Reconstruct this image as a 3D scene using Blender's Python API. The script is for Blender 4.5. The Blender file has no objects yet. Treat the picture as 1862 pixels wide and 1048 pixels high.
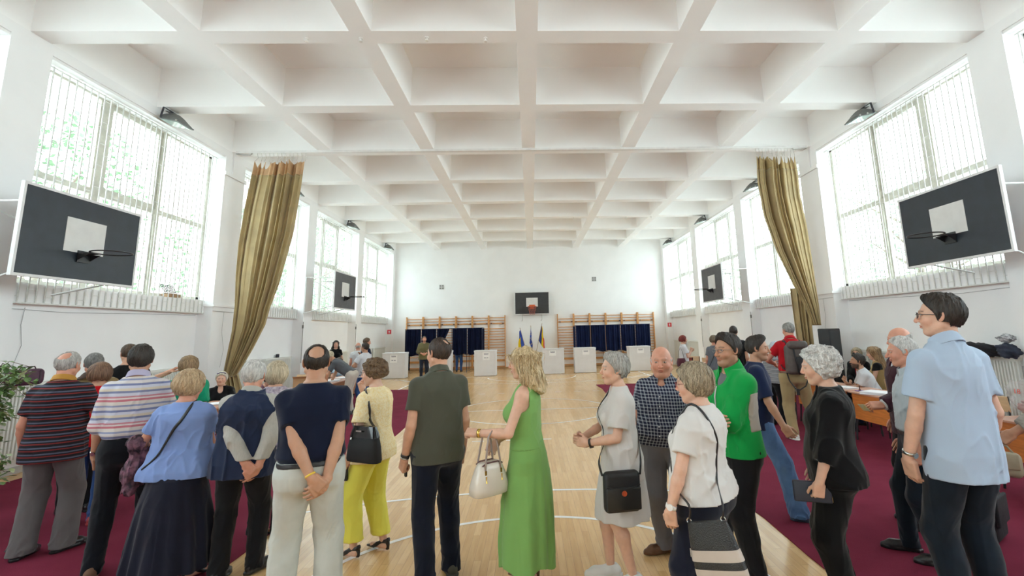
import bpy, math, random
import numpy as np
from mathutils import Vector, Matrix, Euler
PI = math.pi
S = bpy.context.scene
COL = S.collection

# ------------------------------------------------------------------ camera
EYE = 1.82
F, CX, CY = 875.98, 996.14, 454.26
YAW, PITCH, ROLL = 0.038430, 0.168625, 0.024100
def make_camera():
    cy, sy = math.cos(YAW), math.sin(YAW); cp, sp = math.cos(PITCH), math.sin(PITCH); cr, sr = math.cos(ROLL), math.sin(ROLL)
    Ry = np.array([[cy, 0, -sy], [0, 1, 0], [sy, 0, cy]]); Rx = np.array([[1, 0, 0], [0, cp, -sp], [0, sp, cp]])
    Rz = np.array([[cr, -sr, 0], [sr, cr, 0], [0, 0, 1]])
    M = Rz @ Rx @ Ry
    r, u, f = [Vector((a[0], a[2], a[1])) for a in M]
    cam = bpy.data.cameras.new('camera'); o = bpy.data.objects.new('camera', cam); COL.objects.link(o)
    m = Matrix((( r.x, u.x, -f.x, 0), (r.y, u.y, -f.y, 0), (r.z, u.z, -f.z, EYE), (0, 0, 0, 1)))
    o.matrix_world = m
    cam.sensor_width = 36; cam.lens = F / 1862 * 36
    cam.shift_x = (931 - CX) / 1862; cam.shift_y = (CY - 524) / 1862
    cam.clip_start = .05; cam.clip_end = 300
    S.camera = o
make_camera()

# ------------------------------------------------------------------ light: bright hazy daylight through the window walls
S.view_settings.view_transform = 'Standard'; S.view_settings.look = 'None'
S.view_settings.gamma = 1; S.view_settings.use_curve_mapping = False
S.view_settings.exposure = 1.13
W = bpy.data.worlds.new('world'); S.world = W; W.use_nodes = True
bg = W.node_tree.nodes['Background']; bg.inputs[0].default_value = (.86, .94, 1, 1); bg.inputs[1].default_value = 4.2
try:
    S.cycles.max_bounces = 16; S.cycles.diffuse_bounces = 12; S.cycles.transparent_max_bounces = 16
    S.cycles.use_denoising = True; S.cycles.sample_clamp_indirect = 12
    S.cycles.caustics_reflective = False; S.cycles.caustics_refractive = False
except Exception: pass

# ------------------------------------------------------------------ materials
def mat(name, col, rough=.6, noise=0, nscale=8, bump=0, bscale=60, spec=.5, metal=0, coat=0, col2=None, stretch=(1, 1, 1), attr=False, sheen=0, sub=0):
    m = bpy.data.materials.new(name); m.use_nodes = True; nt = m.node_tree; b = nt.nodes['Principled BSDF']
    def n(t, **k):
        q = nt.nodes.new(t)
        for a, v in k.items(): setattr(q, a, v)
        return q
    L = nt.links.new
    b.inputs['Roughness'].default_value = rough; b.inputs['Metallic'].default_value = metal
    b.inputs['Specular IOR Level'].default_value = spec; b.inputs['Coat Weight'].default_value = coat
    if sheen: b.inputs['Sheen Weight'].default_value = sheen
    if sub:
        b.inputs['Subsurface Weight'].default_value = sub; b.inputs['Subsurface Radius'].default_value = (.012, .005, .003); b.inputs['Subsurface Scale'].default_value = 1
    tc = n('ShaderNodeTexCoord'); mp = n('ShaderNodeMapping'); mp.inputs['Scale'].default_value = stretch
    L(tc.outputs['Object'], mp.inputs['Vector'])
    c1 = (*col, 1); c2 = (*(col2 or tuple(min(1, x * (1 - noise)) for x in col)), 1)
    src = None
    if attr:
        at = n('ShaderNodeAttribute', attribute_name='Col'); src = at.outputs['Color']
    if noise or col2:
        nz = n('ShaderNodeTexNoise'); nz.inputs['Scale'].default_value = nscale; nz.inputs['Detail'].default_value = 4
        L(mp.outputs[0], nz.inputs['Vector'])
        rp = n('ShaderNodeMapRange'); rp.inputs[1].default_value = .35; rp.inputs[2].default_value = .65; L(nz.outputs['Fac'], rp.inputs[0])
        mx = n('ShaderNodeMix', data_type='RGBA'); L(rp.outputs[0], mx.inputs[0])
        if src:
            m2 = n('ShaderNodeMix', data_type='RGBA', blend_type='MULTIPLY'); m2.inputs[0].default_value = 1
            mx.inputs[6].default_value = (1, 1, 1, 1); mx.inputs[7].default_value = (1 - noise,) * 3 + (1,)
            L(src, m2.inputs[6]); L(mx.outputs[2], m2.inputs[7]); L(m2.outputs[2], b.inputs['Base Color'])
        else:
            mx.inputs[6].default_value = c1; mx.inputs[7].default_value = c2; L(mx.outputs[2], b.inputs['Base Color'])
    elif src: L(src, b.inputs['Base Color'])
    else: b.inputs['Base Color'].default_value = c1
    if bump:
        nb = n('ShaderNodeTexNoise'); nb.inputs['Scale'].default_value = bscale; nb.inputs['Detail'].default_value = 3
        L(mp.outputs[0], nb.inputs['Vector'])
        bp = n('ShaderNodeBump'); bp.inputs['Strength'].default_value = bump; bp.inputs['Distance'].default_value = .01
        L(nb.outputs['Fac'], bp.inputs['Height']); L(bp.outputs[0], b.inputs['Normal'])
    return m
MT = {}
def M_(key, *a, **k):
    if key not in MT: MT[key] = mat(key, *a, **k)
    return MT[key]
def stripes(name, bands, period, axis=2, rough=.8, wob=.004, plaid=False, base=(.8, .8, .8)):
    """bands: list of (pos 0..1, colour); repeated along an object axis; plaid adds the same bands across"""
    m = bpy.data.materials.new(name); m.use_nodes = True; nt = m.node_tree; b = nt.nodes['Principled BSDF']; L = nt.links.new
    tc = nt.nodes.new('ShaderNodeTexCoord'); sp = nt.nodes.new('ShaderNodeSeparateXYZ')
    nz = nt.nodes.new('ShaderNodeTexNoise'); nz.inputs['Scale'].default_value = 5
    L(tc.outputs['Object'], nz.inputs['Vector'])
    ad = nt.nodes.new('ShaderNodeVectorMath'); ad.operation = 'MULTIPLY_ADD'
    L(nz.outputs['Color'], ad.inputs[0]); ad.inputs[1].default_value = (wob * 2,) * 3; L(tc.outputs['Object'], ad.inputs[2])
    L(ad.outputs[0], sp.inputs[0])
    def ramp(ax, per):
        d = nt.nodes.new('ShaderNodeMath'); d.operation = 'DIVIDE'; d.inputs[1].default_value = per; L(ax, d.inputs[0])
        f = nt.nodes.new('ShaderNodeMath'); f.operation = 'FRACT'; L(d.outputs[0], f.inputs[0])
        r = nt.nodes.new('ShaderNodeValToRGB'); r.color_ramp.interpolation = 'CONSTANT'; cr = r.color_ramp
        while len(cr.elements) > 1: cr.elements.remove(cr.elements[-1])
        cr.elements[0].position = bands[0][0]; cr.elements[0].color = (*bands[0][1], 1)
        for p, c in bands[1:]:
            e = cr.elements.new(p); e.color = (*c, 1)
        L(f.outputs[0], r.inputs[0]); return r.outputs[0]
    if plaid:
        a_ = nt.nodes.new('ShaderNodeMath'); a_.operation = 'ADD'; L(sp.outputs[0], a_.inputs[0])
        k = nt.nodes.new('ShaderNodeMath'); k.operation = 'MULTIPLY'; k.inputs[1].default_value = .6; L(sp.outputs[1], k.inputs[0]); L(k.outputs[0], a_.inputs[1])
        c1 = ramp(sp.outputs[2], period); c2 = ramp(a_.outputs[0], period)
        mx = nt.nodes.new('ShaderNodeMix'); mx.data_type = 'RGBA'; mx.blend_type = 'MULTIPLY' if plaid == 'mul' else 'MIX'; mx.inputs[0].default_value = 1 if plaid == 'mul' else .5
        L(c1, mx.inputs[6]); L(c2, mx.inputs[7]); L(mx.outputs[2], b.inputs['Base Color'])
    else:
        L(ramp(sp.outputs[axis], period), b.inputs['Base Color'])
    b.inputs['Roughness'].default_value = rough; b.inputs['Specular IOR Level'].default_value = .2
    return m

# ------------------------------------------------------------------ mesh collector
class MB:
    def __init__(s): s.v = []; s.f = []; s.mi = []; s.cur = 0; s.sm = []; s.smooth = False
    def add(s, vs, fs):
        o = len(s.v); s.v += [tuple(v) for v in vs]
        for f in fs: s.f.append([i + o for i in f]); s.mi.append(s.cur); s.sm.append(s.smooth)
        return s
    def box(s, a, b, R=None, c=None):
        x0, y0, z0 = a; x1, y1, z1 = b
        vs = [Vector(p) for p in ((x0, y0, z0), (x1, y0, z0), (x1, y1, z0), (x0, y1, z0), (x0, y0, z1), (x1, y0, z1), (x1, y1, z1), (x0, y1, z1))]
        if R is not None: c = Vector(c or (0, 0, 0)); vs = [R @ (v - c) + c for v in vs]
        return s.add(vs, [(0, 3, 2, 1), (4, 5, 6, 7), (0, 1, 5, 4), (1, 2, 6, 5), (2, 3, 7, 6), (3, 0, 4, 7)])
    def cbox(s, c, d, R=None):
        c = Vector(c); d = Vector(d) / 2
        return s.box(c - d, c + d, R, c)
    def rbox(s, c, d, r, R=None, seg=3):
        """rounded box"""
        c = Vector(c); hx, hy, hz = [max(q / 2 - r, 1e-4) for q in d]
        n = seg * 4; vs = []; rows = []
        ph = [(-PI / 2 + PI / 2 * i / seg, -1) for i in range(seg + 1)] + [(PI / 2 * i / seg, 1) for i in range(seg + 1)]
        for (p, sz) in ph:
            row = []
            for k in range(4):
                sx = (1, -1, -1, 1)[k]; sy = (1, 1, -1, -1)[k]
                for i in range(seg + 1):
                    t = PI / 2 * k + PI / 2 * i / seg
                    q = Vector((sx * hx + r * math.cos(p) * math.cos(t), sy * hy + r * math.cos(p) * math.sin(t), sz * hz + r * math.sin(p)))
                    if R is not None: q = R @ q
                    row.append(len(vs)); vs.append(c + q)
            rows.append(row)
        fs = []; m = len(rows[0])
        for a, b in zip(rows, rows[1:]):
            for i in range(m): j = (i + 1) % m; fs.append((a[i], a[j], b[j], b[i]))
        fs.append(tuple(rows[0][::-1])); fs.append(tuple(rows[-1]))
        return s.add(vs, fs)
    def tube(s, pts, r, n=8, cap=True, r2=None, flat=None):
        pts = [Vector(p) for p in pts]; rs = r if isinstance(r, (list, tuple)) else [r] * len(pts)
        o = []; vs = []; up = None
        for i, p in enumerate(pts):
            t = (pts[min(i + 1, len(pts) - 1)] - pts[max(i - 1, 0)])
            t = t.normalized() if t.length > 1e-9 else Vector((0, 0, 1))
            if up is None:
                up = Vector((0, 0, 1)) if abs(t.z) < .9 else Vector((1, 0, 0))
            u = (up - t * up.dot(t)); u = u.normalized() if u.length > 1e-6 else t.orthogonal().normalized()
            w = t.cross(u); up = u
            ra = rs[i]; rb = ra * (flat or 1)
            for k in range(n):
                a = 2 * PI * k / n; vs.append(p + u * math.cos(a) * ra + w * math.sin(a) * rb)
        fs = []
        for i in range(len(pts) - 1):
            for k in range(n):
                a = i * n + k; b = i * n + (k + 1) % n; fs.append((a, b, b + n, a + n))
        if cap: fs.append(tuple(range(n))[::-1]); fs.append(tuple(range((len(pts) - 1) * n, len(pts) * n)))
        return s.add(vs, fs)
    def lathe(s, prof, c=(0, 0, 0), n=24, R=None):
        vs = []; c = Vector(c)
        for r, z in prof:
            for k in range(n):
                a = 2 * PI * k / n; q = Vector((r * math.cos(a), r * math.sin(a), z)); vs.append(c + (R @ q if R is not None else q))
        fs = []
        for i in range(len(prof) - 1):
            for k in range(n): a = i * n + k; b = i * n + (k + 1) % n; fs.append((a, b, b + n, a + n))
        fs.append(tuple(range(n))[::-1]); fs.append(tuple(range((len(prof) - 1) * n, len(prof) * n)))
        return s.add(vs, fs)
    def prism(s, poly, h0, h1, axis='z'):
        n = len(poly)
        f = {'z': lambda a, b, h: (a, b, h), 'y': lambda a, b, h: (a, h, b), 'x': lambda a, b, h: (h, a, b)}[axis]
        vs = [f(a, b, h0) for a, b in poly] + [f(a, b, h1) for a, b in poly]
        return s.add(vs, [tuple(range(n))[::-1], tuple(range(n, 2 * n))] + [(i, (i + 1) % n, (i + 1) % n + n, i + n) for i in range(n)])
    def grid(s, P, closed=False):
        """P: 2-D array of points"""
        h = len(P); w = len(P[0]); vs = [p for r in P for p in r]
        return s.add(vs, [(i * w + j, i * w + (j + 1) % w, (i + 1) * w + (j + 1) % w, (i + 1) * w + j) for i in range(h - 1) for j in range(w if closed else w - 1)])
    def build(s, name, m, parent=None, label=None, sm=None):
        me = bpy.data.meshes.new(name); me.from_pydata(s.v, [], s.f)
        for x in (m if isinstance(m, (list, tuple)) else [m]): me.materials.append(x)
        if len(me.materials) > 1: me.polygons.foreach_set('material_index', s.mi)
        if sm is None: me.polygons.foreach_set('use_smooth', s.sm)
        elif sm: me.polygons.foreach_set('use_smooth', [True] * len(s.f))
        me.update()
        o = bpy.data.objects.new(name, me); COL.objects.link(o)
        if parent is not None: o.parent = parent
        if label: o['label'] = label
        return o
def thing(name, label, cat, loc=(0, 0, 0), rz=0, group=None):
    o = bpy.data.objects.new(name, None); COL.objects.link(o); o.location = loc; o.rotation_euler = (0, 0, rz)
    o['label'] = label; o['category'] = cat
    if group: o['group'] = group
    return o
def tag(o, label, cat, group=None):
    o['label'] = label; o['category'] = cat
    if group: o['group'] = group
    return o
def struct(o): o['kind'] = 'structure'; return o
def solid(o, t):
    md = o.modifiers.new('thickness', 'SOLIDIFY'); md.thickness = t; md.offset = 0; return o
def copy_tree(o, parent=None):
    c = o.copy(); COL.objects.link(c)
    if parent is not None: c.parent = parent
    for ch in list(o.children): copy_tree(ch, c)
    return c
# ================================================================== THE HALL
XW = 7.09; YN, YF = -7.6, 25.46; ZB, ZC = 6.243, 7.02
white = mat('white_plaster', (.90, .90, .90), .85, noise=.03, nscale=1.5, bump=.08, bscale=25, spec=.2)
ceilm = mat('ceiling_paint', (.94, .94, .935), .9, noise=.015, nscale=2.5, bump=.06, bscale=18, spec=.1)
framem = mat('aged_window_paint', (.60, .58, .50), .5, noise=.18, nscale=9)
barm = mat('white_bar_paint', (.74, .74, .71), .45, noise=.12, nscale=20)
# floor: maple parquet, boards running down the hall
def parquet():
    m = bpy.data.materials.new('maple_parquet'); m.use_nodes = True; nt = m.node_tree; b = nt.nodes['Principled BSDF']; L = nt.links.new
    N = nt.nodes.new
    tc = N('ShaderNodeTexCoord'); mp = N('ShaderNodeMapping'); mp.inputs['Rotation'].default_value = (0, 0, PI / 2)
    L(tc.outputs['Object'], mp.inputs[0])
    br = N('ShaderNodeTexBrick'); br.offset = .37; br.inputs['Scale'].default_value = 1
    br.inputs['Brick Width'].default_value = .80; br.inputs['Row Height'].default_value = .062; br.inputs['Mortar Size'].default_value = .0012
    br.inputs['Color1'].default_value = (0, 0, 0, 1); br.inputs['Color2'].default_value = (1, 1, 1, 1); br.inputs['Mortar'].default_value = (.35, .35, .35, 1)
    L(mp.outputs[0], br.inputs['Vector'])
    cr = N('ShaderNodeValToRGB'); e = cr.color_ramp.elements
    e[0].color = (.62, .385, .165, 1); e[1].color = (.755, .50, .25, 1); e.new(.5).color = (.70, .45, .21, 1)
    L(br.outputs['Color'], cr.inputs[0])
    nz = N('ShaderNodeTexNoise'); nz.inputs['Scale'].default_value = 3; nz.inputs['Detail'].default_value = 6
    m2 = N('ShaderNodeMapping'); m2.inputs['Scale'].default_value = (14, 1.1, 1); L(tc.outputs['Object'], m2.inputs[0]); L(m2.outputs[0], nz.inputs[0])
    mx = N('ShaderNodeMix'); mx.data_type = 'RGBA'; mx.blend_type = 'MULTIPLY'; mx.inputs[0].default_value = .40
    g = N('ShaderNodeValToRGB'); g.color_ramp.elements[0].position = .3; g.color_ramp.elements[0].color = (.72, .64, .55, 1); g.color_ramp.elements[1].position = .62; g.color_ramp.elements[1].color = (1, 1, 1, 1)
    L(nz.outputs[0], g.inputs[0]); L(cr.outputs[0], mx.inputs[6]); L(g.outputs[0], mx.inputs[7])
    m3 = N('ShaderNodeMix'); m3.data_type = 'RGBA'; L(br.outputs['Fac'], m3.inputs[0]); L(mx.outputs[2], m3.inputs[6]); m3.inputs[7].default_value = (.42, .26, .13, 1)
    L(m3.outputs[2], b.inputs['Base Color']); b.inputs['Roughness'].default_value = .2; b.inputs['Specular IOR Level'].default_value = .5
    return m
fm = MB().box((-7.5, YN, -.1), (7.5, YF + .1, 0)); struct(fm.build('floor', parquet()))
# ceiling: waffle slab
def strips(edges):
    return list(zip(edges[:-1], edges[1:]))
xs = [-7.6, -XW]
for j in range(-2, 3): xs += [.017 + j * 2.451 - .16, .017 + j * 2.451 + .16]
xs += [XW, 7.6]
ys = [YN]
for k in range(-5, 8): ys += [6.527 + k * 2.358, 6.527 + k * 2.358 + .31]
ys += [YF + .1]
cm = MB()
for i, (x0, x1) in enumerate(strips(xs)):
    for j, (y0, y1) in enumerate(strips(ys)):
        if i % 2 == 1 and j % 2 == 0:
            t = .03
            a = [(x0, y0), (x1, y0), (x1, y1), (x0, y1)]; q = [(x0 + t, y0 + t), (x1 - t, y0 + t), (x1 - t, y1 - t), (x0 + t, y1 - t)]
            cm.add([(x, y, ZB) for x, y in a] + [(x, y, ZC) for x, y in q], [(4, 7, 6, 5), (0, 4, 5, 1), (1, 5, 6, 2), (2, 6, 7, 3), (3, 7, 4, 0)])
        else: cm.add([(x0, y0, ZB), (x1, y0, ZB), (x1, y1, ZB), (x0, y1, ZB)], [(0, 3, 2, 1)])
cm.add([(-7.7, YN - .2, 7.12), (7.7, YN - .2, 7.12), (7.7, YF + .3, 7.12), (-7.7, YF + .3, 7.12)], [(0, 1, 2, 3)])
struct(cm.build('ceiling', ceilm))
# end walls
struct(MB().box((-7.7, YF, 0), (7.7, YF + .2, 7.1)).build('wall_far', white))
struct(MB().box((-7.7, YN - .2, 0), (7.7, YN, 7.1)).build('wall_near', white))
PIL = [(-7.6, -7.2), (-3.1, -2.55), (1.6, 2.18), (6.3, 6.88), (11.05, 11.83), (15.42, 16.0), (20.0, 20.62), (25.1, 25.46)]
BAYS = [(a[1], b[0]) for a, b in zip(PIL, PIL[1:])]
glass = bpy.data.materials.new('window_glass'); glass.use_nodes = True
nt = glass.node_tree; nt.nodes.clear(); N = nt.nodes.new
o_ = N('ShaderNodeOutputMaterial'); tr = N('ShaderNodeBsdfTransparent'); gl = N('ShaderNodeBsdfGlossy'); mx = N('ShaderNodeMixShader'); fr = N('ShaderNodeLayerWeight'); fm_ = N('ShaderNodeMath'); fm_.operation = 'MULTIPLY'; fm_.inputs[1].default_value = .35
tr.inputs[0].default_value = (.93, .97, .96, 1); gl.inputs['Roughness'].default_value = .02; fr.inputs[0].default_value = .1
nt.links.new(fr.outputs['Facing'], fm_.inputs[0]); nt.links.new(fm_.outputs[0], mx.inputs[0]); nt.links.new(tr.outputs[0], mx.inputs[1]); nt.links.new(gl.outputs[0], mx.inputs[2]); nt.links.new(mx.outputs[0], o_.inputs[0])
wn = 0
bayname = {0: 'behind the far end of the queue', 1: 'behind the queue', 2: 'beside the nearest tables', 3: 'next to the nearest backboard', 4: 'half hidden by the olive curtain', 5: 'behind the distant side backboard', 6: 'nearest the end wall'}
for side, sx in (('left', -1), ('right', 1)):
    w = MB(); xo = 7.6
    def bx(x0, y0, z0, x1, y1, z1):
        xa, xb = sorted((sx * x0, sx * x1)); w.box((xa, y0, z0), (xb, y1, z1))
    bx(XW, YN, 6.08, 7.69, YF, 7.1)                         # lintel band
    bx(XW + .02, YN, 6.035, XW + .5, YF, 6.08)
    bx(7.40, YN, 0, 7.69, YF, 2.69)                         # low wall
    for a, b in PIL: bx(XW - .01 if b < 12 and a > 10 else XW, a, 0, 7.69, b, 6.08)
    a, b = PIL[4]; bx(XW - .05, a - .03, 5.62, XW + .3, b + .03, 5.70); bx(XW - .05, a - .03, 2.55, XW + .3, b + .03, 2.6)
    bx(XW - .04, 11.3, 5.70, XW, 11.55, 7.0)
    struct(w.build('wall_' + side, white))
    for bi, (a, b) in enumerate(BAYS):
        wn += 1
        root = bpy.data.objects.new(f'window_{wn}', None); COL.objects.link(root); struct(root); root.location = (sx * 7.47, 0, 0)
        fr_ = MB(); L_ = b - a; z0, z1, zt = 2.69, 6.08, 4.36
        def fb(y0, y1, za, zb, d=.05): fr_.box((-d, y0, za), (d, y1, zb))
        m1, m2 = a + L_ * .325, a + L_ * .655
        fb(a, b, z0, z0 + .07); fb(a, b, z1 - .08, z1); fb(a, a + .07, z0, z1); fb(b - .07, b, z0, z1)
        fb(a, b, zt - .05, zt + .05, .055)
        for mm in (m1, m2): fb(mm - .055, mm + .055, z0, z1, .06); fb(mm - .09, mm + .09, z0, z1, .03)
        # sashes of the upper middle pane
        for ya, yb in ((m1 + .09, m1 + .15), (m2 - .15, m2 - .09)): fb(ya, yb, zt + .05, z1 - .08, .045)
        fb(m1 + .15, m2 - .15, zt + .05, zt + .12, .044); fb(m1 + .15, m2 - .15, z1 - .15, z1 - .08, .044)
        fr_.build('window_frame', framem, root)
        for ya, yb in ((a + .07, m1 - .09), (m1 + .15, m2 - .15), (m2 + .09, b - .07)):
            for za, zb in ((z0 + .07, zt - .05), (zt + .12, z1 - .15)):
                MB().box((-.004, ya - .05, za), (.004, yb + .05, zb + .05)).build('window_pane', glass, root)
        # sill block
        xa, xb = sorted((-sx * .07, -sx * .20)); s_ = MB().box((xa, a, 2.40), (xb, b, 2.688)); s_.build('window_sill', white, root)
        if bi < 2: continue
        # security grille in front of the window
        g = MB(); gx = sx * 7.255; n = int(L_ / .128); rnd = random.Random(bi * 7 + wn)
        for k in range(n):
            y = a + .08 + k * (L_ - .16) / (n - 1)
            g.box((gx - .006, y - .009, 2.40), (gx + .006, y + .009, 6.02))
            if k < n - 1:
                yn = y + (L_ - .16) / (n - 1); off = (k % 2) * .19 + (.09 if k % 4 > 1 else 0)
                z = 2.5 + off
                while z < 6.0:
                    g.box((gx - .004, y, z - .004), (gx + .004, yn, z + .004)); z += .38
        g.box((gx - .008, a + .02, 2.395), (gx + .008, b - .02, 2.415)); g.box((gx - .008, a + .02, 5.99), (gx + .008, b - .02, 6.01))
        for q in (.15, .5, .85):
            y = a + L_ * q; g.tube([(gx, y, 6.0), (gx, y, 6.035), (sx * 7.2, y, 6.036)], .007, 6)
        o = g.build('window_grille', barm)
        tag(o, f'white staggered security grille over the {side} window {bayname[bi]}', 'window grille', 'window security grilles')
        # portal to guide the daylight
        ld = bpy.data.lights.new('daylight_portal', 'AREA'); ld.shape = 'RECTANGLE'; ld.size = L_; ld.size_y = 3.4
        lo = bpy.data.objects.new('daylight_portal', ld); COL.objects.link(lo); lo.location = (sx * 7.62, (a + b) / 2, 4.38)
        lo.rotation_euler = (PI / 2, 0, sx * PI / 2)
        ld.cycles.is_portal = True
for sx in (-1, 1):
    for a, b in BAYS[:2]:
        ld = bpy.data.lights.new('daylight_portal', 'AREA'); ld.shape = 'RECTANGLE'; ld.size = b - a; ld.size_y = 3.4
        lo = bpy.data.objects.new('daylight_portal', ld); COL.objects.link(lo); lo.location = (sx * 7.62, (a + b) / 2, 4.38); lo.rotation_euler = (PI / 2, 0, sx * PI / 2); ld.cycles.is_portal = True
# court markings
lm = mat('court_line_paint', (.88, .88, .86), .3, noise=.08, nscale=12)
g = MB(); zl = .002
def seg(x0, y0, x1, y1, w=.05):
    d = Vector((x1 - x0, y1 - y0)); nrm = Vector((-d.y, d.x)).normalized() * w / 2
    g.add([(x0 + nrm.x, y0 + nrm.y, zl), (x0 - nrm.x, y0 - nrm.y, zl), (x1 - nrm.x, y1 - nrm.y, zl), (x1 + nrm.x, y1 + nrm.y, zl)], [(0, 1, 2, 3)])
def arc(cx, cy, r, a0, a1, n=64, w=.05):
    P = []
    for rr in (r - w / 2, r + w / 2): P.append([(cx + rr * math.cos(a0 + (a1 - a0) * i / n), cy + rr * math.sin(a0 + (a1 - a0) * i / n), zl) for i in range(n + 1)])
    g.grid(P[::-1])
arc(0, 11.95, 1.85, 0, 2 * PI); seg(-6.6, 11.95, -1.9, 11.95); seg(-1.82, 11.95, 1.82, 11.95); seg(1.9, 11.95, 6.6, 11.95)
arc(-.05, 3.36, 1.83, .05, PI - .05); arc(0, -.95, 6.95, .62, PI - .62); arc(0, 20.55, 1.8, PI + .05, 2 * PI - .05); arc(0, 24.85, 6.95, PI + .62, 2 * PI - .62)
for yy in (8.7, 15.2):
    for k in range(-7, 8): seg(k * .58 + .12, yy, k * .58 + .32, yy)
seg(-4.52, 3, -4.52, 21.1); seg(4.70, 3, 4.70, 21.7); seg(-6.3, 21.3, -4.6, 19.75); seg(3.6, 19.1, 5.3, 20.7); seg(-4.4, 21.1, 4.6, 21.1)
struct(g.build('trim_1', lm))
# carpets
cpt = mat('red_carpet', (.205, .026, .054), .95, noise=.28, nscale=2.2, bump=.6, bscale=260, spec=.1, col2=(.175, .020, .044))
def carpet(x0, x1, y0, y1, label, inner):
    m = MB(); n = 60; rnd = random.Random(3); P = []
    for h in (0, 1):
        P.append([])
    top = []
    for i in range(n + 1):
        y = y0 + (y1 - y0) * i / n; w = .02 * math.sin(y * 1.7) + .012 * math.sin(y * 4.1)
        a, b = (x0, x1 + w) if inner > 0 else (x0 + w, x1); zr = .012 + .004 * abs(math.sin(y * 2.3))
        e = b if inner > 0 else a; q = -.02 if inner > 0 else .02
        row = [(a, y, .011), (b - .0, y, .011)] if False else None
        top.append([(a, y, .0), (a, y, .008), ((a + b) / 2, y, .008), (b, y, .008), (b, y, .0)])
    m.grid([r[::-1] for r in top]); m.add(top[0], [(0, 1, 2, 3, 4)]); m.add(top[-1], [(4, 3, 2, 1, 0)])
    # seams of the carpet lengths
    o = m.build('carpet', cpt); return tag(o, label, 'carpet')
carpet(-7.04, -2.52, -7, 16.98, 'dark red carpet along the wall under the left rows of tables', 1)
carpet(2.18, 7.03, -7, 16.85, 'dark red carpet along the wall beneath the woman in black', -1)
# baseboard, conduit on walls
g = MB()
for sx in (-1, 1):
    for a, b in BAYS: g.box(*(((-7.4, a, 0), (-7.385, b, .1)) if sx < 0 else ((7.385, a, 0), (7.4, b, .1))))
struct(g.build('baseboard_sides', M_('grey_base', (.55, .55, .54), .6, noise=.1)))
struct(MB().box((-7.09, 25.445, 0), (7.09, 25.461, .09)).build('baseboard_far', M_('wood_base', (.55, .36, .18), .5, noise=.2, nscale=6)))
# curtain rail across the hall
rail = thing('curtain_rail', 'white curtain rail crossing the hall under a ceiling beam', 'curtain rail', (0, 11.2, 6.2))
MB().box((-6.95, -.03, 0), (6.95, .03, .043)).box((-6.95, -.05, -.012), (6.95, .05, 0)).build('rail_track', M_('rail_white', (.82, .81, .8), .4, noise=.08), rail)
for sx in (-1, 1):
    MB().tube([(sx * 6.95, 0, -.02), (sx * 6.8, 0, -.05), (sx * 6.62, 0, -.05), (sx * 6.58, 0, -.02), (sx * 6.62, 0, .0)], .012, 6).build('pulley_cord', M_('rope_grey', (.45, .44, .42), .8, noise=.2), rail)
# sprinkler / hook heads under the beams
hk = None; spots = [(-3.28, 6.70, 'over the front beam, first from the side wall'), (-2.48, 6.70, 'over the front beam, at the beam crossing'), (-1.49, 6.68, 'over the front beam, third of four'), (-.61, 6.70, 'over the front beam, next to the centre beam')]
for (x, y, l) in spots + [(1.75, 18.5, 'under a distant beam, nearest the centre'), (2.72, 18.5, 'under a distant beam, beside the crossing'), (3.85, 18.5, 'under a distant beam, third from the centre'), (4.85, 18.5, 'under a distant beam, furthest from the centre')]:
    if hk is None:
        hk = MB(); hk.lathe([(.028, ZB), (.028, ZB - .012), (.012, ZB - .015), (.012, ZB - .05), (.026, ZB - .052), (.03, ZB - .062), (.02, ZB - .066)], n=14)
        hk = hk.build('ceiling_hook', M_('hook_white', (.85, .83, .8), .4, noise=.1), sm=False); o = hk
    else: o = hk.copy(); COL.objects.link(o)
    o.location = (x, y, 0); tag(o, 'small white round hook ' + l, 'ceiling hook', 'ceiling hooks')
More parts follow.
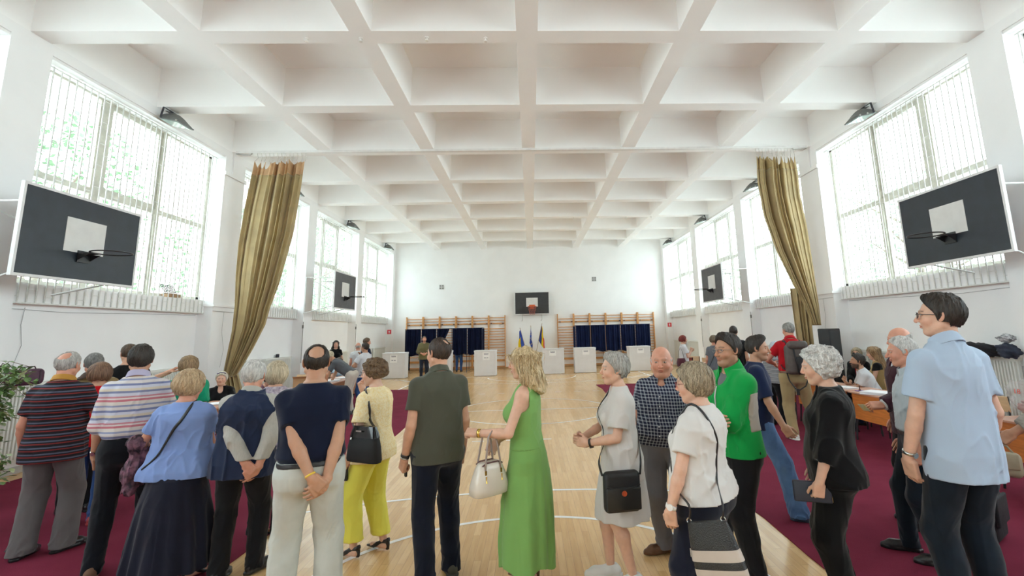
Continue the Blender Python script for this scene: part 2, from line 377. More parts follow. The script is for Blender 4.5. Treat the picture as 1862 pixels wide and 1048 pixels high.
# ================================================================== FIXTURES
M_('blackboard', (.022, .030, .042), .42, noise=.25, nscale=6, bump=.05)
M_('ring_black', (.02, .02, .022), .4, noise=.2)
def backboard(loc, rz, label, ring='black', braces=True, wall=1.0, dark=None):
    """local: board face looks along -y, spans x; z = 0 at board bottom"""
    t = thing('backboard', label, 'basketball backboard', loc, rz, 'basketball backboards')
    MB().box((-.87, 0, .03), (.87, .03, 1.14)).build('board', dark or MT['blackboard'], t)
    f = MB()
    for a, b in (((-.90, -.006, 0), (.90, .04, .035)), ((-.90, -.006, 1.135), (.90, .04, 1.17)), ((-.90, -.006, .035), (-.868, .04, 1.135)), ((.868, -.006, .035), (.90, .04, 1.135))): f.box(a, b)
    f.build('frame', M_('frame_white', (.80, .80, .80), .5, noise=.1), t)
    MB().box((-.30, -.005, .40), (.30, .0, .86)).build('target_panel', M_('panel_white', (.72, .72, .70), .6, noise=.08, nscale=5), t)
    m = MB(); m.smooth = True
    rm = MT['ring_black'] if ring == 'black' else M_('ring_orange', (.75, .13, .03), .45, noise=.2)
    m.tube([(.225 * math.cos(a), -.38 + .225 * math.sin(a), .40) for a in [2 * PI * i / 40 for i in range(41)]], .010, 8, cap=False)
    m.smooth = False
    m.prism([(-.10, -.02), (.10, -.02), (.045, -.165), (-.045, -.165)], .385, .405)
    m.box((-.10, -.02, .27), (.10, -.006, .43)); m.prism([(-.02, .30), (-.16, .385), (-.02, .385)], -.095, -.085, 'x'); m.prism([(-.02, .30), (-.16, .385), (-.02, .385)], .085, .095, 'x')
    m.build('rim', rm, t)
    if ring != 'black':
        n = MB()
        for k in range(12):
            for s in (1, -1):
                pts = []
                for q in range(6):
                    rr = .22 - .10 * (q / 5) ** .8; a = 2 * PI * k / 12 + s * q * .26
                    pts.append((rr * math.cos(a), -.38 + rr * math.sin(a), .39 - .42 * q / 5))
                n.tube(pts, .006, 4)
        n.build('net', M_('net_red', (.5, .16, .12), .9, noise=.3), t)
        MB().cbox((0, -.03, .45), (.3, .02, .1)).build('rim_plate', rm, t)
    if braces:
        b = MB()
        for sx in (-1, 1):
            b.tube([(sx * .78, .03, .95), (sx * .62, wall, 1.0)], .013, 8); b.tube([(sx * .75, .03, .10), (sx * .55, wall, -.12)], .013, 8)
        b.tube([(-.62, wall * .92, 1.0), (.3, .04, .35)], .008, 6); b.tube([(-.7, wall * .9, -.1), (-.7, wall * .9, 1.0)], .014, 6)
        b.build('brace', M_('brace_grey', (.62, .62, .60), .45, noise=.15), t)
    else:
        b = MB()
        for sx in (-.5, .5): b.tube([(sx, .1, .03), (sx, .1, -.25), (sx - .04, .18, -.33)], .016, 8); b.tube([(sx, .03, .9), (sx, .25, .95)], .02, 8); b.tube([(sx, .03, .1), (sx, .25, .1)], .02, 8)
        b.build('brace', M_('brace_grey', (.62, .62, .60), .45, noise=.15), t)
    return t
dk = M_('board_faded', (.10, .105, .11), .6, noise=.2, nscale=6)
backboard((-6.18, 6.81, 2.64), PI / 2, 'large dark backboard on the left wall nearest the camera above the queue', wall=.88)
backboard((6.26, 6.82, 2.70), -PI / 2, 'large dark backboard on the right wall above the tall man in pale blue', wall=.80)
backboard((-6.0, 15.87, 2.68), PI / 2, 'small distant grey backboard on the left wall beyond the olive curtain', dark=dk, wall=1.05)
backboard((6.0, 15.70, 2.67), -PI / 2, 'small distant grey backboard on the right wall beyond the olive curtain', dark=dk, wall=1.05)
backboard((.078, 25.18, 2.72), 0, 'black backboard with orange rim and net on the end wall above the flags', ring='o', braces=False, dark=M_('board_far', (.045, .047, .05), .6, noise=.2))
# floodlights
def floodlight():
    t = thing('floodlight', '', 'floodlight', group='floodlights')
    # local: glass faces -z tilted; x points to the room
    m = MB(); m.smooth = True; P = []
    for i in range(9):
        u = i / 8; x = -.17 + .40 * u; hgt = .15 * math.sin(PI * min(1, (u * .80 + .2))) + .035; w = .215 - .02 * abs(u - .4)
        P.append([(x, w * math.cos(a), hgt * max(0, math.sin(a)) if 0 < k < 8 else 0) for k, a in enumerate([PI * q / 8 for q in range(9)])])
    m.grid(P); m.smooth = False
    m.box((-.18, -.225, -.02), (.24, .225, .006))
    m.add(P[0], [tuple(range(9))]); m.add(P[-1], [tuple(range(9))[::-1]])
    m.build('housing', M_('flood_grey', (.15, .155, .15), .45, noise=.2, nscale=20), t)
    MB().box((-.145, -.19, -.028), (.205, .19, -.019)).build('lens', M_('flood_glass', (.36, .46, .42), .12, noise=.15, nscale=5), t)
    b = MB()
    for s in (-1, 1): b.box((-.14, s * .232 - .004, -.01), (-.10, s * .232 + .004, .215))
    b.box((-.14, -.236, .208), (-.10, .236, .216)); b.box((-.22, -.05, .19), (-.1, .05, .2)); 
    b.build('bracket', M_('flood_black', (.03, .03, .04), .5, noise=.2), t)
    k = MB()
    for x, y in ((-.15, .23), (.2, .23), (-.15, -.23), (.2, -.23), (.03, .23)): k.tube([(x, y - .01, 0), (x, y + .015, 0)], .018, 8)
    k.build('latch', M_('latch_steel', (.5, .5, .46), .3, metal=.8, noise=.1), t)
    return t
fl0 = floodlight(); first = True
for sx, y, l in ((-1, 9.05, 'over the nearest left window'), (-1, 13.8, 'peeping out from behind the left olive curtain'), (-1, 18.48, 'on the left wall over the third window'), (-1, 23.3, 'on the left wall closest to the end wall'),
                 (1, 9.05, 'over the nearest right window'), (1, 13.95, 'partly covered by the right olive curtain'), (1, 18.49, 'on the right wall over the third window'), (1, 23.2, 'on the right wall closest to the end wall')):
    o = fl0 if first else copy_tree(fl0); first = False
    o.location = (sx * 6.84, y, 5.99); o.rotation_euler = (0, .22, 0 if sx < 0 else PI); o.scale = (.95, .95, .95); o['label'] = 'grey floodlight ' + l
# olive curtains
def lerp_poly(P, z):
    for (xa, za), (xb, zb) in zip(P, P[1:]):
        if zb <= z <= za: return xa + (xb - xa) * (za - z) / max(1e-6, za - zb)
    return P[0][0] if z > P[0][1] else P[-1][0]
olive = mat('olive_drape', (.42, .31, .14), .55, noise=.22, nscale=3, bump=.1, bscale=40, spec=.35, sheen=.4)
tan_ = mat('drape_heading', (.58, .36, .19), .7, noise=.2, nscale=8, bump=.1)
def drape(lp, rp, y0, z0, z1, label, folds, seed, tail, swing):
    t = thing('stage_curtain', label, 'curtain', (0, y0, 0), 0, 'olive hall curtains')
    rnd = random.Random(seed); nu, nv = 240, 70
    ph = [rnd.uniform(0, 6.28) for _ in range(8)]; fr = [folds * q for q in (1, 1.37, .61, 2.3)]
    def surf(u, z, off=0):
        v = (z0 - z) / (z0 - z1)
        xl, xr = lerp_poly(lp, z), lerp_poly(rp, z); w = abs(xr - xl)
        uu = u + .018 * math.sin(2 * PI * (u * 3 + ph[5])) + .02 * math.sin(v * 5 + u * 9 + ph[6]) * v
        a = (.085 - .04 * v) * (.55 + .45 * math.sin(u * 7 + ph[4]))
        d = a * (math.sin(2 * PI * fr[0] * uu + ph[0]) + .55 * math.sin(2 * PI * fr[1] * uu + ph[1] + v * 1.2) + .7 * math.sin(2 * PI * fr[2] * uu + ph[2] - v) + .22 * math.sin(2 * PI * fr[3] * uu + ph[3] + v * 2))
        x = xl + (xr - xl) * u + .018 * w * math.sin(2 * PI * fr[0] * u + ph[1])
        return (x, d + swing * v * v + off, z)
    m = MB(); m.smooth = True; P = []
    for i in range(nv + 1):
        z = z0 - .33 - (z0 - .33 - z1) * i / nv
        P.append([surf(j / nu, z) for j in range(nu + 1)])
    m.grid(P); o = m.build('drape', olive, t); solid(o, .012)
    m = MB(); m.smooth = True; P = []
    for i in range(9):
        P.append([])
        for j in range(nu + 1):
            u = j / nu; sag = .10 * abs(math.sin(PI * u * (folds + 2)) ) * (1.9 if (u < .28) == (seed == 1) else .6)
            zt = z0 - sag; z = zt + (z0 - .34 - zt) * i / 8
            p = surf(u, z); P[-1].append((p[0], p[1] - .003 * math.sin(u * 90), z))
    m.grid(P); o = m.build('heading', tan_ if seed == 1 else M_('heading_olive', (.44, .32, .15), .6, noise=.2, nscale=8), t); solid(o, .01)
    m = MB(); xl, xr = lp[0][0], rp[0][0]; n = folds + 3
    for k in range(n + 1):
        u = k / n; x = xl + (xr - xl) * u; m.tube([(x, surf(u, z0)[1], z0), (x * .3 + .7 * (x + .02), 0.02, z0 + .1), (x, .0, 6.195)], .006, 5)
    m.build('hook', M_('hook_metal', (.6, .58, .55), .4, metal=.5, noise=.1), t)
    # tail below the tie
    m = MB(); m.smooth = True; P = []
    (xa, xb, za), (xc, xd, zb) = tail
    for i in range(30):
        q = i / 29; z = za + (zb - za) * q
        P.append([((xa + (xc - xa) * q) + ((xb - xa) + ((xd - xc) - (xb - xa)) * q) * u + .01 * math.sin(u * 40), swing + .05 * math.sin(2 * PI * 4 * u + ph[2]) + .025 * math.sin(2 * PI * 9 * u + ph[3]) + .03, z) for u in [j / 80 for j in range(81)]])
    m.grid(P); o = m.build('tail', olive, t); solid(o, .012)
    m = MB(); m.smooth = True
    return t
drape([(-6.46, 5.98), (-6.6, 4.87), (-6.68, 4.0), (-6.7, 3.27), (-6.68, 2.55), (-6.7, 2.0), (-6.8, 1.2), (-6.82, .95)],
      [(-5.33, 5.97), (-5.38, 5.3), (-5.49, 4.2), (-5.73, 3.02), (-5.88, 2.52), (-5.96, 2.13), (-6.2, 1.61), (-6.34, 1.35), (-6.55, .98)], 11.2, 5.98, 1.0,
      'olive curtain on the left, gathered low behind the seated woman', 9, 1, ((-6.82, -6.5, 1.05), (-6.8, -6.25, .35)), .0)
drape([(5.66, 5.99), (5.62, 5.31), (5.70, 4.45), (5.93, 3.61), (6.24, 2.83), (6.50, 2.2), (6.62, 1.80)],
      [(6.62, 5.97), (6.66, 5.49), (6.66, 4.94), (6.74, 4.2), (6.78, 3.37), (6.83, 2.3), (6.84, 1.78)], 11.2, 5.98, 1.82,
      'olive curtain on the right, pulled behind the black loudspeaker', 9, 2, ((6.22, 6.6, 2.7), (6.28, 6.6, .3)), .06)
# wall bars
wood = mat('bar_wood', (.72, .36, .13), .45, noise=.25, nscale=5, stretch=(1, 1, 6), bump=.05)
def wall_bars(x0, label, skip=False):
    t = thing('wall_bars', label, 'wall bars', (x0, 25.455, 0), 0, 'gym wall bars')
    st = .8425
    for k in range(7):
        w = .022 if k in (0, 6) else .042
        MB().box((k * st - w, -.14, .08), (k * st + w, -.01, 2.72)).build('upright', wood, t)
    zs = [2.60, 2.46] + [2.04 - .137 * i for i in range(11)]
    for k in range(6):
        for zi, z in enumerate(zs):
            if skip and k == 0 and zi == 0: continue
            MB().tube([(k * st + .02, -.10, z), (k * st + st - .02, -.10, z)], .019, 8).build('rung', wood, t)
        MB().box((k * st + .03, -.05, 2.27), (k * st + st - .03, -.03, 2.34)).build('cross_board', wood, t)
        MB().box((k * st + .03, -.06, .38), (k * st + st - .03, -.03, .48)).box((k * st + .03, -.06, .10), (k * st + st - .03, -.03, .15)).build('cross_board', wood, t)
    b = MB()
    for k in range(6):
        for q in (.13, .73): b.tube([(k * st + q, -.05, 2.305), (k * st + q, -.075, 2.305)], .03, 10)
    b.build('bolt_cap', M_('bolt_black', (.05, .05, .06), .5, noise=.1), t)
wall_bars(-6.40, 'wooden gym wall bars behind the left voting booths')
wall_bars(1.39, 'wooden gym wall bars behind the right voting booths', True)
# voting booths
navy = mat('booth_cloth', (.006, .009, .03), .85, noise=.3, nscale=4, bump=.08, spec=.1)
navy2 = mat('booth_cloth_blue', (.008, .014, .05), .85, noise=.3, nscale=4, bump=.08, spec=.1)
polem = M_('booth_pole', (.03, .04, .08), .4, noise=.2)
def cloth_panel(x0, x1, z0, z1, seed, m, t, pull=None):
    g = MB(); g.smooth = True; rnd = random.Random(seed); p = [rnd.uniform(0, 6) for _ in range(3)]; P = []
    for i in range(21):
        v = i / 20; row = []
        for j in range(49):
            u = j / 48; xr = x1; xl = x0; zb = z1
            if pull: xr = x1 - (x1 - x0) * .62 * min(1, v * 1.15) ** 1.2
            zz = z0 + (zb + .03 * math.sin(u * 8 + p[0]) - z0) * v
            row.append((xl + (xr - xl) * u, .035 * math.sin(u * 16 + p[1]) * (.5 + v * .5) + .02 * math.sin(u * 37 + p[2]), zz))
        P.append(row)
    g.grid(P); o = g.build('curtain_panel', m, t); solid(o, .008); return o
def booths(x0, w, n, label, m, pulled=None, group=None):
    t = thing('voting_booth', label, 'voting booths', (x0, 23.6, 0), 0, 'curtained voting booth rows')
    W_ = w * n
    for k in range(n + 1):
        for y in (0, .9):
            MB().tube([(k * w, y, 0), (k * w, y, 2.09)], .014, 8).build('pole', polem, t)
    r = MB(); r.tube([(-.02, 0, 2.08), (W_ + .02, 0, 2.08)], .013, 8); r.tube([(0, .9, 2.08), (W_, .9, 2.08)], .013, 8)
    for k in range(n + 1): r.tube([(k * w, 0, 2.08), (k * w, .9, 2.08)], .013, 8); r.tube([(k * w, 0, .06), (k * w, .9, .06)], .013, 8)
    r.build('top_rail', polem, t)
    for k in range(n):
        cloth_panel(k * w + .035, (k + 1) * w - (.10 if pulled == k else .012), 2.07, .84 if not (pulled == k) else 1.2, k * 5 + int(x0 * 10), m, t, pulled == k)
    for k in (0, n):
        g = MB(); g.smooth = True; g.grid([[(k * w + .03 * math.sin(j * .9), .03 + .85 * j / 24, z) for j in range(25)] for z in (2.05, 1.6, 1.1, .9, .12 if k == 0 and pulled else .8)])
        o = g.build('side_cloth', m, t); solid(o, .008)
    for k in range(n):
        MB().box((k * w + .03, .55, .80), (k * w + w - .03, .88, .815)).build('shelf', M_('booth_shelf', (.35, .3, .25), .6, noise=.1), t)
    return t
booths(-6.0, .73, 5, 'row of black curtained voting booths on the left, one curtain drawn aside', navy, 2)
booths(2.13, .73, 5, 'row of navy curtained voting booths on the right, all closed', navy2, None)
# ballot boxes
card = mat('white_card', (.70, .70, .73), .75, noise=.05, nscale=4, bump=.04)
paper = M_('paper_white', (.86, .86, .88), .7, noise=.04)
ink = M_('ink_grey', (.25, .25, .32), .8, noise=.1)
def text_obj(s, size, m, parent, loc, rot=(PI / 2, 0, 0), name='lettering', ext=.0008, align='CENTER'):
    c = bpy.data.curves.new(name, 'FONT'); c.body = s; c.size = size; c.extrude = ext; c.align_x = align; c.materials.append(m)
    q = bpy.data.objects.new(name, c); COL.objects.link(q); bpy.context.view_layer.update(); me = bpy.data.meshes.new_from_object(q.evaluated_get(bpy.context.evaluated_depsgraph_get())); bpy.data.objects.remove(q); o = bpy.data.objects.new(name, me); COL.objects.link(o); o.parent = parent; o.location = loc; o.rotation_euler = rot; return o
def ballot(x, y, w, label, big, dx=.15):
    t = thing('ballot_box', label, 'ballot box', (x, y, 0), 0, 'white ballot boxes')
    m = MB(); m.rbox((w / 2, .30, .54), (w, .6, 1.06), .012, seg=2); m.build('box_body', card, t)
    MB().rbox((w / 2, .30, 1.05), (w + .02, .62, .07), .008, seg=2).build('box_lid', card, t)
    MB().box((w / 2 - .13, .24, 1.0855), (w / 2 + .13, .26, 1.087)).build('slot', M_('slot_dark', (.05, .05, .05), .8, noise=.1), t)
    h = .33 if big else .22
    p = MB().box((w / 2 - .15 + dx * .3, -.004, 1.0 - h), (w / 2 + .15 + dx * .3, -.001, 1.0)).build('notice', paper, t)
    nt_ = p; l = MB(); cx = w / 2 + dx * .3
    for k, (q, hh) in enumerate([(.035, .012), (.06, .02), (.085, .012)]): l.box((cx - .11 + k * .01, -.006, 1.0 - q - hh), (cx + .11 - k * .01, -.0045, 1.0 - q))
    if big: l.box((cx - .09, -.006, .755), (cx - .01, -.0045, .785)); l.box((cx + .02, -.006, .755), (cx + .09, -.0045, .785))
    l.build('notice_print', ink, nt_)
ballot(-6.36, 21.27, .96, 'white ballot box furthest left, before the black booths', True, .0)
ballot(-4.52, 22.0, .95, 'white ballot box mostly hidden by the man in the olive polo', True)
ballot(-2.47, 21.37, .94, 'white ballot box between the olive polo man and the blonde woman', True)
ballot(.48, 21.5, .95, 'white ballot box beside the flags, left in the group of three', False, -.1)
ballot(1.90, 21.62, .94, 'white ballot box in the middle of the group of three', False, .1)
ballot(4.37, 21.85, .96, 'white ballot box furthest right, before the navy booths', False, .1)
# flags
fb = MB().lathe([(.16, 0), (.16, .03), (.05, .05), (.04, .22), (.05, .24)], (0.02, 24.85, 0), 20).build('flag_stand', M_('stand_dark', (.08, .06, .05), .5, noise=.2))
tag(fb, 'dark round stand that holds the three flags by the end wall', 'flag stand')
def flag(bx_, tx, tz, label, cols, drop, seed, stars=False):
    t = thing('flag', label, 'flag', (0.02, 24.85, 0), 0, 'flags on leaning poles')
    a = Vector((bx_, .0, .14)); b = Vector((tx - .02, -.02, tz)); MB().tube([a, b], .012, 8).tube([b, b + (b - a).normalized() * .07], [.018, .002], 8).build('flag_pole', M_('pole_wood', (.42, .28, .15), .5, noise=.2), t)
    d = (b - a).normalized(); s = 1 if tx < 0 and not stars else 1
    g = MB(); g.smooth = True; P = []; n = 24
    for i in range(n + 1):
        u = i / n                           # along the hoist, from the top of the pole
        base = b - d * (.02 + .80 * u)
        row = []
        for j in range(n + 1):
            v = j / n
            wdt = drop * v
            sg = -1 if tx < -.2 else (1 if tx > .2 else 0)
            free = Vector((b.x + sg * (.02 + .14 * u) + (.10 * u if sg == 0 else 0), base.y - .04, b.z - .10 - 1.22 * u))
            f_ = Vector((.012 * math.sin(u * 14 + v * 3 + seed), -.02 - .035 * math.sin(v * 13 + u * 2 + seed), -.05 * math.sin(v * PI)))
            w0 = base + Vector(((-.09 * u * (1 - v)) if sg == 0 else 0, 0, 0)); p = w0.lerp(free, v) + f_ * (.2 + v * .8)
            row.append(p)
        P.append(row)
    g.grid(P); nc = len(cols); pick = (lambda u, v: 0 if v < .42 or u < .30 else 1) if nc == 2 else (lambda u, v: 0 if v < .40 else (1 if v < .72 or u < .5 else 2))
    g.mi = [min(nc - 1, pick((q // n) / n, (q % n) / n)) for q in range(n * n)]
    o = g.build('flag_cloth', cols, t); o.modifiers.new('t', 'SOLIDIFY').thickness = .004
    if stars == 's':
        st = MB()
        for (u, v) in ((.25, .3), (.3, .55), (.6, .28), (.75, .5), (.85, .8), (.5, .75), (.9, .35)):
            p = P[int(u * n)][int(v * n)]; pts = []
            for k in range(10):
                r = .032 if k % 2 == 0 else .013; an = PI / 2 + k * PI / 5; pts.append((p[0] + r * math.cos(an), p[2] + r * math.sin(an)))
            st.prism(pts, p[1] - .02, p[1] - .012, 'y')
        st.build('star', M_('star_gold', (.85, .62, .08), .5, noise=.05), t)
fy = M_('flag_yellow', (.85, .62, .01), .7, noise=.08); fb_ = M_('flag_blue', (.03, .08, .42), .7, noise=.1); fr_ = M_('flag_red', (.62, .03, .05), .7, noise=.1); fn = M_('flag_navy', (.01, .03, .2), .7, noise=.1)
flag(-.08, -.55, 2.0, 'blue over yellow flag leaning left under the far backboard', [fb_, fy], 1.0, 1)
flag(0, -.01, 2.1, 'blue flag with gold stars on the upright middle pole', [fb_], 1.05, 2, 's')
flag(.08, .55, 2.2, 'blue, yellow and red flag leaning right by the ballot box', [fn, fy, fr_], .95, 3)
# vents, exit signs
for x, z, l in ((-4.65, 4.26, 'small grey wall vent high on the end wall over the left booths'), (3.40, 4.52, 'small grey wall vent high on the end wall over the right booths')):
    t = thing('wall_vent', l, 'vent', (x, 25.455, z), 0, 'wall vents')
    v = MB(); v.box((-.12, -.02, -.12), (.12, 0, .12)); v.build('vent_plate', M_('vent_white', (.7, .7, .7), .5, noise=.05), t)
    v = MB()
    for sx in (-.06, .06):
        for sz in (-.06, .06): v.box((sx - .045, -.026, sz - .045), (sx + .045, -.021, sz + .045))
    v.build('vent_opening', M_('vent_dark', (.28, .27, .26), .7, noise=.1), t)
redm = M_('sign_red', (.75, .04, .06), .5, noise=.05)
for sx, l in ((-1, 'small red emergency sign on the left corner pillar'), (1, 'small red emergency sign on the right corner pillar')):
    t = thing('safety_sign', l, 'sign', (sx * 6.93 if False else sx * 7.2, 25.099, 1.99 if sx < 0 else 2.02), 0, 'red safety signs')
    MB().box((-.10, -.006, -.10), (.10, 0, .11)).build('sign_plate', redm, t)
    MB().prism([(-.02, -.06), (.02, -.06), (.02, .02), (.05, .02), (0, .075), (-.05, .02), (-.02, .02)], -.009, -.0065, 'y').build('pictogram', paper, t)
# radiators under the windows
rad = mat('radiator_cream', (.80, .80, .75), .45, noise=.06, nscale=3)
def radiator():
    t = thing('radiator', '', 'radiator', group='wall radiators')
    m = MB(); m.box((0, -.82, .18), (.05, .82, 1.24)); m.box((-.01, -.84, 1.22), (.10, .84, 1.26)); m.build('radiator_panel', rad, t)
    f = MB()
    for k in range(32): f.box((.05, -.80 + k * .0506, .22), (.085, -.775 + k * .0506, 1.2))
    f.build('radiator_fin', rad, t)
    p = MB(); p.tube([(.04, .84, .3), (.04, .89, .3), (.04, .89, 0)], .012, 8); p.tube([(.04, .84, 1.15), (.04, .915, 1.15), (.04, .915, 0.02)], .012, 8); p.tube([(.04, .84, .3), (.09, .87, .3)], .02, 8); p.build('radiator_pipe', rad, t)
    return t
r0 = radiator(); first = True
radname = {2: 'past the photo edge', 3: 'under the nearest backboard', 4: 'just beyond the olive curtain', 5: 'under the distant side backboard', 6: 'nearest the end wall'}
pos = {3: 'beside the near left window pillar'}
for sx, sn in ((-1, 'left'), (1, 'right')):
    for bi in (2, 3, 4, 5, 6):
        a, b = BAYS[bi]
        for q, qn in ((.27, 'nearer'), (.74, 'farther')):
            if bi == 2 and q < .5: continue
            o = r0 if first else copy_tree(r0); first = False
            o.scale = (1, .88 if bi == 4 else 1, 1); o.location = (sx * 7.36, a + (b - a) * q, 0.004); o.rotation_euler = (0, 0, 0 if sx < 0 else PI)
            o['label'] = f'cream radiator on the {sn} wall, {qn} one {radname[bi]}'
# tables
deskt = mat('desk_top', (.60, .32, .22), .4, noise=.18, nscale=4, stretch=(6, 1, 1)); deskp = mat('desk_panel', (.64, .20, .035), .5, noise=.22, nscale=4, stretch=(1, 1, 8), bump=.03)
deskd = mat('desk_panel_brown', (.36, .15, .06), .5, noise=.2, nscale=4, stretch=(1, 1, 8)); blackm = M_('metal_black', (.015, .015, .018), .35, noise=.1)
def table(x, y0, y1, front, label, pm):
    """front: +1 if the front panel faces +x"""
    t = thing('desk', label, 'table', (x, (y0 + y1) / 2, 0.008), 0, 'officials tables'); L_ = (y1 - y0) / 2; d = .62
    MB().rbox((-front * d / 2, 0, .735), (d, 2 * L_, .026), .006, seg=2).build('table_top', deskt, t)
    MB().box(*( ((-.06, -L_ + .05, .33), (-.04, L_ - .05, .715)) if front > 0 else ((.04, -L_ + .05, .33), (.06, L_ - .05, .715)) )).build('front_panel', pm, t)
    for s in (-1, 1):
        for xx, nm in ((.09, 'leg'), (d - .08, 'leg')):
            MB().tube([(-front * xx, s * (L_ - .09), .72), (-front * (xx - (.05 if xx < .3 else -.04)), s * (L_ - .05), 0)], .017, 4).build('leg', blackm, t)
    f = MB(); 
    for s in (-1, 1): f.tube([(-front * .09, s * (L_ - .09), .70), (-front * (d - .08), s * (L_ - .09), .70)], .012, 6)
    f.tube([(-front * .3, -L_ + .09, .70), (-front * .3, L_ - .09, .70)], .012, 6)
    f.build('under_frame', blackm, t); return t
for y0, y1, l in ((3.98, 5.52, 'orange-fronted desk at the far right with books, by the beige bag'), (6.38, 7.94, 'orange-fronted desk behind the man in the burgundy jacket'), (8.0, 9.56, 'orange-fronted desk where the bearded man in white leans'), (9.62, 11.1, 'orange-fronted desk between backpack man and loudspeaker'), (14.0, 15.4, 'distant right desk near the stacked wooden chairs')):
    table(5.12, y0, y1, -1, l, deskp)
for y0, y1, l in ((7.55, 9.05, 'brown desk in front of the seated blonde in black'), (9.8, 11.3, 'brown desk hidden behind the white haired man in a vest'), (11.35, 12.7, 'brown desk where the man in grey bends down'), (12.75, 14.1, 'brown desk beside the man in the white t-shirt')):
    table(-4.62 if y0 > 9 else -5.02, y0, y1, 1, l, deskd)
# chairs
cw = mat('chair_ply', (.70, .48, .28), .5, noise=.15, nscale=4, stretch=(1, 1, 5))
def chair(x, y, rz, label, m=None, fm=None):
    t = thing('chair', label, 'chair', (x, y, 0.008), rz, 'plywood chairs with metal frames'); m = m or cw; fm = fm or blackm
    MB().rbox((0, 0, .45), (.40, .40, .018), .008, seg=2).build('seat', m, t)
    MB().rbox((0, -.20, .74), (.38, .018, .20), .008, seg=2, R=Matrix.Rotation(-.12, 3, 'X')).build('backrest', m, t)
    for sx in (-1, 1):
        MB().tube([(sx * .17, -.17, .44), (sx * .19, -.20, 0)], .012, 6).build('leg', fm, t); MB().tube([(sx * .17, .17, .44), (sx * .19, .20, 0)], .012, 6).build('leg', fm, t)
    f = MB()
    for sx in (-1, 1): f.tube([(sx * .17, .17, .435), (sx * .17, -.17, .435), (sx * .17, -.20, .55), (sx * .17, -.225, .84)], .011, 6)
    f.build('frame', fm, t); return t
# things on and around the tables
def sheets(x, y, z, n, label, rz=0, w=.21, l=.30, m=None, seed=0):
    t = MB(); rnd = random.Random(seed + int(x * 100))
    for k in range(n):
        a = Matrix.Rotation(rnd.uniform(-.12, .12), 3, 'Z'); t.cbox((rnd.uniform(-.01, .01), rnd.uniform(-.01, .01), .0025 + k * .005), (w, l, .004), a)
    o = t.build('paper_stack', m or paper); o.location = (x, y, z); o.rotation_euler = (0, 0, rz); return tag(o, label, 'papers', 'papers on the desks')
TZ = .7565
sheets(5.32, 8.25, TZ, 5, 'white papers under the bearded man\'s arm', .1)
sheets(5.30, 7.45, TZ, 8, 'thick white register on the desk behind the burgundy jacket', .5, .3, .42)
sheets(5.62, 6.95, TZ, 4, 'loose white sheets beside the thick register', -.3)
sheets(5.40, 6.75, TZ, 3, 'small white sheets at the end of the desk by the burgundy sleeve', .3, .15, .2)
sheets(-5.30, 8.55, TZ, 4, 'white papers before the seated blonde woman', .2)
sheets(-5.35, 8.15, TZ, 3, 'white papers at the near corner of the brown desk', -.4)
sheets(-4.9, 10.2, TZ, 5, 'white papers by the patterned blouse on the second left desk', .4, .3, .4)
sheets(-4.85, 12.3, TZ, 5, 'white papers under the bending man in grey', .3, .3, .4)
sheets(-4.85, 13.1, TZ, 5, 'white papers near the man in the white t-shirt', -.3, .3, .4)
sheets(-4.9, 13.7, TZ, 4, 'white papers at the far corner of the last brown desk', .6)
bk = MB().rbox((0, 0, .03), (.22, .30, .06), .004, seg=2).build('paper_ream', M_('ream', (.62, .58, .54), .6, noise=.1)); bk.location = (5.42, 4.95, TZ); bk.rotation_euler = (0, 0, .25); tag(bk, 'thick grey paper ream on the desk at the far right', 'paper pack')
sheets(5.42, 4.95, TZ + .061, 2, 'white sheets lying on the thick grey ream', .35)
sheets(5.30, 4.62, TZ, 6, 'white sheets on the far right desk beside the beige bag', -.2)
fd = MB().rbox((0, 0, .006), (.24, .32, .012), .003, seg=2).build('folder', M_('folder_navy', (.05, .07, .14), .5, noise=.1)); fd.location = (5.60, 5.2, TZ); fd.rotation_euler = (0, 0, -.5); tag(fd, 'dark blue folder beneath the clear plastic bag', 'folder')
st = thing('ink_stamp', 'small dark wooden stamp on a purple ink pad', 'stamp', (5.28, 7.86, TZ)); MB().box((-.06, -.04, 0), (.06, .04, .008)).build('ink_pad', M_('pad_purple', (.14, .08, .35), .6, noise=.1), st)
MB().lathe([(.018, .009), (.018, .02), (.008, .03), (.008, .06), (.014, .075), (.004, .09)], n=14).build('stamp_handle', M_('stamp_dark', (.1, .04, .03), .4, noise=.1), st)
# loudspeaker
t = thing('loudspeaker', 'tall black loudspeaker standing beside the right olive curtain', 'loudspeaker', (6.66, 10.72, 0), .30)
MB().rbox((0, 0, 1.16), (.34, .30, 1.16), .02, seg=2).build('cabinet', M_('speaker_black', (.02, .022, .026), .5, noise=.2, bump=.1), t)
MB().rbox((-.01, -.157, 1.16), (.28, .012, 1.06), .004, seg=2).build('grille', M_('grille_black', (.035, .038, .045), .35, noise=.3, nscale=120), t)
MB().lathe([(.12, 0), (.11, .02), (.06, .03), (.03, .05)], (-.01, -.16, .92), 24, Matrix.Rotation(PI / 2, 3, 'X')).build('cone', M_('cone_black', (.05, .05, .055), .3, noise=.2), t)
MB().rbox((0, 0, .29), (.36, .32, .58), .02, seg=2).build('lower_cabinet', M_('speaker_black', (.02, .022, .026)), t)
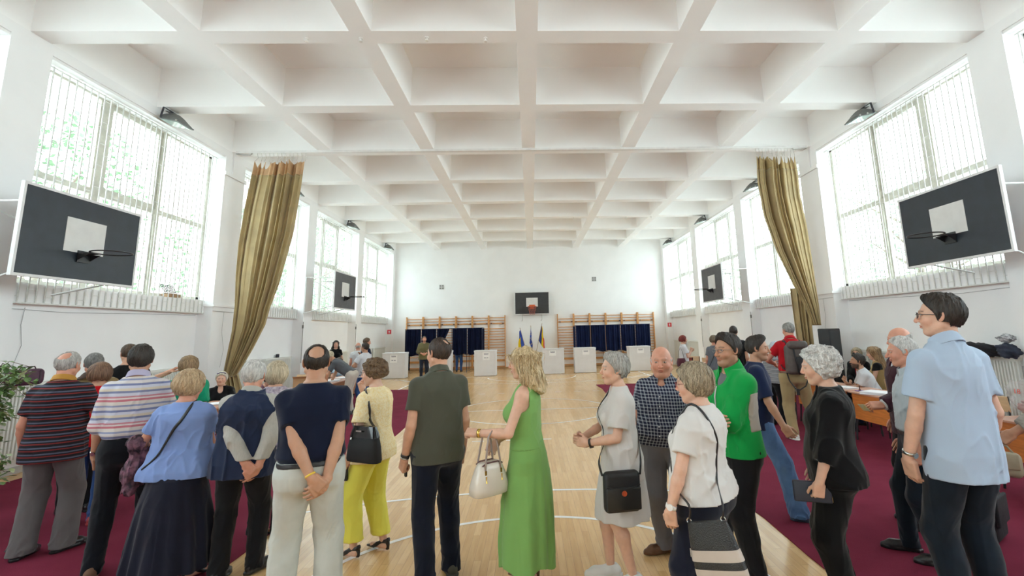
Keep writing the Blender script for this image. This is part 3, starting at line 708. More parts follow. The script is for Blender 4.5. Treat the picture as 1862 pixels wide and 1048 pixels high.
# potted fig
def potted_fig(x, y):
    t = thing('potted_fig', 'leafy weeping fig in a terracotta pot at the left edge', 'potted plant', (x, y, 0.008))
    m = MB(); m.smooth = True; m.lathe([(.12, 0), (.155, .30), (.175, .31), (.175, .36), (.16, .36), (.155, .33), (.02, .325)], n=28); m.build('pot', mat('terracotta', (.32, .09, .04), .7, noise=.2, nscale=5), t)
    MB().lathe([(.152, .325), (.1, .34), (.02, .345)], n=20).build('soil', M_('soil', (.05, .035, .02), 1, noise=.4, nscale=40, bump=.8), t)
    rnd = random.Random(11); b = MB(); b.smooth = True; tips = []
    for k in range(4):
        a = rnd.uniform(0, 6.28); b.tube([(.03 * math.cos(a), .03 * math.sin(a), .33), (.06 * math.cos(a + 1), .06 * math.sin(a + 1), .8), (.10 * math.cos(a), .10 * math.sin(a), 1.35)], [.016, .013, .007], 7)
    for k in range(110):
        h = rnd.uniform(.42, 1.55); a = rnd.uniform(0, 6.28); r = (.235 + .09 * math.sin(h * 5)) * rnd.uniform(.6, 1.1) * (1.2 - .35 * abs(h - 1.1))
        p0 = Vector((.05 * math.cos(a), .05 * math.sin(a), h - .1)); p1 = Vector((r * .6 * math.cos(a), r * .6 * math.sin(a), h + .10)); p2 = Vector((r * math.cos(a + .2), r * math.sin(a + .2), h + rnd.uniform(-.10, .1)))
        b.tube([p0, p1, p2], [.005, .004, .002], 4); tips.append((p0, p1, p2))
    b.build('branch', M_('bark', (.16, .11, .07), .8, noise=.3), t)
    lf = MB(); lf.smooth = False
    for p0, p1, p2 in tips:
        for q in range(15):
            u = rnd.uniform(.25, 1.05); c = p0.lerp(p1, u * 2) if u < .5 else p1.lerp(p2, (u - .5) * 2); c = c + Vector((rnd.gauss(0, .03), rnd.gauss(0, .03), rnd.gauss(-.01, .03)))
            a = rnd.uniform(0, 6.28); L_ = rnd.uniform(.06, .10); w = L_ * .29; d = Vector((math.cos(a), math.sin(a), rnd.uniform(-1.1, .2))).normalized(); s = d.cross(Vector((0, 0, 1))).normalized(); n_ = s.cross(d)
            lf.cur = rnd.choice((0, 0, 1, 2))
            lf.add([c, c + d * L_ * .4 + s * w + n_ * .004, c + d * L_ * .4 - s * w + n_ * .004, c + d * L_, c + d * L_ * .75 + s * w * .6, c + d * L_ * .75 - s * w * .6, c + d * L_ * .4 - n_ * .006], [(0, 6, 1), (0, 2, 6), (6, 4, 1), (6, 2, 5), (6, 3, 4), (6, 5, 3)])
    lf.build('foliage', [M_('leaf_mid', (.20, .33, .11), .35, noise=.2, nscale=20), M_('leaf_dark', (.10, .19, .06), .35, noise=.2), M_('leaf_light', (.48, .56, .28), .4, noise=.2)], t)
potted_fig(-5.45, 5.15)
# bags and bits along the walls
t = thing('travel_bag', 'dark plum bag lying on the radiator behind the potted plant', 'bag', (-6.95, 7.05, 1.262), PI / 2 * .9)
mb = MB(); mb.smooth = True; mb.rbox((0, 0, .11), (.38, .2, .22), .06, seg=4); mb.build('bag_body', M_('plum', (.09, .03, .06), .6, noise=.25, nscale=12), t)
mb = MB(); mb.tube([(-.1, -.03, .21), (-.08, -.03, .25), (.08, -.03, .25), (.1, -.03, .21)], .008, 6); mb.box((-.12, -.104, .02), (-.1, -.098, .2)); mb.box((.1, -.104, .02), (.12, -.098, .2)); mb.build('bag_strap', M_('plum_dark', (.05, .02, .035), .6, noise=.2), t)
# clothes, bags, posters, cables, and the world outside the windows
def lump(name, c, d, m, parent=None, seed=0, amp=.25, n=24, flat=False):
    g = MB(); g.smooth = True; rnd = random.Random(seed); p = [rnd.uniform(0, 6.28) for _ in range(6)]; P = []
    for i in range(n + 1):
        th = PI * i / n; row = []
        for j in range(2 * n):
            a = 2 * PI * j / (2 * n); v = Vector((math.sin(th) * math.cos(a), math.sin(th) * math.sin(a), math.cos(th)))
            r = 1 + amp * (.5 * math.sin(4 * v.x + 3 * v.z + p[0]) + .4 * math.sin(6 * v.y - 4 * v.z + p[1]) + .3 * math.sin(9 * v.z + 7 * v.x + p[2]) + .15 * math.sin(17 * v.x - 13 * v.y + p[3]))
            row.append((c[0] + v.x * r * d[0] / 2, c[1] + v.y * r * d[1] / 2, c[2] + v.z * r * d[2] / 2))
        P.append(row)
    g.grid(P, True); return g.build(name, m, parent)
blk = M_('cloth_black', (.018, .017, .022), .85, noise=.4, nscale=10, bump=.3, bscale=30)
o = lump('coat', (0, 0, 0), (.30, .56, .24), blk, seed=3, amp=.3); o.location = (7.04, 7.50, 1.37); tag(o, 'black jacket thrown over the radiator behind the tall man in pale blue', 'jacket')
o = lump('coat', (0, 0, 0), (.24, .30, .22), M_('coat_navy', (.03, .04, .07), .8, noise=.4, bump=.3), seed=8, amp=.25); o.location = (6.99, 6.98, 1.38); tag(o, 'navy jacket heaped on the radiator at the right edge', 'jacket')
o = lump('scarf', (0, 0, 0), (.18, .22, .12), M_('scarf_print', (.65, .65, .66), .8, noise=.9, nscale=24, col2=(.12, .12, .14)), seed=5, amp=.25); o.location = (7.03, 7.02, 1.56); tag(o, 'black and white scarf on top of the navy jacket', 'scarf')
pb = bpy.data.materials.new('clear_plastic'); pb.use_nodes = True; q = pb.node_tree.nodes['Principled BSDF']; q.inputs['Base Color'].default_value = (.80, .78, .78, 1); q.inputs['Alpha'].default_value = .26; q.inputs['Roughness'].default_value = .15
_n = pb.node_tree.nodes.new('ShaderNodeTexNoise'); _n.inputs['Scale'].default_value = 14; _b = pb.node_tree.nodes.new('ShaderNodeBump'); _b.inputs['Strength'].default_value = 1; _b.inputs['Distance'].default_value = .05; pb.node_tree.links.new(_n.outputs[0], _b.inputs['Height']); pb.node_tree.links.new(_b.outputs[0], q.inputs['Normal'])
t = thing('plastic_bag', 'clear crumpled plastic bag standing on the far right desk', 'plastic bag', (5.50, 5.33, TZ + .013))
lump('bag_film', (0, 0, .19), (.36, .40, .40), pb, t, 4, .28)
lump('bag_content', (0, 0, .10), (.2, .22, .16), M_('content_rose', (.45, .22, .2), .6, noise=.5, nscale=15), t, 6, .3)
text_obj('18', .07, M_('print_red', (.7, .08, .05), .6, noise=.05), t, (-.20, -.05, .26), (PI / 2, 0, -PI / 2 + .2), 'print')
t = thing('shoulder_bag', 'black bag standing on the red carpet behind the tall man', 'bag', (3.86, 4.28, .01), .6)
mb = MB(); mb.smooth = True; mb.rbox((0, 0, .19), (.34, .16, .37), .05, seg=4); mb.build('bag_body', blk, t)
mb = MB(); mb.smooth = True; mb.rbox((0, -.085, .25), (.32, .03, .22), .014, seg=3); mb.build('bag_flap', blk, t)
MB().tube([(-.15, 0, .36), (-.1, .02, .50), (0, .0, .53), (.1, .02, .50), (.15, 0, .36)], .010, 6).build('bag_strap', blk, t)
# poster / notices on the left wall, wall cables
o = MB().box((0, -.12, -.2), (.002, .12, .2)).build('notice_sheet', M_('notice_pale', (.72, .78, .88), .7, noise=.08, nscale=8)); o.location = (-7.398, 7.02, 1.98); tag(o, 'pale notice taped to the left wall at the photo edge', 'notice')
cab = M_('cable_grey', (.45, .45, .45), .6, noise=.1)
m = MB(); m.tube([(-7.39, 7.35, 2.35), (-7.39, 7.33, 2.1), (-7.39, 7.38, 1.8), (-7.39, 7.30, 1.5), (-7.39, 7.42, 1.3), (-7.39, 7.4, .3)], .004, 5); o = m.build('wall_cable', cab); tag(o, 'thin loose cable hanging down the left wall near the plum bag', 'cable')
for sx in (-1, 1):
    m = MB(); m.tube([(sx * 7.035, 11.9, 2.44), (sx * 7.035, 11.0, 2.45)], .006, 5); m.tube([(sx * 7.39, 10.98, 2.36), (sx * 7.39, 9.6, 2.34), (sx * 7.39, 8.0, 2.30), (sx * 7.39, 7.0, 2.33)], .005, 5)
    m.tube([(sx * 7.04, 11.4, 2.44), (sx * 7.04, 11.38, 2.0), (sx * 7.04, 11.5, 1.6), (sx * 7.04, 11.42, 1.2)], .0035, 5)
    o = m.build('wall_cable', cab); tag(o, f'thin cable running under the sill to the {"left" if sx < 0 else "right"} curtain pillar', 'cable')
    for y in (15.38, 19.96):
        m = MB(); m.tube([(sx * 7.06, y, 2.3), (sx * 7.06, y, 1.05)], .008, 5); m.box((sx * 7.06 - .02, y - .03, 2.1), (sx * 7.06 + .02, y + .0, 2.2))
        o = m.build('wall_conduit', M_('conduit_dark', (.18, .17, .16), .6, noise=.2)); tag(o, f'dark thin conduit down the {"left" if sx < 0 else "right"} wall beside the {"nearer" if y < 17 else "farther"} distant pillar', 'conduit')
# mesh basket on the left sill
t = thing('wooden_box', 'small tan wooden box on the window sill near the left curtain', 'box', (-7.33, 10.12, 2.69)); MB().rbox((0, 0, .035), (.14, .34, .07), .005, seg=2).build('box_body', M_('box_tan', (.42, .26, .14), .6, noise=.2), t)
t = thing('mesh_tray', 'black perforated tray leaning on the tan wooden box', 'tray', (-7.33, 10.10, 2.762)); m = MB(); Rr = Matrix.Rotation(-.5, 3, 'Y')
for k in range(9): m.box((-.004, -.17 + k * .0425 - .004, 0), (.004, -.17 + k * .0425 + .004, .2), Rr, (0, 0, 0))
for k in range(6): m.box((-.004, -.175, k * .039), (.004, .175, k * .039 + .012), Rr, (0, 0, 0))
m.build('tray_mesh', M_('tray_black', (.03, .035, .04), .5, noise=.2), t)
# little items on the far radiators
o = MB().rbox((0, 0, .05), (.06, .10, .10), .015).build('small_camera', M_('cam_black', (.02, .02, .04), .4, noise=.1)); o.location = (-7.33, 14.5, 1.266); tag(o, 'small black gadget on the left radiator past the curtain', 'gadget')
o = MB().rbox((0, 0, .03), (.06, .12, .06), .008).build('small_packet', M_('packet_red', (.6, .06, .05), .5, noise=.1)); o.location = (-7.33, 12.6, 1.266); tag(o, 'small red packet on the radiator at the foot of the left curtain', 'packet')
t = thing('carton', 'open brown carton on the desk behind the white haired man in a vest', 'carton', (-4.95, 10.9, TZ), .3); MB().rbox((0, 0, .1), (.3, .4, .2), .004, seg=2).build('carton_body', M_('carton_brown', (.48, .30, .16), .75, noise=.12), t)
for bx_a in (((-.15, -.34, .2), (.15, -.2, .205), Matrix.Rotation(-.4, 3, 'X'), (0, -.2, .2)), ((-.15, .2, .2), (.15, .33, .205), Matrix.Rotation(.4, 3, 'X'), (0, .2, .2))): MB().box(*bx_a).build('carton_flap', M_('carton_brown', (.48, .30, .16)), t)
# chairs
chair(5.86, 7.55, PI / 2, 'plywood chair just behind the bearded man in white'); chair(5.95, 6.45, PI / 2, 'plywood chair pushed to the desk behind the burgundy jacket')
redc = M_('chair_red', (.28, .05, .03), .5, noise=.15)
for x, y, r_, l in ((5.2, 16.6, .3, 'wooden chair nearest the red haired woman'), (5.75, 17.2, -.4, 'wooden chair turned sideways in the distant right group'), (6.3, 16.5, 1.2, 'wooden chair by the cream radiator in the distant right group'), (5.6, 15.9, 2.2, 'wooden chair at the back of the distant right desk')): chair(x, y, r_, l, redc if x in (5.2, 6.3) else None)
chair(-6.35, 6.0, .5, 'pale wooden chair behind the potted plant at the left edge')
chair(-5.72, 9.30, PI + .45, 'plywood chair under the seated blonde in black')
# ground and trees outside
gm = mat('outside_paving', (.75, .76, .74), .9, noise=.2, nscale=.5)
for sx in (-1, 1):
    o = MB().add([(sx * 7.8, -30, -.6), (sx * 60, -30, -.6), (sx * 60, 70, -.6), (sx * 7.8, 70, -.6)], [(0, 1, 2, 3)] if sx > 0 else [(3, 2, 1, 0)]).build('ground' if sx < 0 else 'ground_right', gm); struct(o)
def tree(x, y, h, r, label, seed, light=False):
    t = thing('tree', label, 'tree', (x, y, -.6), 0, 'trees outside the windows'); rnd = random.Random(seed)
    b = MB(); b.smooth = True; b.tube([(0, 0, 0), (.1, 0, h * .3), (0, .1, h * .6), (.1, .1, h * .85)], [.22, .17, .11, .04], 8)
    for k in range(7): a = rnd.uniform(0, 6.28); z = h * rnd.uniform(.4, .8); b.tube([(0, 0, z - .4), (r * .5 * math.cos(a), r * .5 * math.sin(a), z + .3), (r * .8 * math.cos(a), r * .8 * math.sin(a), z + .8)], [.07, .04, .02], 5)
    b.build('trunk', M_('tree_bark', (.22, .18, .14), .9, noise=.3), t)
    lf = MB()
    for k in range(2600):
        a = rnd.uniform(0, 6.28); u = rnd.random() ** .5; z = h * .68 + (h * .36) * rnd.uniform(-1, 1); rr = r * u * math.sqrt(max(0, 1 - ((z - h * .68) / (h * .4)) ** 2)) + .1
        c = Vector((rr * math.cos(a), rr * math.sin(a), z)); d = Vector((rnd.gauss(0, 1), rnd.gauss(0, 1), rnd.gauss(0, .6))).normalized(); s = d.orthogonal().normalized(); L_ = rnd.uniform(.14, .26)
        lf.add([c, c + d * L_ * .5 + s * L_ * .3, c + d * L_, c + d * L_ * .5 - s * L_ * .3], [(0, 1, 2, 3)])
    lf.build('foliage', M_('tree_leaf', (.17, .27, .15), .6, noise=.2, nscale=2), t)
for k, (x, y, h, r) in enumerate([(-14.5, 7.5, 8, 2.8), (-15, 15.0, 9, 3.0), (-13.5, 22.5, 8, 2.8), (-14, 30, 9, 3.2), (-16, 38, 10, 3.5), (-13, 46.5, 9, 3)]):
    tree(x, y, h, r, 'leafy green tree outside the left windows, number %s along the wall' % ('one', 'two', 'three', 'four', 'five', 'six')[k] if False else 'leafy green tree outside ' + ('the nearest left window', 'the left window by the curtain pillar', 'the left window behind the olive curtain', 'the third left window', 'the left window nearest the end wall', 'the far left corner of the hall')[k], k + 3)
tree(15, 33, 9, 3, 'leafy green tree outside the far right corner of the hall', 31); tree(16, 19, 8.5, 3, 'leafy green tree outside the right window past the olive curtain', 33)
t = thing('apartment_block', 'pale pinkish building seen dimly through the last left windows', 'building', (-24, 44, -.6)); MB().box((-8, -10, 0), (3, 12, 13)).build('wall', mat('pink_render', (.62, .50, .47), .9, noise=.1, nscale=1), t)
for k in range(3):
    for q in range(4): MB().box((3.0, -8 + q * 5, 2 + k * 3.6), (3.05, -6 + q * 5, 4 + k * 3.6)).build('window', M_('far_window', (.2, .24, .28), .2, noise=.1), t)
# ================================================================== PEOPLE
import openvdb
from concurrent.futures import ThreadPoolExecutor
POOL = ThreadPoolExecutor(6)
f32 = np.float32
def noise3(P, seed=0):
    P = P + seed * 17.31; i = np.floor(P).astype(np.int64); f = (P - i).astype(f32); f = f * f * (3 - 2 * f)
    def h(x, y, z):
        n = (x * 374761393 + y * 668265263 + z * 1274126177 + seed * 974711) & 0x7fffffff
        n = ((n ^ (n >> 13)) * 1103515245 + 12345) & 0x7fffffff
        return ((n >> 8) & 0xffff).astype(f32) / 65535
    x, y, z = i[:, 0], i[:, 1], i[:, 2]; fx, fy, fz = f[:, 0], f[:, 1], f[:, 2]
    def lx(y_, z_): a = h(x, y_, z_); return a + (h(x + 1, y_, z_) - a) * fx
    a = lx(y, z); a = a + (lx(y + 1, z) - a) * fy
    b = lx(y, z + 1); b = b + (lx(y + 1, z + 1) - b) * fy
    return (a + (b - a) * fz) * 2 - 1
def V3(*a): return np.array(a[0] if len(a) == 1 else a, dtype=np.float64)
def nrm(v): v = V3(v); return v / max(1e-9, np.linalg.norm(v))
def rc(P, a, b, ra, rb):
    ba = (b - a).astype(f32); pa = P - a.astype(f32); t = np.clip(pa @ ba / max(1e-9, float(ba @ ba)), 0, 1)
    return np.linalg.norm(pa - t[:, None] * ba, axis=1) - (ra + (rb - ra) * t)
def el(P, c, r, R=None):
    q = P - V3(c).astype(f32)
    if R is not None: q = q @ R.astype(f32)
    r = V3(r).astype(f32); k0 = np.linalg.norm(q / r, axis=1); k1 = np.linalg.norm(q / (r * r), axis=1)
    return k0 * (k0 - 1) / np.maximum(k1, 1e-6)
def smin(a, b, k): h = np.clip(.5 + .5 * (b - a) / k, 0, 1); return b + (a - b) * h - k * h * (1 - h)
def smax(a, b, k): return -smin(-a, -b, k)
def sdf_mesh(fn, lo, hi, vox, B=8):
    lo = V3(lo); hi = V3(hi); nb = np.ceil((hi - lo) / vox / B).astype(int) + 1; n = nb * B
    ix = np.stack(np.meshgrid(*[np.arange(k) for k in nb], indexing='ij'), -1).reshape(-1, 3)
    cen = (lo + (ix * B + (B - 1) / 2) * vox).astype(f32); d = fn(cen); rad = B * vox * .87
    act = np.abs(d) < rad * 1.35 + .012
    A = np.empty((nb[0], nb[1], nb[2]), f32); big = vox * 2.5
    A[ix[:, 0], ix[:, 1], ix[:, 2]] = np.where(d > 0, big, -big)
    A = A.repeat(B, 0).repeat(B, 1).repeat(B, 2)
    off = np.stack(np.meshgrid(*[np.arange(B)] * 3, indexing='ij'), -1).reshape(-1, 3)
    ai = ix[act]
    def job(s):
        I = (ai[s:s + 48][:, None, :] * B + off[None]).reshape(-1, 3)
        A[I[:, 0], I[:, 1], I[:, 2]] = np.clip(fn((lo + I * vox).astype(f32)), -big, big)
    list(POOL.map(job, range(0, len(ai), 48)))
    g = openvdb.FloatGrid(big); g.copyFromArray(A)
    pts, quads = g.convertToQuads(0.0)
    if len(pts) == 0: return np.zeros((0, 3)), np.zeros((0, 4), int)
    return pts * vox + lo, quads[:, ::-1]
def np_mesh(name, pts, quads, m, parent, col=None, label=None, flip=False):
    me = bpy.data.meshes.new(name); nq = len(quads)
    me.vertices.add(len(pts)); me.vertices.foreach_set('co', np.asarray(pts, f32).ravel())
    me.loops.add(nq * 4); me.polygons.add(nq)
    q = np.asarray(quads, np.int32)
    me.loops.foreach_set('vertex_index', q.ravel()); me.polygons.foreach_set('loop_start', np.arange(0, nq * 4, 4, dtype=np.int32))
    me.update(calc_edges=True); me.polygons.foreach_set('use_smooth', np.ones(nq, bool))
    me.materials.append(m)
    if col is not None:
        a = me.color_attributes.new('Col', 'FLOAT_COLOR', 'POINT'); c = np.ones((len(pts), 4), f32); c[:, :3] = col; a.data.foreach_set('color', c.ravel())
    me.validate(); me.update()
    o = bpy.data.objects.new(name, me); COL.objects.link(o); o.parent = parent
    if label: o['label'] = label
    return o
def clean(pts, quads):
    """keep only the large connected shells"""
    n = len(pts)
    if n == 0: return pts, quads
    lab = np.arange(n); e = np.concatenate([quads[:, [0, 1]], quads[:, [1, 2]], quads[:, [2, 3]]])
    for _ in range(200):
        m = np.minimum(lab[e[:, 0]], lab[e[:, 1]]); l2 = lab.copy(); np.minimum.at(l2, e[:, 0], m); np.minimum.at(l2, e[:, 1], m); l2 = l2[l2]
        if (l2 == lab).all(): break
        lab = l2
    u, inv, cnt = np.unique(lab, return_inverse=True, return_counts=True); keep = (cnt > cnt.max() * .12)[inv]
    idx = np.cumsum(keep) - 1; fq = keep[quads].all(1)
    return pts[keep], idx[quads[fq]]
def Rx(a): c, s = math.cos(a), math.sin(a); return np.array([[1, 0, 0], [0, c, -s], [0, s, c]])
def Ry_(a): c, s = math.cos(a), math.sin(a); return np.array([[c, 0, s], [0, 1, 0], [-s, 0, c]])
def Rz(a): c, s = math.cos(a), math.sin(a); return np.array([[c, -s, 0], [s, c, 0], [0, 0, 1]])
def ik(S, W, l1, l2, hint):
    S = V3(S); W = V3(W); d = W - S; L = np.linalg.norm(d)
    if L > (l1 + l2) * .995: W = S + d / L * (l1 + l2) * .995; d = W - S; L = np.linalg.norm(d)
    u = d / L; a = (l1 * l1 - l2 * l2 + L * L) / (2 * L); h = math.sqrt(max(0, l1 * l1 - a * a)); p = V3(hint) - u * (V3(hint) @ u); p = nrm(p)
    return S + u * a + p * h, W
# torso sections: z, rx, ry, cy   (stature 1.75)
TM = [(-.16, .10, .07, -.01), (-.10, .150, .104, -.010), (-.02, .168, .114, -.012), (.07, .160, .108, -.004), (.16, .150, .105, 0), (.26, .158, .112, 0), (.36, .172, .118, -.004), (.42, .170, .108, -.012), (.47, .140, .088, -.02), (.51, .105, .068, -.026), (.53, .085, .060, -.026), (.56, .06, .05, -.028)]
TF = [(-.16, .10, .07, -.01), (-.10, .160, .108, -.012), (-.02, .175, .117, -.014), (.07, .155, .104, -.006), (.16, .128, .092, 0), (.26, .136, .098, 0), (.36, .152, .104, -.004), (.42, .154, .096, -.012), (.47, .130, .080, -.02), (.51, .09, .060, -.024), (.53, .072, .054, -.024), (.56, .052, .045, -.026)]
class Rig: pass
def rig(c):
    r = Rig(); r.c = c; h = c['h']; s = r.s = h / 1.75; g = r.g = c.get('g', 1.0); r.f = c.get('sex', 'm') == 'f'
    T = np.array(TF if r.f else TM); bel = c.get('belly', 0); 
    T = T.copy(); z = T[:, 0]
    T[:, 1] *= g * (1 + .25 * bel * np.exp(-((z - .1) / .14) ** 2)); T[:, 2] *= (.5 + .5 * g) * (1 + .55 * bel * np.exp(-((z - .12) / .13) ** 2)); T[:, 3] += .045 * bel * np.exp(-((z - .12) / .12) ** 2)
    hn = c.get('hunch', 0); T[:, 3] += -hn * .05 * np.exp(-((z - .42) / .12) ** 2)
    r.T = T * s
    r.pel = V3(c.get('pel', (0, 0, .93 - .0 * s))) * s
    r.RT = Rz(c.get('twist', 0)) @ Rx(-c.get('lean', .03)) @ Ry_(c.get('side', 0))
    r.t2w = lambda p: r.pel + r.RT @ (V3(p) * s)
    sw = (.141 if r.f else .160) * (.55 + .45 * g) ; r.sw = sw
    r.S = {1: r.t2w((sw, -.012 - hn * .02, c.get('sh', .455))), -1: r.t2w((-sw, -.012 - hn * .02, c.get('sh', .455)))}
    r.arm = {}
    for k, q in ((1, c.get('R', {})), (-1, c.get('L', {}))):
        w = V3(q.get('w', (.218 * k * (.6 + .4 * g) + .02 * k * bel, .04, -.055))); hint = V3(q.get('e', (.22 * k, -1, -.1)))
        E, W = ik(r.S[k], r.t2w(w), .285 * s, .25 * s, r.RT @ hint)
        d = nrm(r.RT @ V3(q.get('d', nrm(np.linalg.solve(r.RT, W - E)) + V3(0, .12, 0)))); n = r.RT @ V3(q.get('n', (-k, .25, 0))); n = nrm(n - d * (n @ d))
        r.arm[k] = (r.S[k], E, W, d, n, q)
    r.hip = {k: r.pel + r.RT @ (V3(.088 * k, 0, -.02) * s * V3(g ** .5, 1, 1)) for k in (1, -1)}
    r.leg = {}
    for k, nm in ((1, 'fR'), (-1, 'fL')):
        fx, fy, fyaw, *fz = c.get(nm, (.105 * k, 0, -.18 * k)); fz = fz[0] if fz else 0
        A = V3(fx, fy, .085 + fz) * s; K, A2 = ik(r.hip[k], A, .43 * s, .42 * s, c.get('knee', (.15 * k, 1, .1)))
        r.leg[k] = (r.hip[k], K, A2, fyaw, fz)
    hd = c.get('head', (0, 0, 0))  # yaw, pitch(down +), tilt
    nb = r.t2w((0, -.022 - hn * .03, .53)); r.nb = nb
    r.RH = Rz(hd[0]) @ Rx(-hd[1]) @ Ry_(hd[2]); hs = r.hs = (.82 + .18 * s) * c.get('hs', 1.0)
    r.H = nb + V3(0, .018 + hn * .05, .0) * s + (r.RT * .45 + r.RH * .55) @ (V3(0, .0, .158) * s) + V3(c.get('hoff', (0, 0, 0)))
    return r
def torso(r, P, off=0.0, ex=2.35, T=None):
    q = (P - r.pel.astype(f32)) @ r.RT.astype(f32); T = r.T if T is None else T; z = q[:, 2]
    rx = np.interp(z, T[:, 0], T[:, 1]) + off; ry = np.interp(z, T[:, 0], T[:, 2]) + off; cy = np.interp(z, T[:, 0], T[:, 3])
    a = np.abs(q[:, 0]) / rx; b = np.abs(q[:, 1] - cy) / ry; k = (a ** ex + b ** ex) ** (1 / ex)
    d = (k - 1) * np.minimum(rx, ry)
    return np.maximum(np.maximum(d, z - T[-1, 0] - off * .3), T[0, 0] - off - z), q
def bust(r, P, d, off=0):
    if r.f:
        b = r.c.get('bust', 1.0) * r.s
        for k in (1, -1): d = smin(d, el(P, r.t2w((.068 * k, .085, .315)), V3(.062 * b + off, .055 * b + off, .062 * b + off), r.RT), .035)
    return d
def hand(P, W, d, n, k, q, s):
    t = np.cross(d, n) * k; sc = s * q.get('hs', 1.0)
    qp = (P - (W + d * .052 * sc).astype(f32)) @ np.stack([t, n, d], 1).astype(f32)
    e = np.abs(qp) - np.array([.030, .006, .038], f32) * sc; pd = np.linalg.norm(np.maximum(e, 0), axis=1) + np.minimum(e.max(1), 0) - .010 * sc
    out = smin(pd, rc(P, W - d * .02 * sc, W + d * .03 * sc, .023 * sc, .020 * sc), .02)
    out = smin(out, el(P, W + d * .03 * sc + t * .024 * sc + n * .006 * sc, V3(.018, .013, .028) * sc, np.stack([t, n, d], 1)), .012)
    curl = q.get('curl', (.35, .5, .35)); fd = None
    for i, (o_, L, rr) in enumerate(((.031, .074, .0088), (.0105, .083, .0092), (-.010, .077, .0088), (-.029, .060, .0078))):
        cv = [c_ * (1 + .10 * i) for c_ in curl]; a = 0; p = W + d * (.088 - .004 * abs(i - 1)) * sc + t * o_ * sc; spread = q.get('spread', .06) * (1.2 - i)
        for j, fr in enumerate((.46, .30, .24)):
            a += cv[j]; dr = nrm(d * math.cos(a) + n * math.sin(a) + t * spread * math.cos(a)); p2 = p + dr * L * fr * sc
            x = rc(P, p, p2, (rr - .0008 * j) * sc, (rr - .0008 * (j + 1)) * sc); fd = x if fd is None else smin(fd, x, .0025); p = p2
    tc = q.get('thumb', .35); p = W + d * .022 * sc + t * .028 * sc + n * .006 * sc
    for j, (L, w_) in enumerate(((.042, (.72, .62 - tc * .3, .25 + tc * .5)), (.034, (.9, .30 - tc * .5, .2 + tc * .6)), (.026, (1, .1 - tc * .5, .15 + tc * .6)))):
        p2 = p + nrm(d * w_[0] + t * w_[1] + n * w_[2]) * L * sc; x = rc(P, p, p2, (.0125 - .0015 * j) * sc, (.011 - .0015 * j) * sc); fd = smin(fd, x, .003); p = p2
    return smin(out, fd, .007)
def head_sdf(r, P):
    q = (P - r.H.astype(f32)) @ r.RH.astype(f32) / f32(r.hs); c = r.c; jw = c.get('jaw', 1.0) * (.93 if r.f else 1.0); nz = c.get('nose', 1.0) * (.88 if r.f else 1.0); fat = c.get('fat', 1.0)
    d = el(q, (0, -.012, .030), (.074, .096, .088)); qa = q.copy(); qa[:, 0] = np.abs(qa[:, 0])
    d = smin(d, el(q, (0, .022, -.028), (.060 * fat, .068, .080)), .03)
    d = smin(d, rc(qa, V3(.052 * jw * fat, -.012, -.048), V3(.018 * jw, .052, -.092), .020, .017), .025)
    d = smin(d, el(q, (0, .058, -.090), (.022 * jw, .020, .018)), .018)
    d = smin(d, el(qa, (.036 * fat, .058, -.026), (.024, .020, .022)), .02)
    if fat > 1.08: d = smin(d, el(q, (0, .02, -.098), (.045 * fat, .045, .022)), .03)
    d = smin(d, rc(qa, V3(0, .086, .030), V3(.036, .072, .030), .0085, .0095), .014)
    d = smax(d, -el(qa, (.0315, .097, .010), (.0165, .016, .012)), .012)
    d = smin(d, el(qa, (.0315, .0735, .010), (.0135, .0125, .0115)), .003)
    d = smin(d, rc(q, V3(0, .088, .016), V3(0, .088 + .0195 * nz, -.022 * nz), .0075, .0105 * nz), .008)
    d = smin(d, el(qa, (.0115, .094, -.026), (.0075, .010, .0065)), .005)
    d = smin(d, el(q, (0, .088, -.0505), (.021, .0085, .0055)), .004); d = smin(d, el(q, (0, .086, -.0610), (.018, .0085, .006)), .004)
    d = smax(d, -el(q, (0, .098, -.0558), (.021, .008, .0015)), .002)
    if c.get('beard', 0): d = smin(d, el(q, (0, .045, -.088), (.040, .042, .028)), .02)
    es = c.get('ears', 1.0); th = .12; cs, sn = math.cos(th), math.sin(th); e = qa - np.array([.077, -.010, .004], f32); ey = e[:, 1] * cs + e[:, 2] * sn; ez = -e[:, 1] * sn + e[:, 2] * cs; ex_ = e[:, 0] + .35 * e[:, 1]
    E = np.stack([ex_, ey, ez], 1); ear = el(E, (.002, 0, 0), (.0075, .0175 * es, .031 * es)); ear = smax(ear, -el(E, (.0075, .004, .002), (.006, .0095, .018)), .004)
    d = smin(d, ear, .006)
    return d * f32(r.hs), q
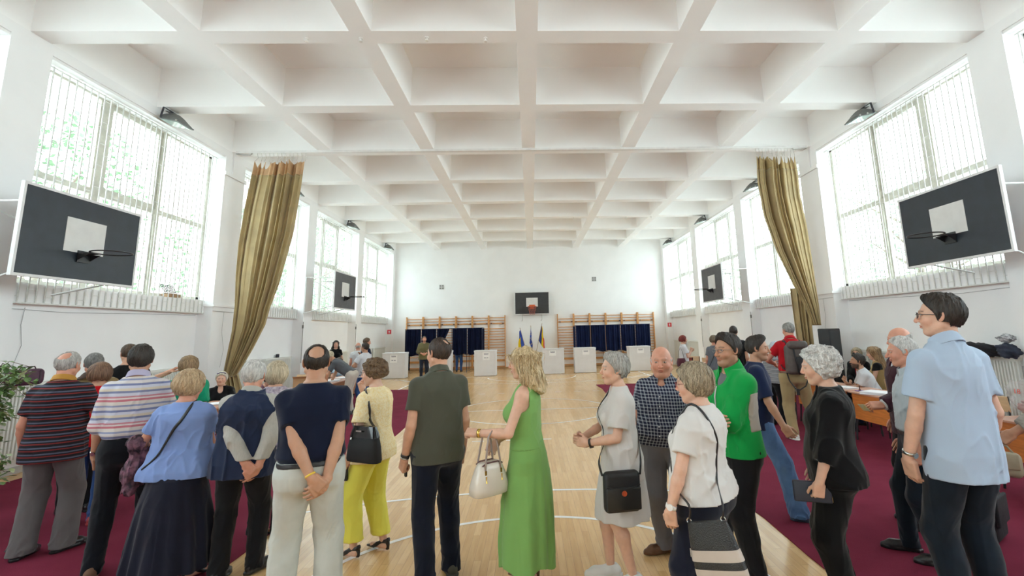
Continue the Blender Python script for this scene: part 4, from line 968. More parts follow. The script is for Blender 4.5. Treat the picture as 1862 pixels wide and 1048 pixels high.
def body_fn(r):
    s = r.s; g = r.g; c = r.c
    def fn(P, part='all'):
        d, qt = torso(r, P, -.004); d = smax(d, -.09 * s - qt[:, 2], .02); d = bust(r, P, d)
        ag = (.6 + .4 * g)
        for k in (1, -1):
            S_, E_, W_, dd, nn, q = r.arm[k]; a = (.90 if r.f else 1.0) * s * ag
            d = smin(d, el(P, S_, V3(.050, .050, .050) * a), .035); d = smin(d, rc(P, S_, E_, .046 * a, .038 * a), .02)
            m = E_ + (W_ - E_) * .28; x = smin(rc(P, E_, m, .038 * a, .041 * a), rc(P, m, W_, .041 * a, .0265 * s), .01); d = smin(d, x, .012)
            d = smin(d, hand(P, W_, dd, nn, k, q, s * (.94 if r.f else 1.02)), .012)
            H_, K_, A_, fy, fz = r.leg[k]; lg = s * (.55 + .45 * g)
            d = smin(d, rc(P, H_, K_, .082 * lg, .053 * lg), .03)
            m = K_ + (A_ - K_) * .3 + V3(0, -.014, 0) * s; x = smin(rc(P, K_, m, .050 * lg, .054 * lg), rc(P, m, A_, .052 * lg, .033 * s), .02); d = smin(d, x, .02)
            fw = Rz(fy) @ V3(0, 1, 0); hl = A_ + V3(0, 0, -.05 * s) - fw * .03 * s; d = smin(d, rc(P, hl, A_ + fw * .13 * s + V3(0, 0, -.06 * s), .03 * s, .022 * s), .02)
        nr = (.050 if r.f else .057) * s * (.7 + .3 * g) * c.get('neck', 1.0)
        hb = r.H + r.RH @ (V3(0, -.022, -.045) * r.hs)
        nk = rc(P, r.nb + r.RT @ (V3(0, 0, -.03) * s), hb, nr * 1.06, nr * .95); d = smin(d, nk, .03)
        for k in (1, -1): d = smin(d, rc(P, r.nb + r.RT @ (V3(.02 * k, 0, .0) * s), r.S[k] * .75 + r.nb * .25, .035 * s, .03 * s), .05)
        hd, _ = head_sdf(r, P)
        return smin(d, hd, .016)
    return fn
HAIRLINE = {
 'short': ([-.10, -.03, -.022, .012, .03, .05, .066, .085, .12], [-.05, -.045, .006, .014, .024, .040, .053, .066, .084]),
 'bob':   ([-.14, -.06, -.02, .02, .055, .075, .12], [.02, .035, .045, .050, .062, .085, .11]),
 'swept': ([-.12, -.05, -.02, .02, .05, .08, .12], [-.03, -.015, .012, .032, .050, .070, .10])}
def hair_fn(r):
    c = r.c; st = c.get('hair', 'short'); vol = c.get('vol', 1.0); sd = c.get('seed', 1)
    def fn(P):
        q = (P - r.H.astype(f32)) @ r.RH.astype(f32) / f32(r.hs); z = q[:, 2]; y = q[:, 1]; x = q[:, 0]
        th = np.arctan2(x, y); 
        def strands(f, a): return a * noise3(np.stack([q[:, 0] * f, q[:, 1] * f, z * f * .22], 1), sd) + a * .6 * noise3(np.stack([x * f * 2.1, y * f * 2.1, z * f * .4], 1), sd + 1)
        if st in ('short', 'crown', 'fringe'):
            t = (.010 if st == 'short' else .0055) * vol; d = el(q, (0, -.014, .034), (.077 + t * .7, .099 + t, .090 + t * 1.15)); hl = HAIRLINE['short']
            if c.get('quiff'): d = smin(d, el(q, (0, .036, .112), (.046, .036, .022 * c['quiff'])), .03)
            d = d + strands(75, .0032 * vol)
            d = smax(d, y - np.interp(z, *hl) + c.get('recede', 0) * .012, .008); d = smax(d, -.072 - z + .010 * np.cos(x * 60), .006)
            if st == 'crown':
                cr = c.get('crown', .055); dd = np.sqrt((x - c.get('crownx', 0)) ** 2 + (y + c.get('crowny', .075)) ** 2 + (z - c.get('crownz', .100)) ** 2); d = smax(d, cr - dd + .006 * noise3(q * 60, sd), .012)
            if st == 'fringe': d = smax(d, z - c.get('fz', .045) + y * .25, .010); d = smax(d, y - .02, .01)
        elif st in ('bob', 'fem'):
            v = .012 * vol; d = el(q, (0, -.018, .026), (.084 + v, .104 + v, .098 + v)) if st == 'fem' else el(q, (0, -.016, .008), (.088 + v, .106 + v, .115 + v * .8))
            d = d + strands(70, .0035 * vol); bt = c.get('hz', -.088 if st == 'bob' else -.078)
            d = smax(d, y - np.interp(z, *(HAIRLINE['bob'] if st == 'bob' else HAIRLINE['swept'])) - .004, .008); d = smax(d, bt - z + .01 * noise3(q * 45, sd + 3), .010)
        elif st == 'long':
            bz = c.get('hz', -.26); wv = c.get('wave', .010)
            d = el(q, (0, -.016, .022), (.094, .112, .106)); zz = np.clip(-z / -bz if False else (-z) / abs(bz), 0, 1)
            rx = .094 + .036 * zz; ry = c.get('hry', .072) + .012 * zz; k = np.sqrt((x / rx) ** 2 + ((y + c.get('hcy', .045) + .03 * zz) / ry) ** 2); dn = (k - 1) * .07; dn = smax(np.maximum(dn, z - .06), bz - z + .030 * noise3(np.stack([x * 22, y * 22, z * 3], 1), sd + 6) + .35 * (y + .05), .03); d = smin(d, dn, .035)
            d = d + wv * .6 * noise3(np.stack([x * 26 + 1.4 * np.sin(z * 38 + 3 * x * 9), y * 26, z * 13], 1), sd) + strands(65, .0045)
            d = smax(d, y - np.interp(z, *HAIRLINE['bob']) - .006 + .02 * np.clip(-z - .05, 0, 1), .008)
        elif st == 'curly':
            v = .020 * vol; d = el(q, (0, -.020, .028), (.088 + v, .108 + v, .098 + v))
            w = noise3(q * 34, sd); w2 = noise3(q * 62 + 5, sd + 2); d = d + .011 * w + .007 * w2 + .004 * noise3(q * 130, sd + 4)
            d = smax(d, y - np.interp(z, *HAIRLINE['swept']) - .012, .010); d = smax(d, c.get('hz', -.085) - z, .012)
        return d * f32(r.hs)
    return fn
def locks(r, hf, Ph, rnd, n, st, c, L, w):
    g = np.random.RandomState(rnd); P = Ph[g.randint(0, len(Ph), n)].astype(f32); q0 = (P - r.H.astype(f32)) @ r.RH.astype(f32); keep = q0[:, 2] > ((c.get('hz', -.07) + L * .8 / r.hs) if st in ('fem', 'bob', 'long', 'curly') else -.05) * r.hs; P = P[keep]; n = len(P)
    wh = (r.H + r.RH @ (V3(c.get('whx', .01), c.get('why', -.05), .14) * r.hs)).astype(f32); up = (r.RH @ V3(0, 0, 1)).astype(f32); e = .004
    def grad(P):
        d0 = hf(P); G = np.stack([hf(P + V3(*[e if i == k else 0 for i in range(3)]).astype(f32)) - d0 for k in range(3)], 1); return d0, G / np.maximum(1e-6, np.linalg.norm(G, axis=1))[:, None]
    steps = 7; tr = [P]; rn = g.randn(n, 3).astype(f32); Ls = (L * (.6 + .7 * g.rand(n))).astype(f32)
    for k in range(steps):
        d0, G = grad(P)
        if st == 'curly': fl = np.stack([noise3(P * 30, i + 3) for i in range(3)], 1) * 2 - up * .3 + rn * .25
        else:
            fl = (P - wh); fl = fl / np.linalg.norm(fl, axis=1)[:, None]; side = 1 if st in ('long', 'bob') else (.75 if st == 'fem' else .45)
            fl = fl - up * side + rn * c.get('mess', .14 if st in ('short', 'crown', 'fringe') else .10)
            if st == 'long': fl = fl + .55 * np.stack([np.sin(P[:, 2] * 45 + rn[:, 0] * 1.5), np.cos(P[:, 2] * 38 + rn[:, 1] * 1.5), 0 * P[:, 2]], 1)
            if c.get('fwd'): fl = fl + (r.RH @ V3(0, c['fwd'], 0)).astype(f32) * ((P - r.H.astype(f32)) @ up > .05 * r.hs)[:, None]
        fl = fl - G * (fl * G).sum(1)[:, None]; fl = fl / np.maximum(1e-6, np.linalg.norm(fl, axis=1))[:, None]
        P2 = P + fl * (Ls / steps)[:, None]; d1 = hf(P2); P = P2 - G * np.clip(d1 - .0012 - .0010 * (k == steps - 1), -.006, .006)[:, None]; tr.append(P)
    tr = np.stack(tr, 1); S_ = steps + 1; T = np.gradient(tr, axis=1); T /= np.maximum(1e-6, np.linalg.norm(T, axis=2))[:, :, None]
    _, G = grad(tr[:, 2]); sd = np.cross(T, G[:, None, :]); sd /= np.maximum(1e-6, np.linalg.norm(sd, axis=2))[:, :, None]; ww = (w * np.array([.35, .8, 1, 1, .95, .8, .5, .08]))[None, :, None] * (.6 + .8 * g.rand(n))[:, None, None]; up_ = G[:, None, :] * ww * .55
    V = np.stack([tr - sd * ww, tr + up_, tr + sd * ww], 2)  # n,S,3,3
    idx = np.arange(n * S_ * 3).reshape(n, S_, 3); Q = np.concatenate([np.stack([idx[:, :-1, a], idx[:, :-1, b], idx[:, 1:, b], idx[:, 1:, a]], -1).reshape(-1, 4) for a, b in ((0, 1), (1, 2))])
    return V.reshape(-1, 3), Q, np.repeat(g.rand(n), S_ * 3)
def mix(a, b, t): return a + (np.asarray(b, f32) - a) * t[:, None]
def skin_col(r, pts):
    c = r.c; sk = np.asarray(c.get('skin', (.62, .36, .25)), f32); n = noise3((pts * 14).astype(f32), 3) * .5 + noise3((pts * 45).astype(f32), 4) * .5
    C = sk[None] * (1 + .07 * n[:, None]); C[:, 0] *= 1 + .02 * n
    q = (pts - r.H) @ r.RH / r.hs; x = np.abs(q[:, 0]); y = q[:, 1]; z = q[:, 2]; ss = lambda a, b, v: np.clip((v - a) / (b - a), 0, 1)
    C = mix(C, sk * np.array([1.05, .72, .68]), .45 * np.exp(-(((x - .045) / .022) ** 2 + ((z + .028) / .022) ** 2)) * (y > .03)); C = mix(C, sk * np.array([1.05, .72, .66]), .5 * np.exp(-((x / .014) ** 2 + ((z + .022) / .014) ** 2)) * (y > .09))
    C = mix(C, sk * np.array([1.02, .75, .7]), .45 * ((x > .076) & (np.abs(z) < .04) & (y < .02)))
    lip = ((x / .021) ** 2 + ((z + .0558) / .0095) ** 2 < 1) & (y > .07); C = mix(C, c.get('lip', sk * np.array([.80, .48, .45])), lip * .85)
    C = mix(C, sk * .35, .7 * ((x < .018) & (np.abs(z + .0558) < .0016) & (y > .075)))
    ex = (x - .0315); ez = z - .010; eye = ((ex / .0115) ** 2 + (ez / .0042) ** 2 < 1) & (y > .06); C = mix(C, (.70, .68, .66), eye * 1.0)
    ir = ((ex / .0056) ** 2 + (ez / .0056) ** 2 < 1) & eye; C = mix(C, c.get('iris', (.06, .045, .03)), ir * 1.0)
    ll = (np.abs(np.sqrt((ex / .0122) ** 2 + (ez / .0052) ** 2) - 1) < .16) & (y > .055) & (ez > -.002); C = mix(C, sk * .25, ll * .8)
    bw = np.exp(-((ez - .0215 - .0025 * np.cos(ex * 90)) / .0040) ** 2) * (np.abs(ex + .001) < .0185) * (y > .05); C = mix(C, c.get('brow', c.get('hc', (.1, .07, .05))), bw * .75)
    hc = np.asarray(c.get('hc', (.1, .07, .05)), f32)
    if c.get('beard', 0):
        b = ss(-.030, -.048, z) * (y > -.01) * (z > -.13) * (1 - lip) ; b = np.maximum(b, ((x < .03) & (z > -.048) & (z < -.036) & (y > .07)) * 1.0); C = mix(C, hc * .9, b * c['beard'] * (.85 + .15 * n))
    if c.get('scalp', 0): b = (y < np.interp(z, *HAIRLINE['short'])) & (z > -.07) & (x < .074 + (z > .02) * .1); C = mix(C, hc, b * c['scalp'])
    return np.clip(C, 0, 1)
skinm = mat('skin', (1, 1, 1), .48, noise=.06, nscale=40, bump=.12, bscale=220, spec=.35, attr=True, sub=.12)
hairm = mat('hair', (1, 1, 1), .48, noise=.34, nscale=60, stretch=(1, 1, .16), bump=.7, bscale=90, spec=.4, attr=True)
def bounds(r, pad=.06):
    pts = [r.H + V3(0, 0, .16), r.H - V3(0, 0, .16), r.H + V3(.14, .14, 0), r.H - V3(.14, .14, 0), r.pel]
    for k in (1, -1):
        S_, E_, W_, d, n, q = r.arm[k]; pts += [S_, E_, W_ + d * .2 * r.s, W_]; H_, K_, A_, *_ = r.leg[k]; pts += [K_, A_ + V3(0, .22, -.1), A_ - V3(0, .12, 0)]
    for z in (-.1, 0, .15, .35):
        for x in (-1, 1):
            for y in (-1, 1): pts.append(r.t2w((.22 * x * r.g, .20 * y * r.g, z)))
    a = np.array(pts); return a.min(0) - pad, a.max(0) + pad
FOLD = 1.0
def folds(P, r, sd, amp, fx=6, fz=9):
    q = P / f32(r.s); w = .05 * noise3(q * 5, sd + 9)
    n1 = noise3(np.stack([(q[:, 0] + w) * fx * 1.5, (q[:, 1] + w) * fx * 1.5, q[:, 2] * fz * .42 + q[:, 0] * 2.5], 1), sd); n2 = noise3(np.stack([(q[:, 0] - w) * fx * 2.4 + 3, q[:, 1] * fx * 2.4, (q[:, 2] + w) * fz * 1.1 - q[:, 0] * 9], 1), sd + 5)
    n3 = noise3(np.stack([q[:, 0] * fx * .7, q[:, 1] * fx * .7, q[:, 2] * fz * .5], 1), sd + 7)
    return amp * (.35 - 1.25 * (1 - np.abs(n1)) ** 4 - .8 * (1 - np.abs(n2)) ** 5 * np.clip(.5 + 1.5 * n3, 0, 1) + .35 * n3)
def top_fn(r, g):
    """g: off, sleeve (0..2 of arm: 1 = elbow, 2 = wrist), hem (torso z), neck ('crew','v','wide','open'), loose"""
    s = r.s; off = g.get('off', .014); hem = g.get('hem', -.06); sl = g.get('sleeve', .55); loose = g.get('loose', .008); amp = g.get('fold', .0075); sd = r.c.get('seed', 1) + g.get('sd', 0)
    hu = g.get('hull', .75 if hem < .04 else .35); T2 = r.T.copy(); zz = T2[:, 0] / s; m_ = (zz > -.03) & (zz < .36); i0 = 2; i1 = 6
    for cc in (1, 2, 3):
        lin_ = np.interp(T2[:, 0], [T2[i0, 0], T2[i1, 0]], [T2[i0, cc], T2[i1, cc]]); tgt = np.maximum(T2[:, cc], lin_) if cc < 3 else lin_ * .6 + T2[:, cc] * .4
        if cc == 3 and r.c.get('belly', 0) > .2: continue
        T2[m_, cc] = T2[m_, cc] * (1 - hu) + tgt[m_] * hu
    lo_ = zz <= -.03; T2[lo_, 1] = T2[i0, 1]; T2[lo_, 2] = T2[i0, 2] * .97; T2[lo_, 3] = T2[i0, 3] * .5; T2 = np.concatenate([[[T2[0, 0] - .12 * s, T2[0, 1], T2[0, 2], T2[0, 3]]], T2])
    def fn(P):
        d, q = torso(r, P, off, T=T2); d = bust(r, P, d, off * .8); z = q[:, 2] / s
        fl = np.clip((.22 - z) / .3, 0, 1.0); d = d - loose * .5 * fl
        ag = (.6 + .4 * r.g) * (.92 if r.f else 1.0) * s
        for k in (1, -1):
            S_, E_, W_, *_ = r.arm[k]
            if sl <= 0:
                if g.get('strap', 1): d = smin(d, rc(P, r.nb + r.RT @ (V3(.06 * k, 0, -.02) * s), S_ + r.RT @ (V3(-.03 * k, 0, .015) * s), .028 * s, .022 * s), .03)
                d = smax(d, -(rc(P, S_ + r.RT @ (V3(.016 * k, 0, -.06) * s), S_ + r.RT @ (V3(.06 * k, 0, .1) * s), .060 * s, .062 * s)), .01); continue
            d = smin(d, el(P, S_, V3(1, 1, 1) * (.050 * ag + off)), .03); d = smin(d, rc(P, r.nb + r.RT @ (V3(.02 * k, 0, .0) * s), S_ * .75 + r.nb * .25, .034 * s + off, .028 * s + off), .04)
            if sl <= 1:
                e = S_ + (E_ - S_) * sl; u = nrm(E_ - S_); x = rc(P, S_, S_ + (E_ - S_) * (sl + .12), .047 * ag + off, .044 * ag + off + g.get('flare', .008))
                x = smax(x, ((P - e.astype(f32)) @ u.astype(f32)), .004)
                cut = np.maximum(rc(P, S_ + (E_ - S_) * .1, E_, .047 * ag + off * .3, .041 * ag + off * .4), -((P - (e - u * .022).astype(f32)) @ u.astype(f32))); x = np.maximum(x, -cut)
            else:
                f_ = min(1, sl - 1); e = E_ + (W_ - E_) * f_; u = nrm(W_ - E_)
                x = rc(P, S_, E_, .048 * ag + off, .042 * ag + off + .005); y_ = rc(P, E_, W_, .042 * ag + off + .006, .030 * s + off + .004)
                y_ = smax(y_, ((P - e.astype(f32)) @ u.astype(f32)), .004); x = smin(x, y_, .02)
            d = smin(d, x, .022)
        if g.get('ext'): d = smin(d, g['ext'](P), .02)
        d = d + folds(P, r, sd, amp)
        # neckline
        nk = g.get('neck', 'crew'); c_ = {'crew': (0, .030, .575), 'v': (0, .075, .535), 'wide': (0, .045, .560), 'open': (0, .06, .55), 'high': (0, .01, .605)}[nk]; rr = {'crew': (.072, .075, .050), 'v': (.055, .060, .105), 'wide': (.088, .085, .062), 'open': (.058, .07, .07), 'high': (.07, .07, .05)}[nk]
        d = smax(d, -el(P, r.t2w(c_), V3(rr) * s, r.RT), .004)
        d = smax(d, z * s - (.56 if nk != 'high' else .585) * s, .004)
        hz = hem * s; hm = g.get('hemw', 0)
        d = smax(d, hz - q[:, 2] + hm * s * q[:, 1], .004)
        inner, _ = torso(r, P, off * .25); d = np.maximum(d, -np.maximum(inner - loose * .3, q[:, 2] - hz - .03 * s))
        if g.get('tuck') is not None: d = d + np.clip((g['tuck'] + .03 - z) / .05, 0, 1) * .03
        if g.get('cut'): d = g['cut'](P, d, q)
        return d
    return fn
def leg_fn(r, g):
    s = r.s; off = g.get('off', .014); w = g.get('w', .0); amp = g.get('fold', .0075); sd = r.c.get('seed', 1) + 40; top = g.get('top', .10); hemz = g.get('hem', .035)
    lg = s * (.55 + .45 * r.g)
    def fn(P):
        d, q = torso(r, P, off * .9); d = smax(d, q[:, 2] - top * s, .004); d = smax(d, -.120 * s - q[:, 2], .05)
        ds = []
        for k in (1, -1):
            H_, K_, A_, fy, fz = r.leg[k]
            x = rc(P, H_ + V3(0, 0, -.01), K_, .094 * lg + off, .052 * lg + off + w * .7); A2 = A_ + V3(0, -.006, -.06) * s
            m = K_ + (A_ - K_) * .35 + V3(0, -.012, 0) * s
            y_ = rc(P, K_, A2, .053 * lg + off + w * .7, g.get('cuff', .050) * s + w)
            y_ = smin(y_, rc(P, K_ + (m - K_) * .3, m, .049 * lg + off, .050 * lg + off), .03); x = smin(x, y_, .03)
            L = np.linalg.norm(A_ - K_); t = ((P - K_.astype(f32)) @ nrm(A_ - K_).astype(f32)) / f32(L)
            bunch = np.clip((t - .6) / .4, 0, 1) * .9 + np.exp(-(t / .18) ** 2) * .35
            nb_ = noise3(np.stack([P[:, 0] * 8, P[:, 1] * 8, P[:, 2] * 17 + 2.5 * np.sin(P[:, 0] * 14 + k)], 1), sd + k); nv_ = noise3(np.stack([P[:, 0] * 17, P[:, 1] * 17, P[:, 2] * 3.2], 1), sd + 3 + k)
            x = x - amp * (bunch * (2.0 * (1 - np.abs(nb_)) ** 4 - .5) + .7 * (1 - np.abs(nv_)) ** 5)
            hz = hemz + fz; x = smax(x, hz * s - P[:, 2], .004); ds.append(x)
        e = smin(ds[0], ds[1], .006); d = smin(d, e, .055) + folds(P, r, sd, amp * .5, 5, 6)
        return d
    return fn
def skirt_fn(r, g):
    s = r.s; T = np.array(g['T']) * s; n = g.get('pleats', 0); amp = g.get('pamp', .0); off = g.get('off', .012); sd = r.c.get('seed', 1) + 60
    def fn(P):
        z = P[:, 2]; cx = np.interp(z, T[:, 0], T[:, 4]) if T.shape[1] > 4 else 0; x = P[:, 0] - f32(r.pel[0]) - cx; y = P[:, 1] - f32(r.pel[1])
        rx = np.interp(z, T[:, 0], T[:, 1]); ry = np.interp(z, T[:, 0], T[:, 2]); cy = np.interp(z, T[:, 0], T[:, 3]); a = np.arctan2(x, y - cy)
        q = np.clip((T[-1, 0] - z) / (T[-1, 0] - T[0, 0]), 0, 1)
        md = 1 + (amp * q * (np.sin(a * n + 1.3 * np.sin(a * 3 + sd)) + .5 * np.sin(a * (n * .53) + 1.1 + sd + 3 * q)) if n else 0)
        k = np.sqrt((x / (rx * md)) ** 2 + ((y - cy) / (ry * md)) ** 2); d = (k - 1) * np.minimum(rx, ry) * .9
        dt, _q = torso(r, P, off * .4); dt = smax(dt, -.10 * s - _q[:, 2], .03); d = smin(d, dt, .03)
        d = d + folds(P, r, sd, g.get('fold', .004), 7, 2.0)
        d = smax(d, z - T[-1, 0], .004); d = smax(d, T[0, 0] - z + g.get('hw', .006) * np.sin(a * 5), .003)
        return d
    return fn
def shoe_fn(r, k, st):
    H_, K_, A_, fy, fz = r.leg[k]; s = r.s; F = Rz(fy); o = V3(A_[0], A_[1], fz * s)
    def fn(P):
        q = (P - o.astype(f32)) @ F.astype(f32) / f32(s); z = q[:, 2]
        if st == 'heel':
            lift = np.interp(q[:, 1], [-.06, .02, .10, .2], [.055, .04, .0, .0]).astype(f32); p = q.copy(); p[:, 2] -= lift
            d = rc(p, V3(0, -.045, .028), V3(0, .06, .022), .028, .030); d = smin(d, rc(p, V3(0, .06, .022), V3(0, .185, .010), .034, .010), .02)
            d = smax(d, -rc(p, V3(0, -.03, .066), V3(0, .075, .058), .030, .030), .006); d = smax(d, -p[:, 2], .002)
            d = np.minimum(d, rc(q, V3(0, -.052, .055), V3(0, -.050, .0), .019, .016)); d = smax(d, .001 - z, .001)
            return d * f32(s)
        bulk = {'sneaker': .005, 'loafer': 0, 'dress': 0}[st]
        d = rc(q, V3(0, -.045, .045), V3(0, .02, .045), .036 + bulk, .038 + bulk); d = smin(d, rc(q, V3(0, .02, .040), V3(0, .125, .032), .038 + bulk, .040 + bulk), .02); d = smin(d, rc(q, V3(0, .125, .028), V3(.0, .185, .022), .038 + bulk, .022 + bulk), .02)
        d = smin(d, rc(q, V3(0, -.02, .05), V3(0, -.015, .085), .040, .040), .02); d = smax(d, z - .095, .006); d = smax(d, .018 - z, .003)
        sole = np.abs(q[:, 0]) - np.interp(q[:, 1], [-.09, -.06, .0, .10, .16, .21], [.012, .040, .036, .046, .038, .010]) - bulk; sole = np.maximum(sole, np.abs(q[:, 1] - .058) - .150 - bulk); sole = smax(sole, np.abs(z - .012) - .012, .003)
        return smin(d, sole, .004) * f32(s)
    return fn, o
def ring_part(r, name, a, b, t, rad, w, thick, m, parent, label=None, face=None):
    """band around a limb from a to b at fraction t"""
    c_ = a + (b - a) * t; u = Vector(nrm(b - a)); R = u.to_track_quat('Z', 'Y').to_matrix(); M = MB(); M.smooth = True
    M.lathe([(rad, -w), (rad + thick, -w), (rad + thick, w), (rad, w)], c_, 24, R)
    if face is not None:
        M.smooth = False; f = Vector(nrm(face)); f = (f - u * f.dot(u)).normalized(); M.tube([Vector(c_) + f * (rad), Vector(c_) + f * (rad + thick + .006)], .017, 16)
    return M.build(name, m, parent, label)
def glasses(r, parent, col=(.03, .03, .03), w=.0255, h=.018, rim=.0016, label=None, shade=False):
    g = MB(); g.smooth = True; T = lambda x, y, z: Vector(r.H + r.RH @ (V3(x, y, z) * r.hs))
    for k in (1, -1):
        g.tube([T(k * .033 + w * math.cos(a), .103 - .010 * abs(math.cos(a)) * (1 if k * math.cos(a) > 0 else .2), .008 + h * math.sin(a)) for a in [2 * PI * i / 20 for i in range(21)]], rim, 5, cap=False)
        g.tube([T(k * (.033 + w), .092, .014), T(k * .078, .05, .014), T(k * .0815, -.004, .012), T(k * .080, -.02, .0)], rim, 5)
    g.tube([T(-.009, .104, .012), T(0, .108, .014), T(.009, .104, .012)], rim, 5)
    o = g.build('glasses', M_('glasses_' + str(col), col, .3, noise=.05), parent, label)
    if shade:
        q = MB()
        for k in (1, -1): q.add([T(k * .033 + w * math.cos(a), .1015 - .010 * abs(math.cos(a)) * (1 if k * math.cos(a) > 0 else .2), .008 + h * math.sin(a)) for a in [2 * PI * i / 16 for i in range(16)]], [tuple(range(16)) if k else ()])
        solid(q.build('lens', M_('lens_dark', (.02, .02, .02), .1, noise=.05), o), .001)
    return o
def surf_pt(fn, o, d, out=.006, far=.6):
    """first point outside the surface along a ray from inside"""
    t = np.linspace(0, far, 160); P = (V3(o) + np.outer(t, nrm(d))).astype(f32); v = fn(P); i = np.where(v < 0)[0]
    i = (i[-1] if len(i) else 0); return V3(P[i]) + nrm(d) * (out + far / 160)
def strap(r, fn, spec, m, w=.011, out=.004, parent=None, name='strap', thick=.35):
    """spec: list of ('t', angle, z) around the torso or world-local points"""
    pts = []
    for q in spec:
        if q[0] == 't':
            o = r.t2w((0, -.01, q[2])); d = r.RT @ V3(math.sin(q[1]), math.cos(q[1]), q[3] if len(q) > 3 else 0); pts.append(surf_pt(fn, o, d, out))
        elif q[0] == 'p': pts.append(r.t2w(q[1]))
        else: pts.append(V3(q[1]))
    # smooth
    P = [V3(p) for p in pts]; Q = []
    for i in range(len(P) - 1):
        p0 = P[max(i - 1, 0)]; p1 = P[i]; p2 = P[i + 1]; p3 = P[min(i + 2, len(P) - 1)]
        for j in range(5): t = j / 5; Q.append(.5 * ((2 * p1) + (p2 - p0) * t + (2 * p0 - 5 * p1 + 4 * p2 - p3) * t * t + (3 * p1 - p0 - 3 * p2 + p3) * t ** 3))
    Q.append(P[-1]); M = MB(); M.smooth = True; vs = []; n = len(Q)
    for i, p in enumerate(Q):
        tg = nrm(Q[min(i + 1, n - 1)] - Q[max(i - 1, 0)]); ax = r.t2w((0, 0, (r.RT.T @ (p - r.pel))[2] / r.s)); o_ = nrm((p - ax) + V3(1e-4, 0, 0)); o_ = nrm(o_ - tg * (o_ @ tg)); sd = np.cross(tg, o_)
        vs.append([p + sd * w + o_ * thick * w * 0, p + o_ * thick * w, p - sd * w, p - o_ * thick * w])
    M.grid([[tuple(v) for v in row] for row in vs], True); M.smooth = False
    return M.build(name, m, parent), Q
LOD = {'near': (.0075, .0034, .0028, .0075), 'mid': (.011, .0055, .0042, .010), 'far': (.017, .010, .0075, .014)}
PEOPLE = []
def person(c):
    r = rig(c); v, vh, vd, vc = LOD[c.get('lod', 'near')]; loc = c['at']
    root = thing('person', c['label'], 'person', (loc[0], loc[1], c.get('z', .008)), c['face'], c.get('group'))
    lo, hi = bounds(r); fn = body_fn(r); lo[2] = max(lo[2], 0.0)
    P1, Q1 = sdf_mesh(fn, lo, hi, v); P1[:, 2] = np.maximum(P1[:, 2], .006)
    # finer head and hands, same surface
    hr = .175 * r.hs; parts = []; boxes = [(r.H + V3(0, 0, -.01) - hr * V3(.75, .95, .80), r.H + V3(0, 0, -.01) + hr * V3(.75, .95, .85), vh)]
    for k in (1, -1):
        W_, d, q = r.arm[k][2], r.arm[k][3], r.arm[k][5]
        if q.get('skip'): continue
        ce = W_ + d * .085 * r.s; boxes.append((ce - .125 * r.s, ce + .125 * r.s, vd))
    keep = np.ones(len(Q1), bool)
    def inside(P, b, m): return ((P > b[0] + m) & (P < b[1] - m)).all(1)
    allP = [P1]; allQ = []
    for b in boxes: keep &= ~inside(P1, b, v * 1.2)[Q1].all(1)
    allQ.append(Q1[keep]); n = len(P1)
    for bi, b in enumerate(boxes):
        Pb, Qb = sdf_mesh(fn, b[0], b[1], b[2]); kb = inside(Pb, b, b[2] * 1.01)[Qb].any(1)
        for b2 in boxes[:bi]: kb &= ~inside(Pb, b2, b2[2] * 3)[Qb].all(1)
        allP.append(Pb); allQ.append(Qb[kb] + n); n += len(Pb)
    Pb = np.concatenate(allP); Qb = np.concatenate(allQ); us = np.zeros(len(Pb), bool); us[Qb.ravel()] = True; ix = np.cumsum(us) - 1
    Pb = Pb[us]; Qb = ix[Qb]
    np_mesh('body', Pb, Qb, skinm, root, skin_col(r, Pb))
    if c.get('hair', 'short') != 'none':
        hf = hair_fn(r); e = V3(.17, .17, .17) * r.hs; bz = V3(0, 0, min(0, c.get('hz', 0)) * 1.05 + .0)
        a_ = r.H - e; a_[2] -= .16 if c.get('hair') == 'long' else 0
        Ph, Qh = clean(*sdf_mesh(hf, a_, r.H + e, vh * (1 if c.get('hair') != 'curly' else .9)))
        hc = np.asarray(c.get('hc', (.1, .07, .05)), f32); q = (Ph - r.H) @ r.RH / r.hs; hc2 = np.asarray(c.get('hc2', hc * 1.25), f32)
        th = np.arctan2(q[:, 0], q[:, 1] + .02); n1 = noise3(np.stack([q[:, 0] * 85, q[:, 1] * 85, q[:, 2] * 14], 1).astype(f32), 9) * .5 + .5; n2 = noise3(np.stack([q[:, 0] * 210, q[:, 1] * 210, q[:, 2] * 30], 1).astype(f32), 8)
        C = hc[None] * (1 - n1[:, None]) + hc2[None] * n1[:, None]; C = C * (1 + .18 * n2[:, None])
        nl = {'near': 2600, 'mid': 600, 'far': 0}[c.get('lod', 'near')]; st = c.get('hair', 'short')
        if nl:
            Ll, wl = {'short': (.030, .0013), 'crown': (.026, .0011), 'fringe': (.022, .0010), 'fem': (.055, .0018), 'bob': (.09, .0018), 'long': (.15, .0022), 'curly': (.035, .0018)}[st]
            k_ = 1 if nl > 600 else 1.7; Pl, Ql, tl = locks(r, hf, Ph, c.get('seed', 1), int(nl * (1.6 if st in ('long', 'curly') else 1)), st, c, Ll * r.hs, wl * r.hs * k_)
            Cl = hc[None] * (1 - tl[:, None]) * .9 + hc2[None] * tl[:, None] * 1.1; Qh = np.concatenate([Qh, Ql + len(Ph)]); Ph = np.concatenate([Ph, Pl]); C = np.concatenate([C, Cl])
        np_mesh('hair', Ph, Qh, hairm, root, np.clip(C, 0, 1))
    fns = {}; last = None; hems = [g.get('hem', -.06) for g in c.get('wear', []) if g['k'] == 'top' and g.get('tuck') is None and not g.get('cut')]; mh = min(hems) if hems else 1
    for g in c.get('wear', []):
        if g['k'] == 'trousers' and 'top' not in g and mh < -.03: g['top'] = mh + .055
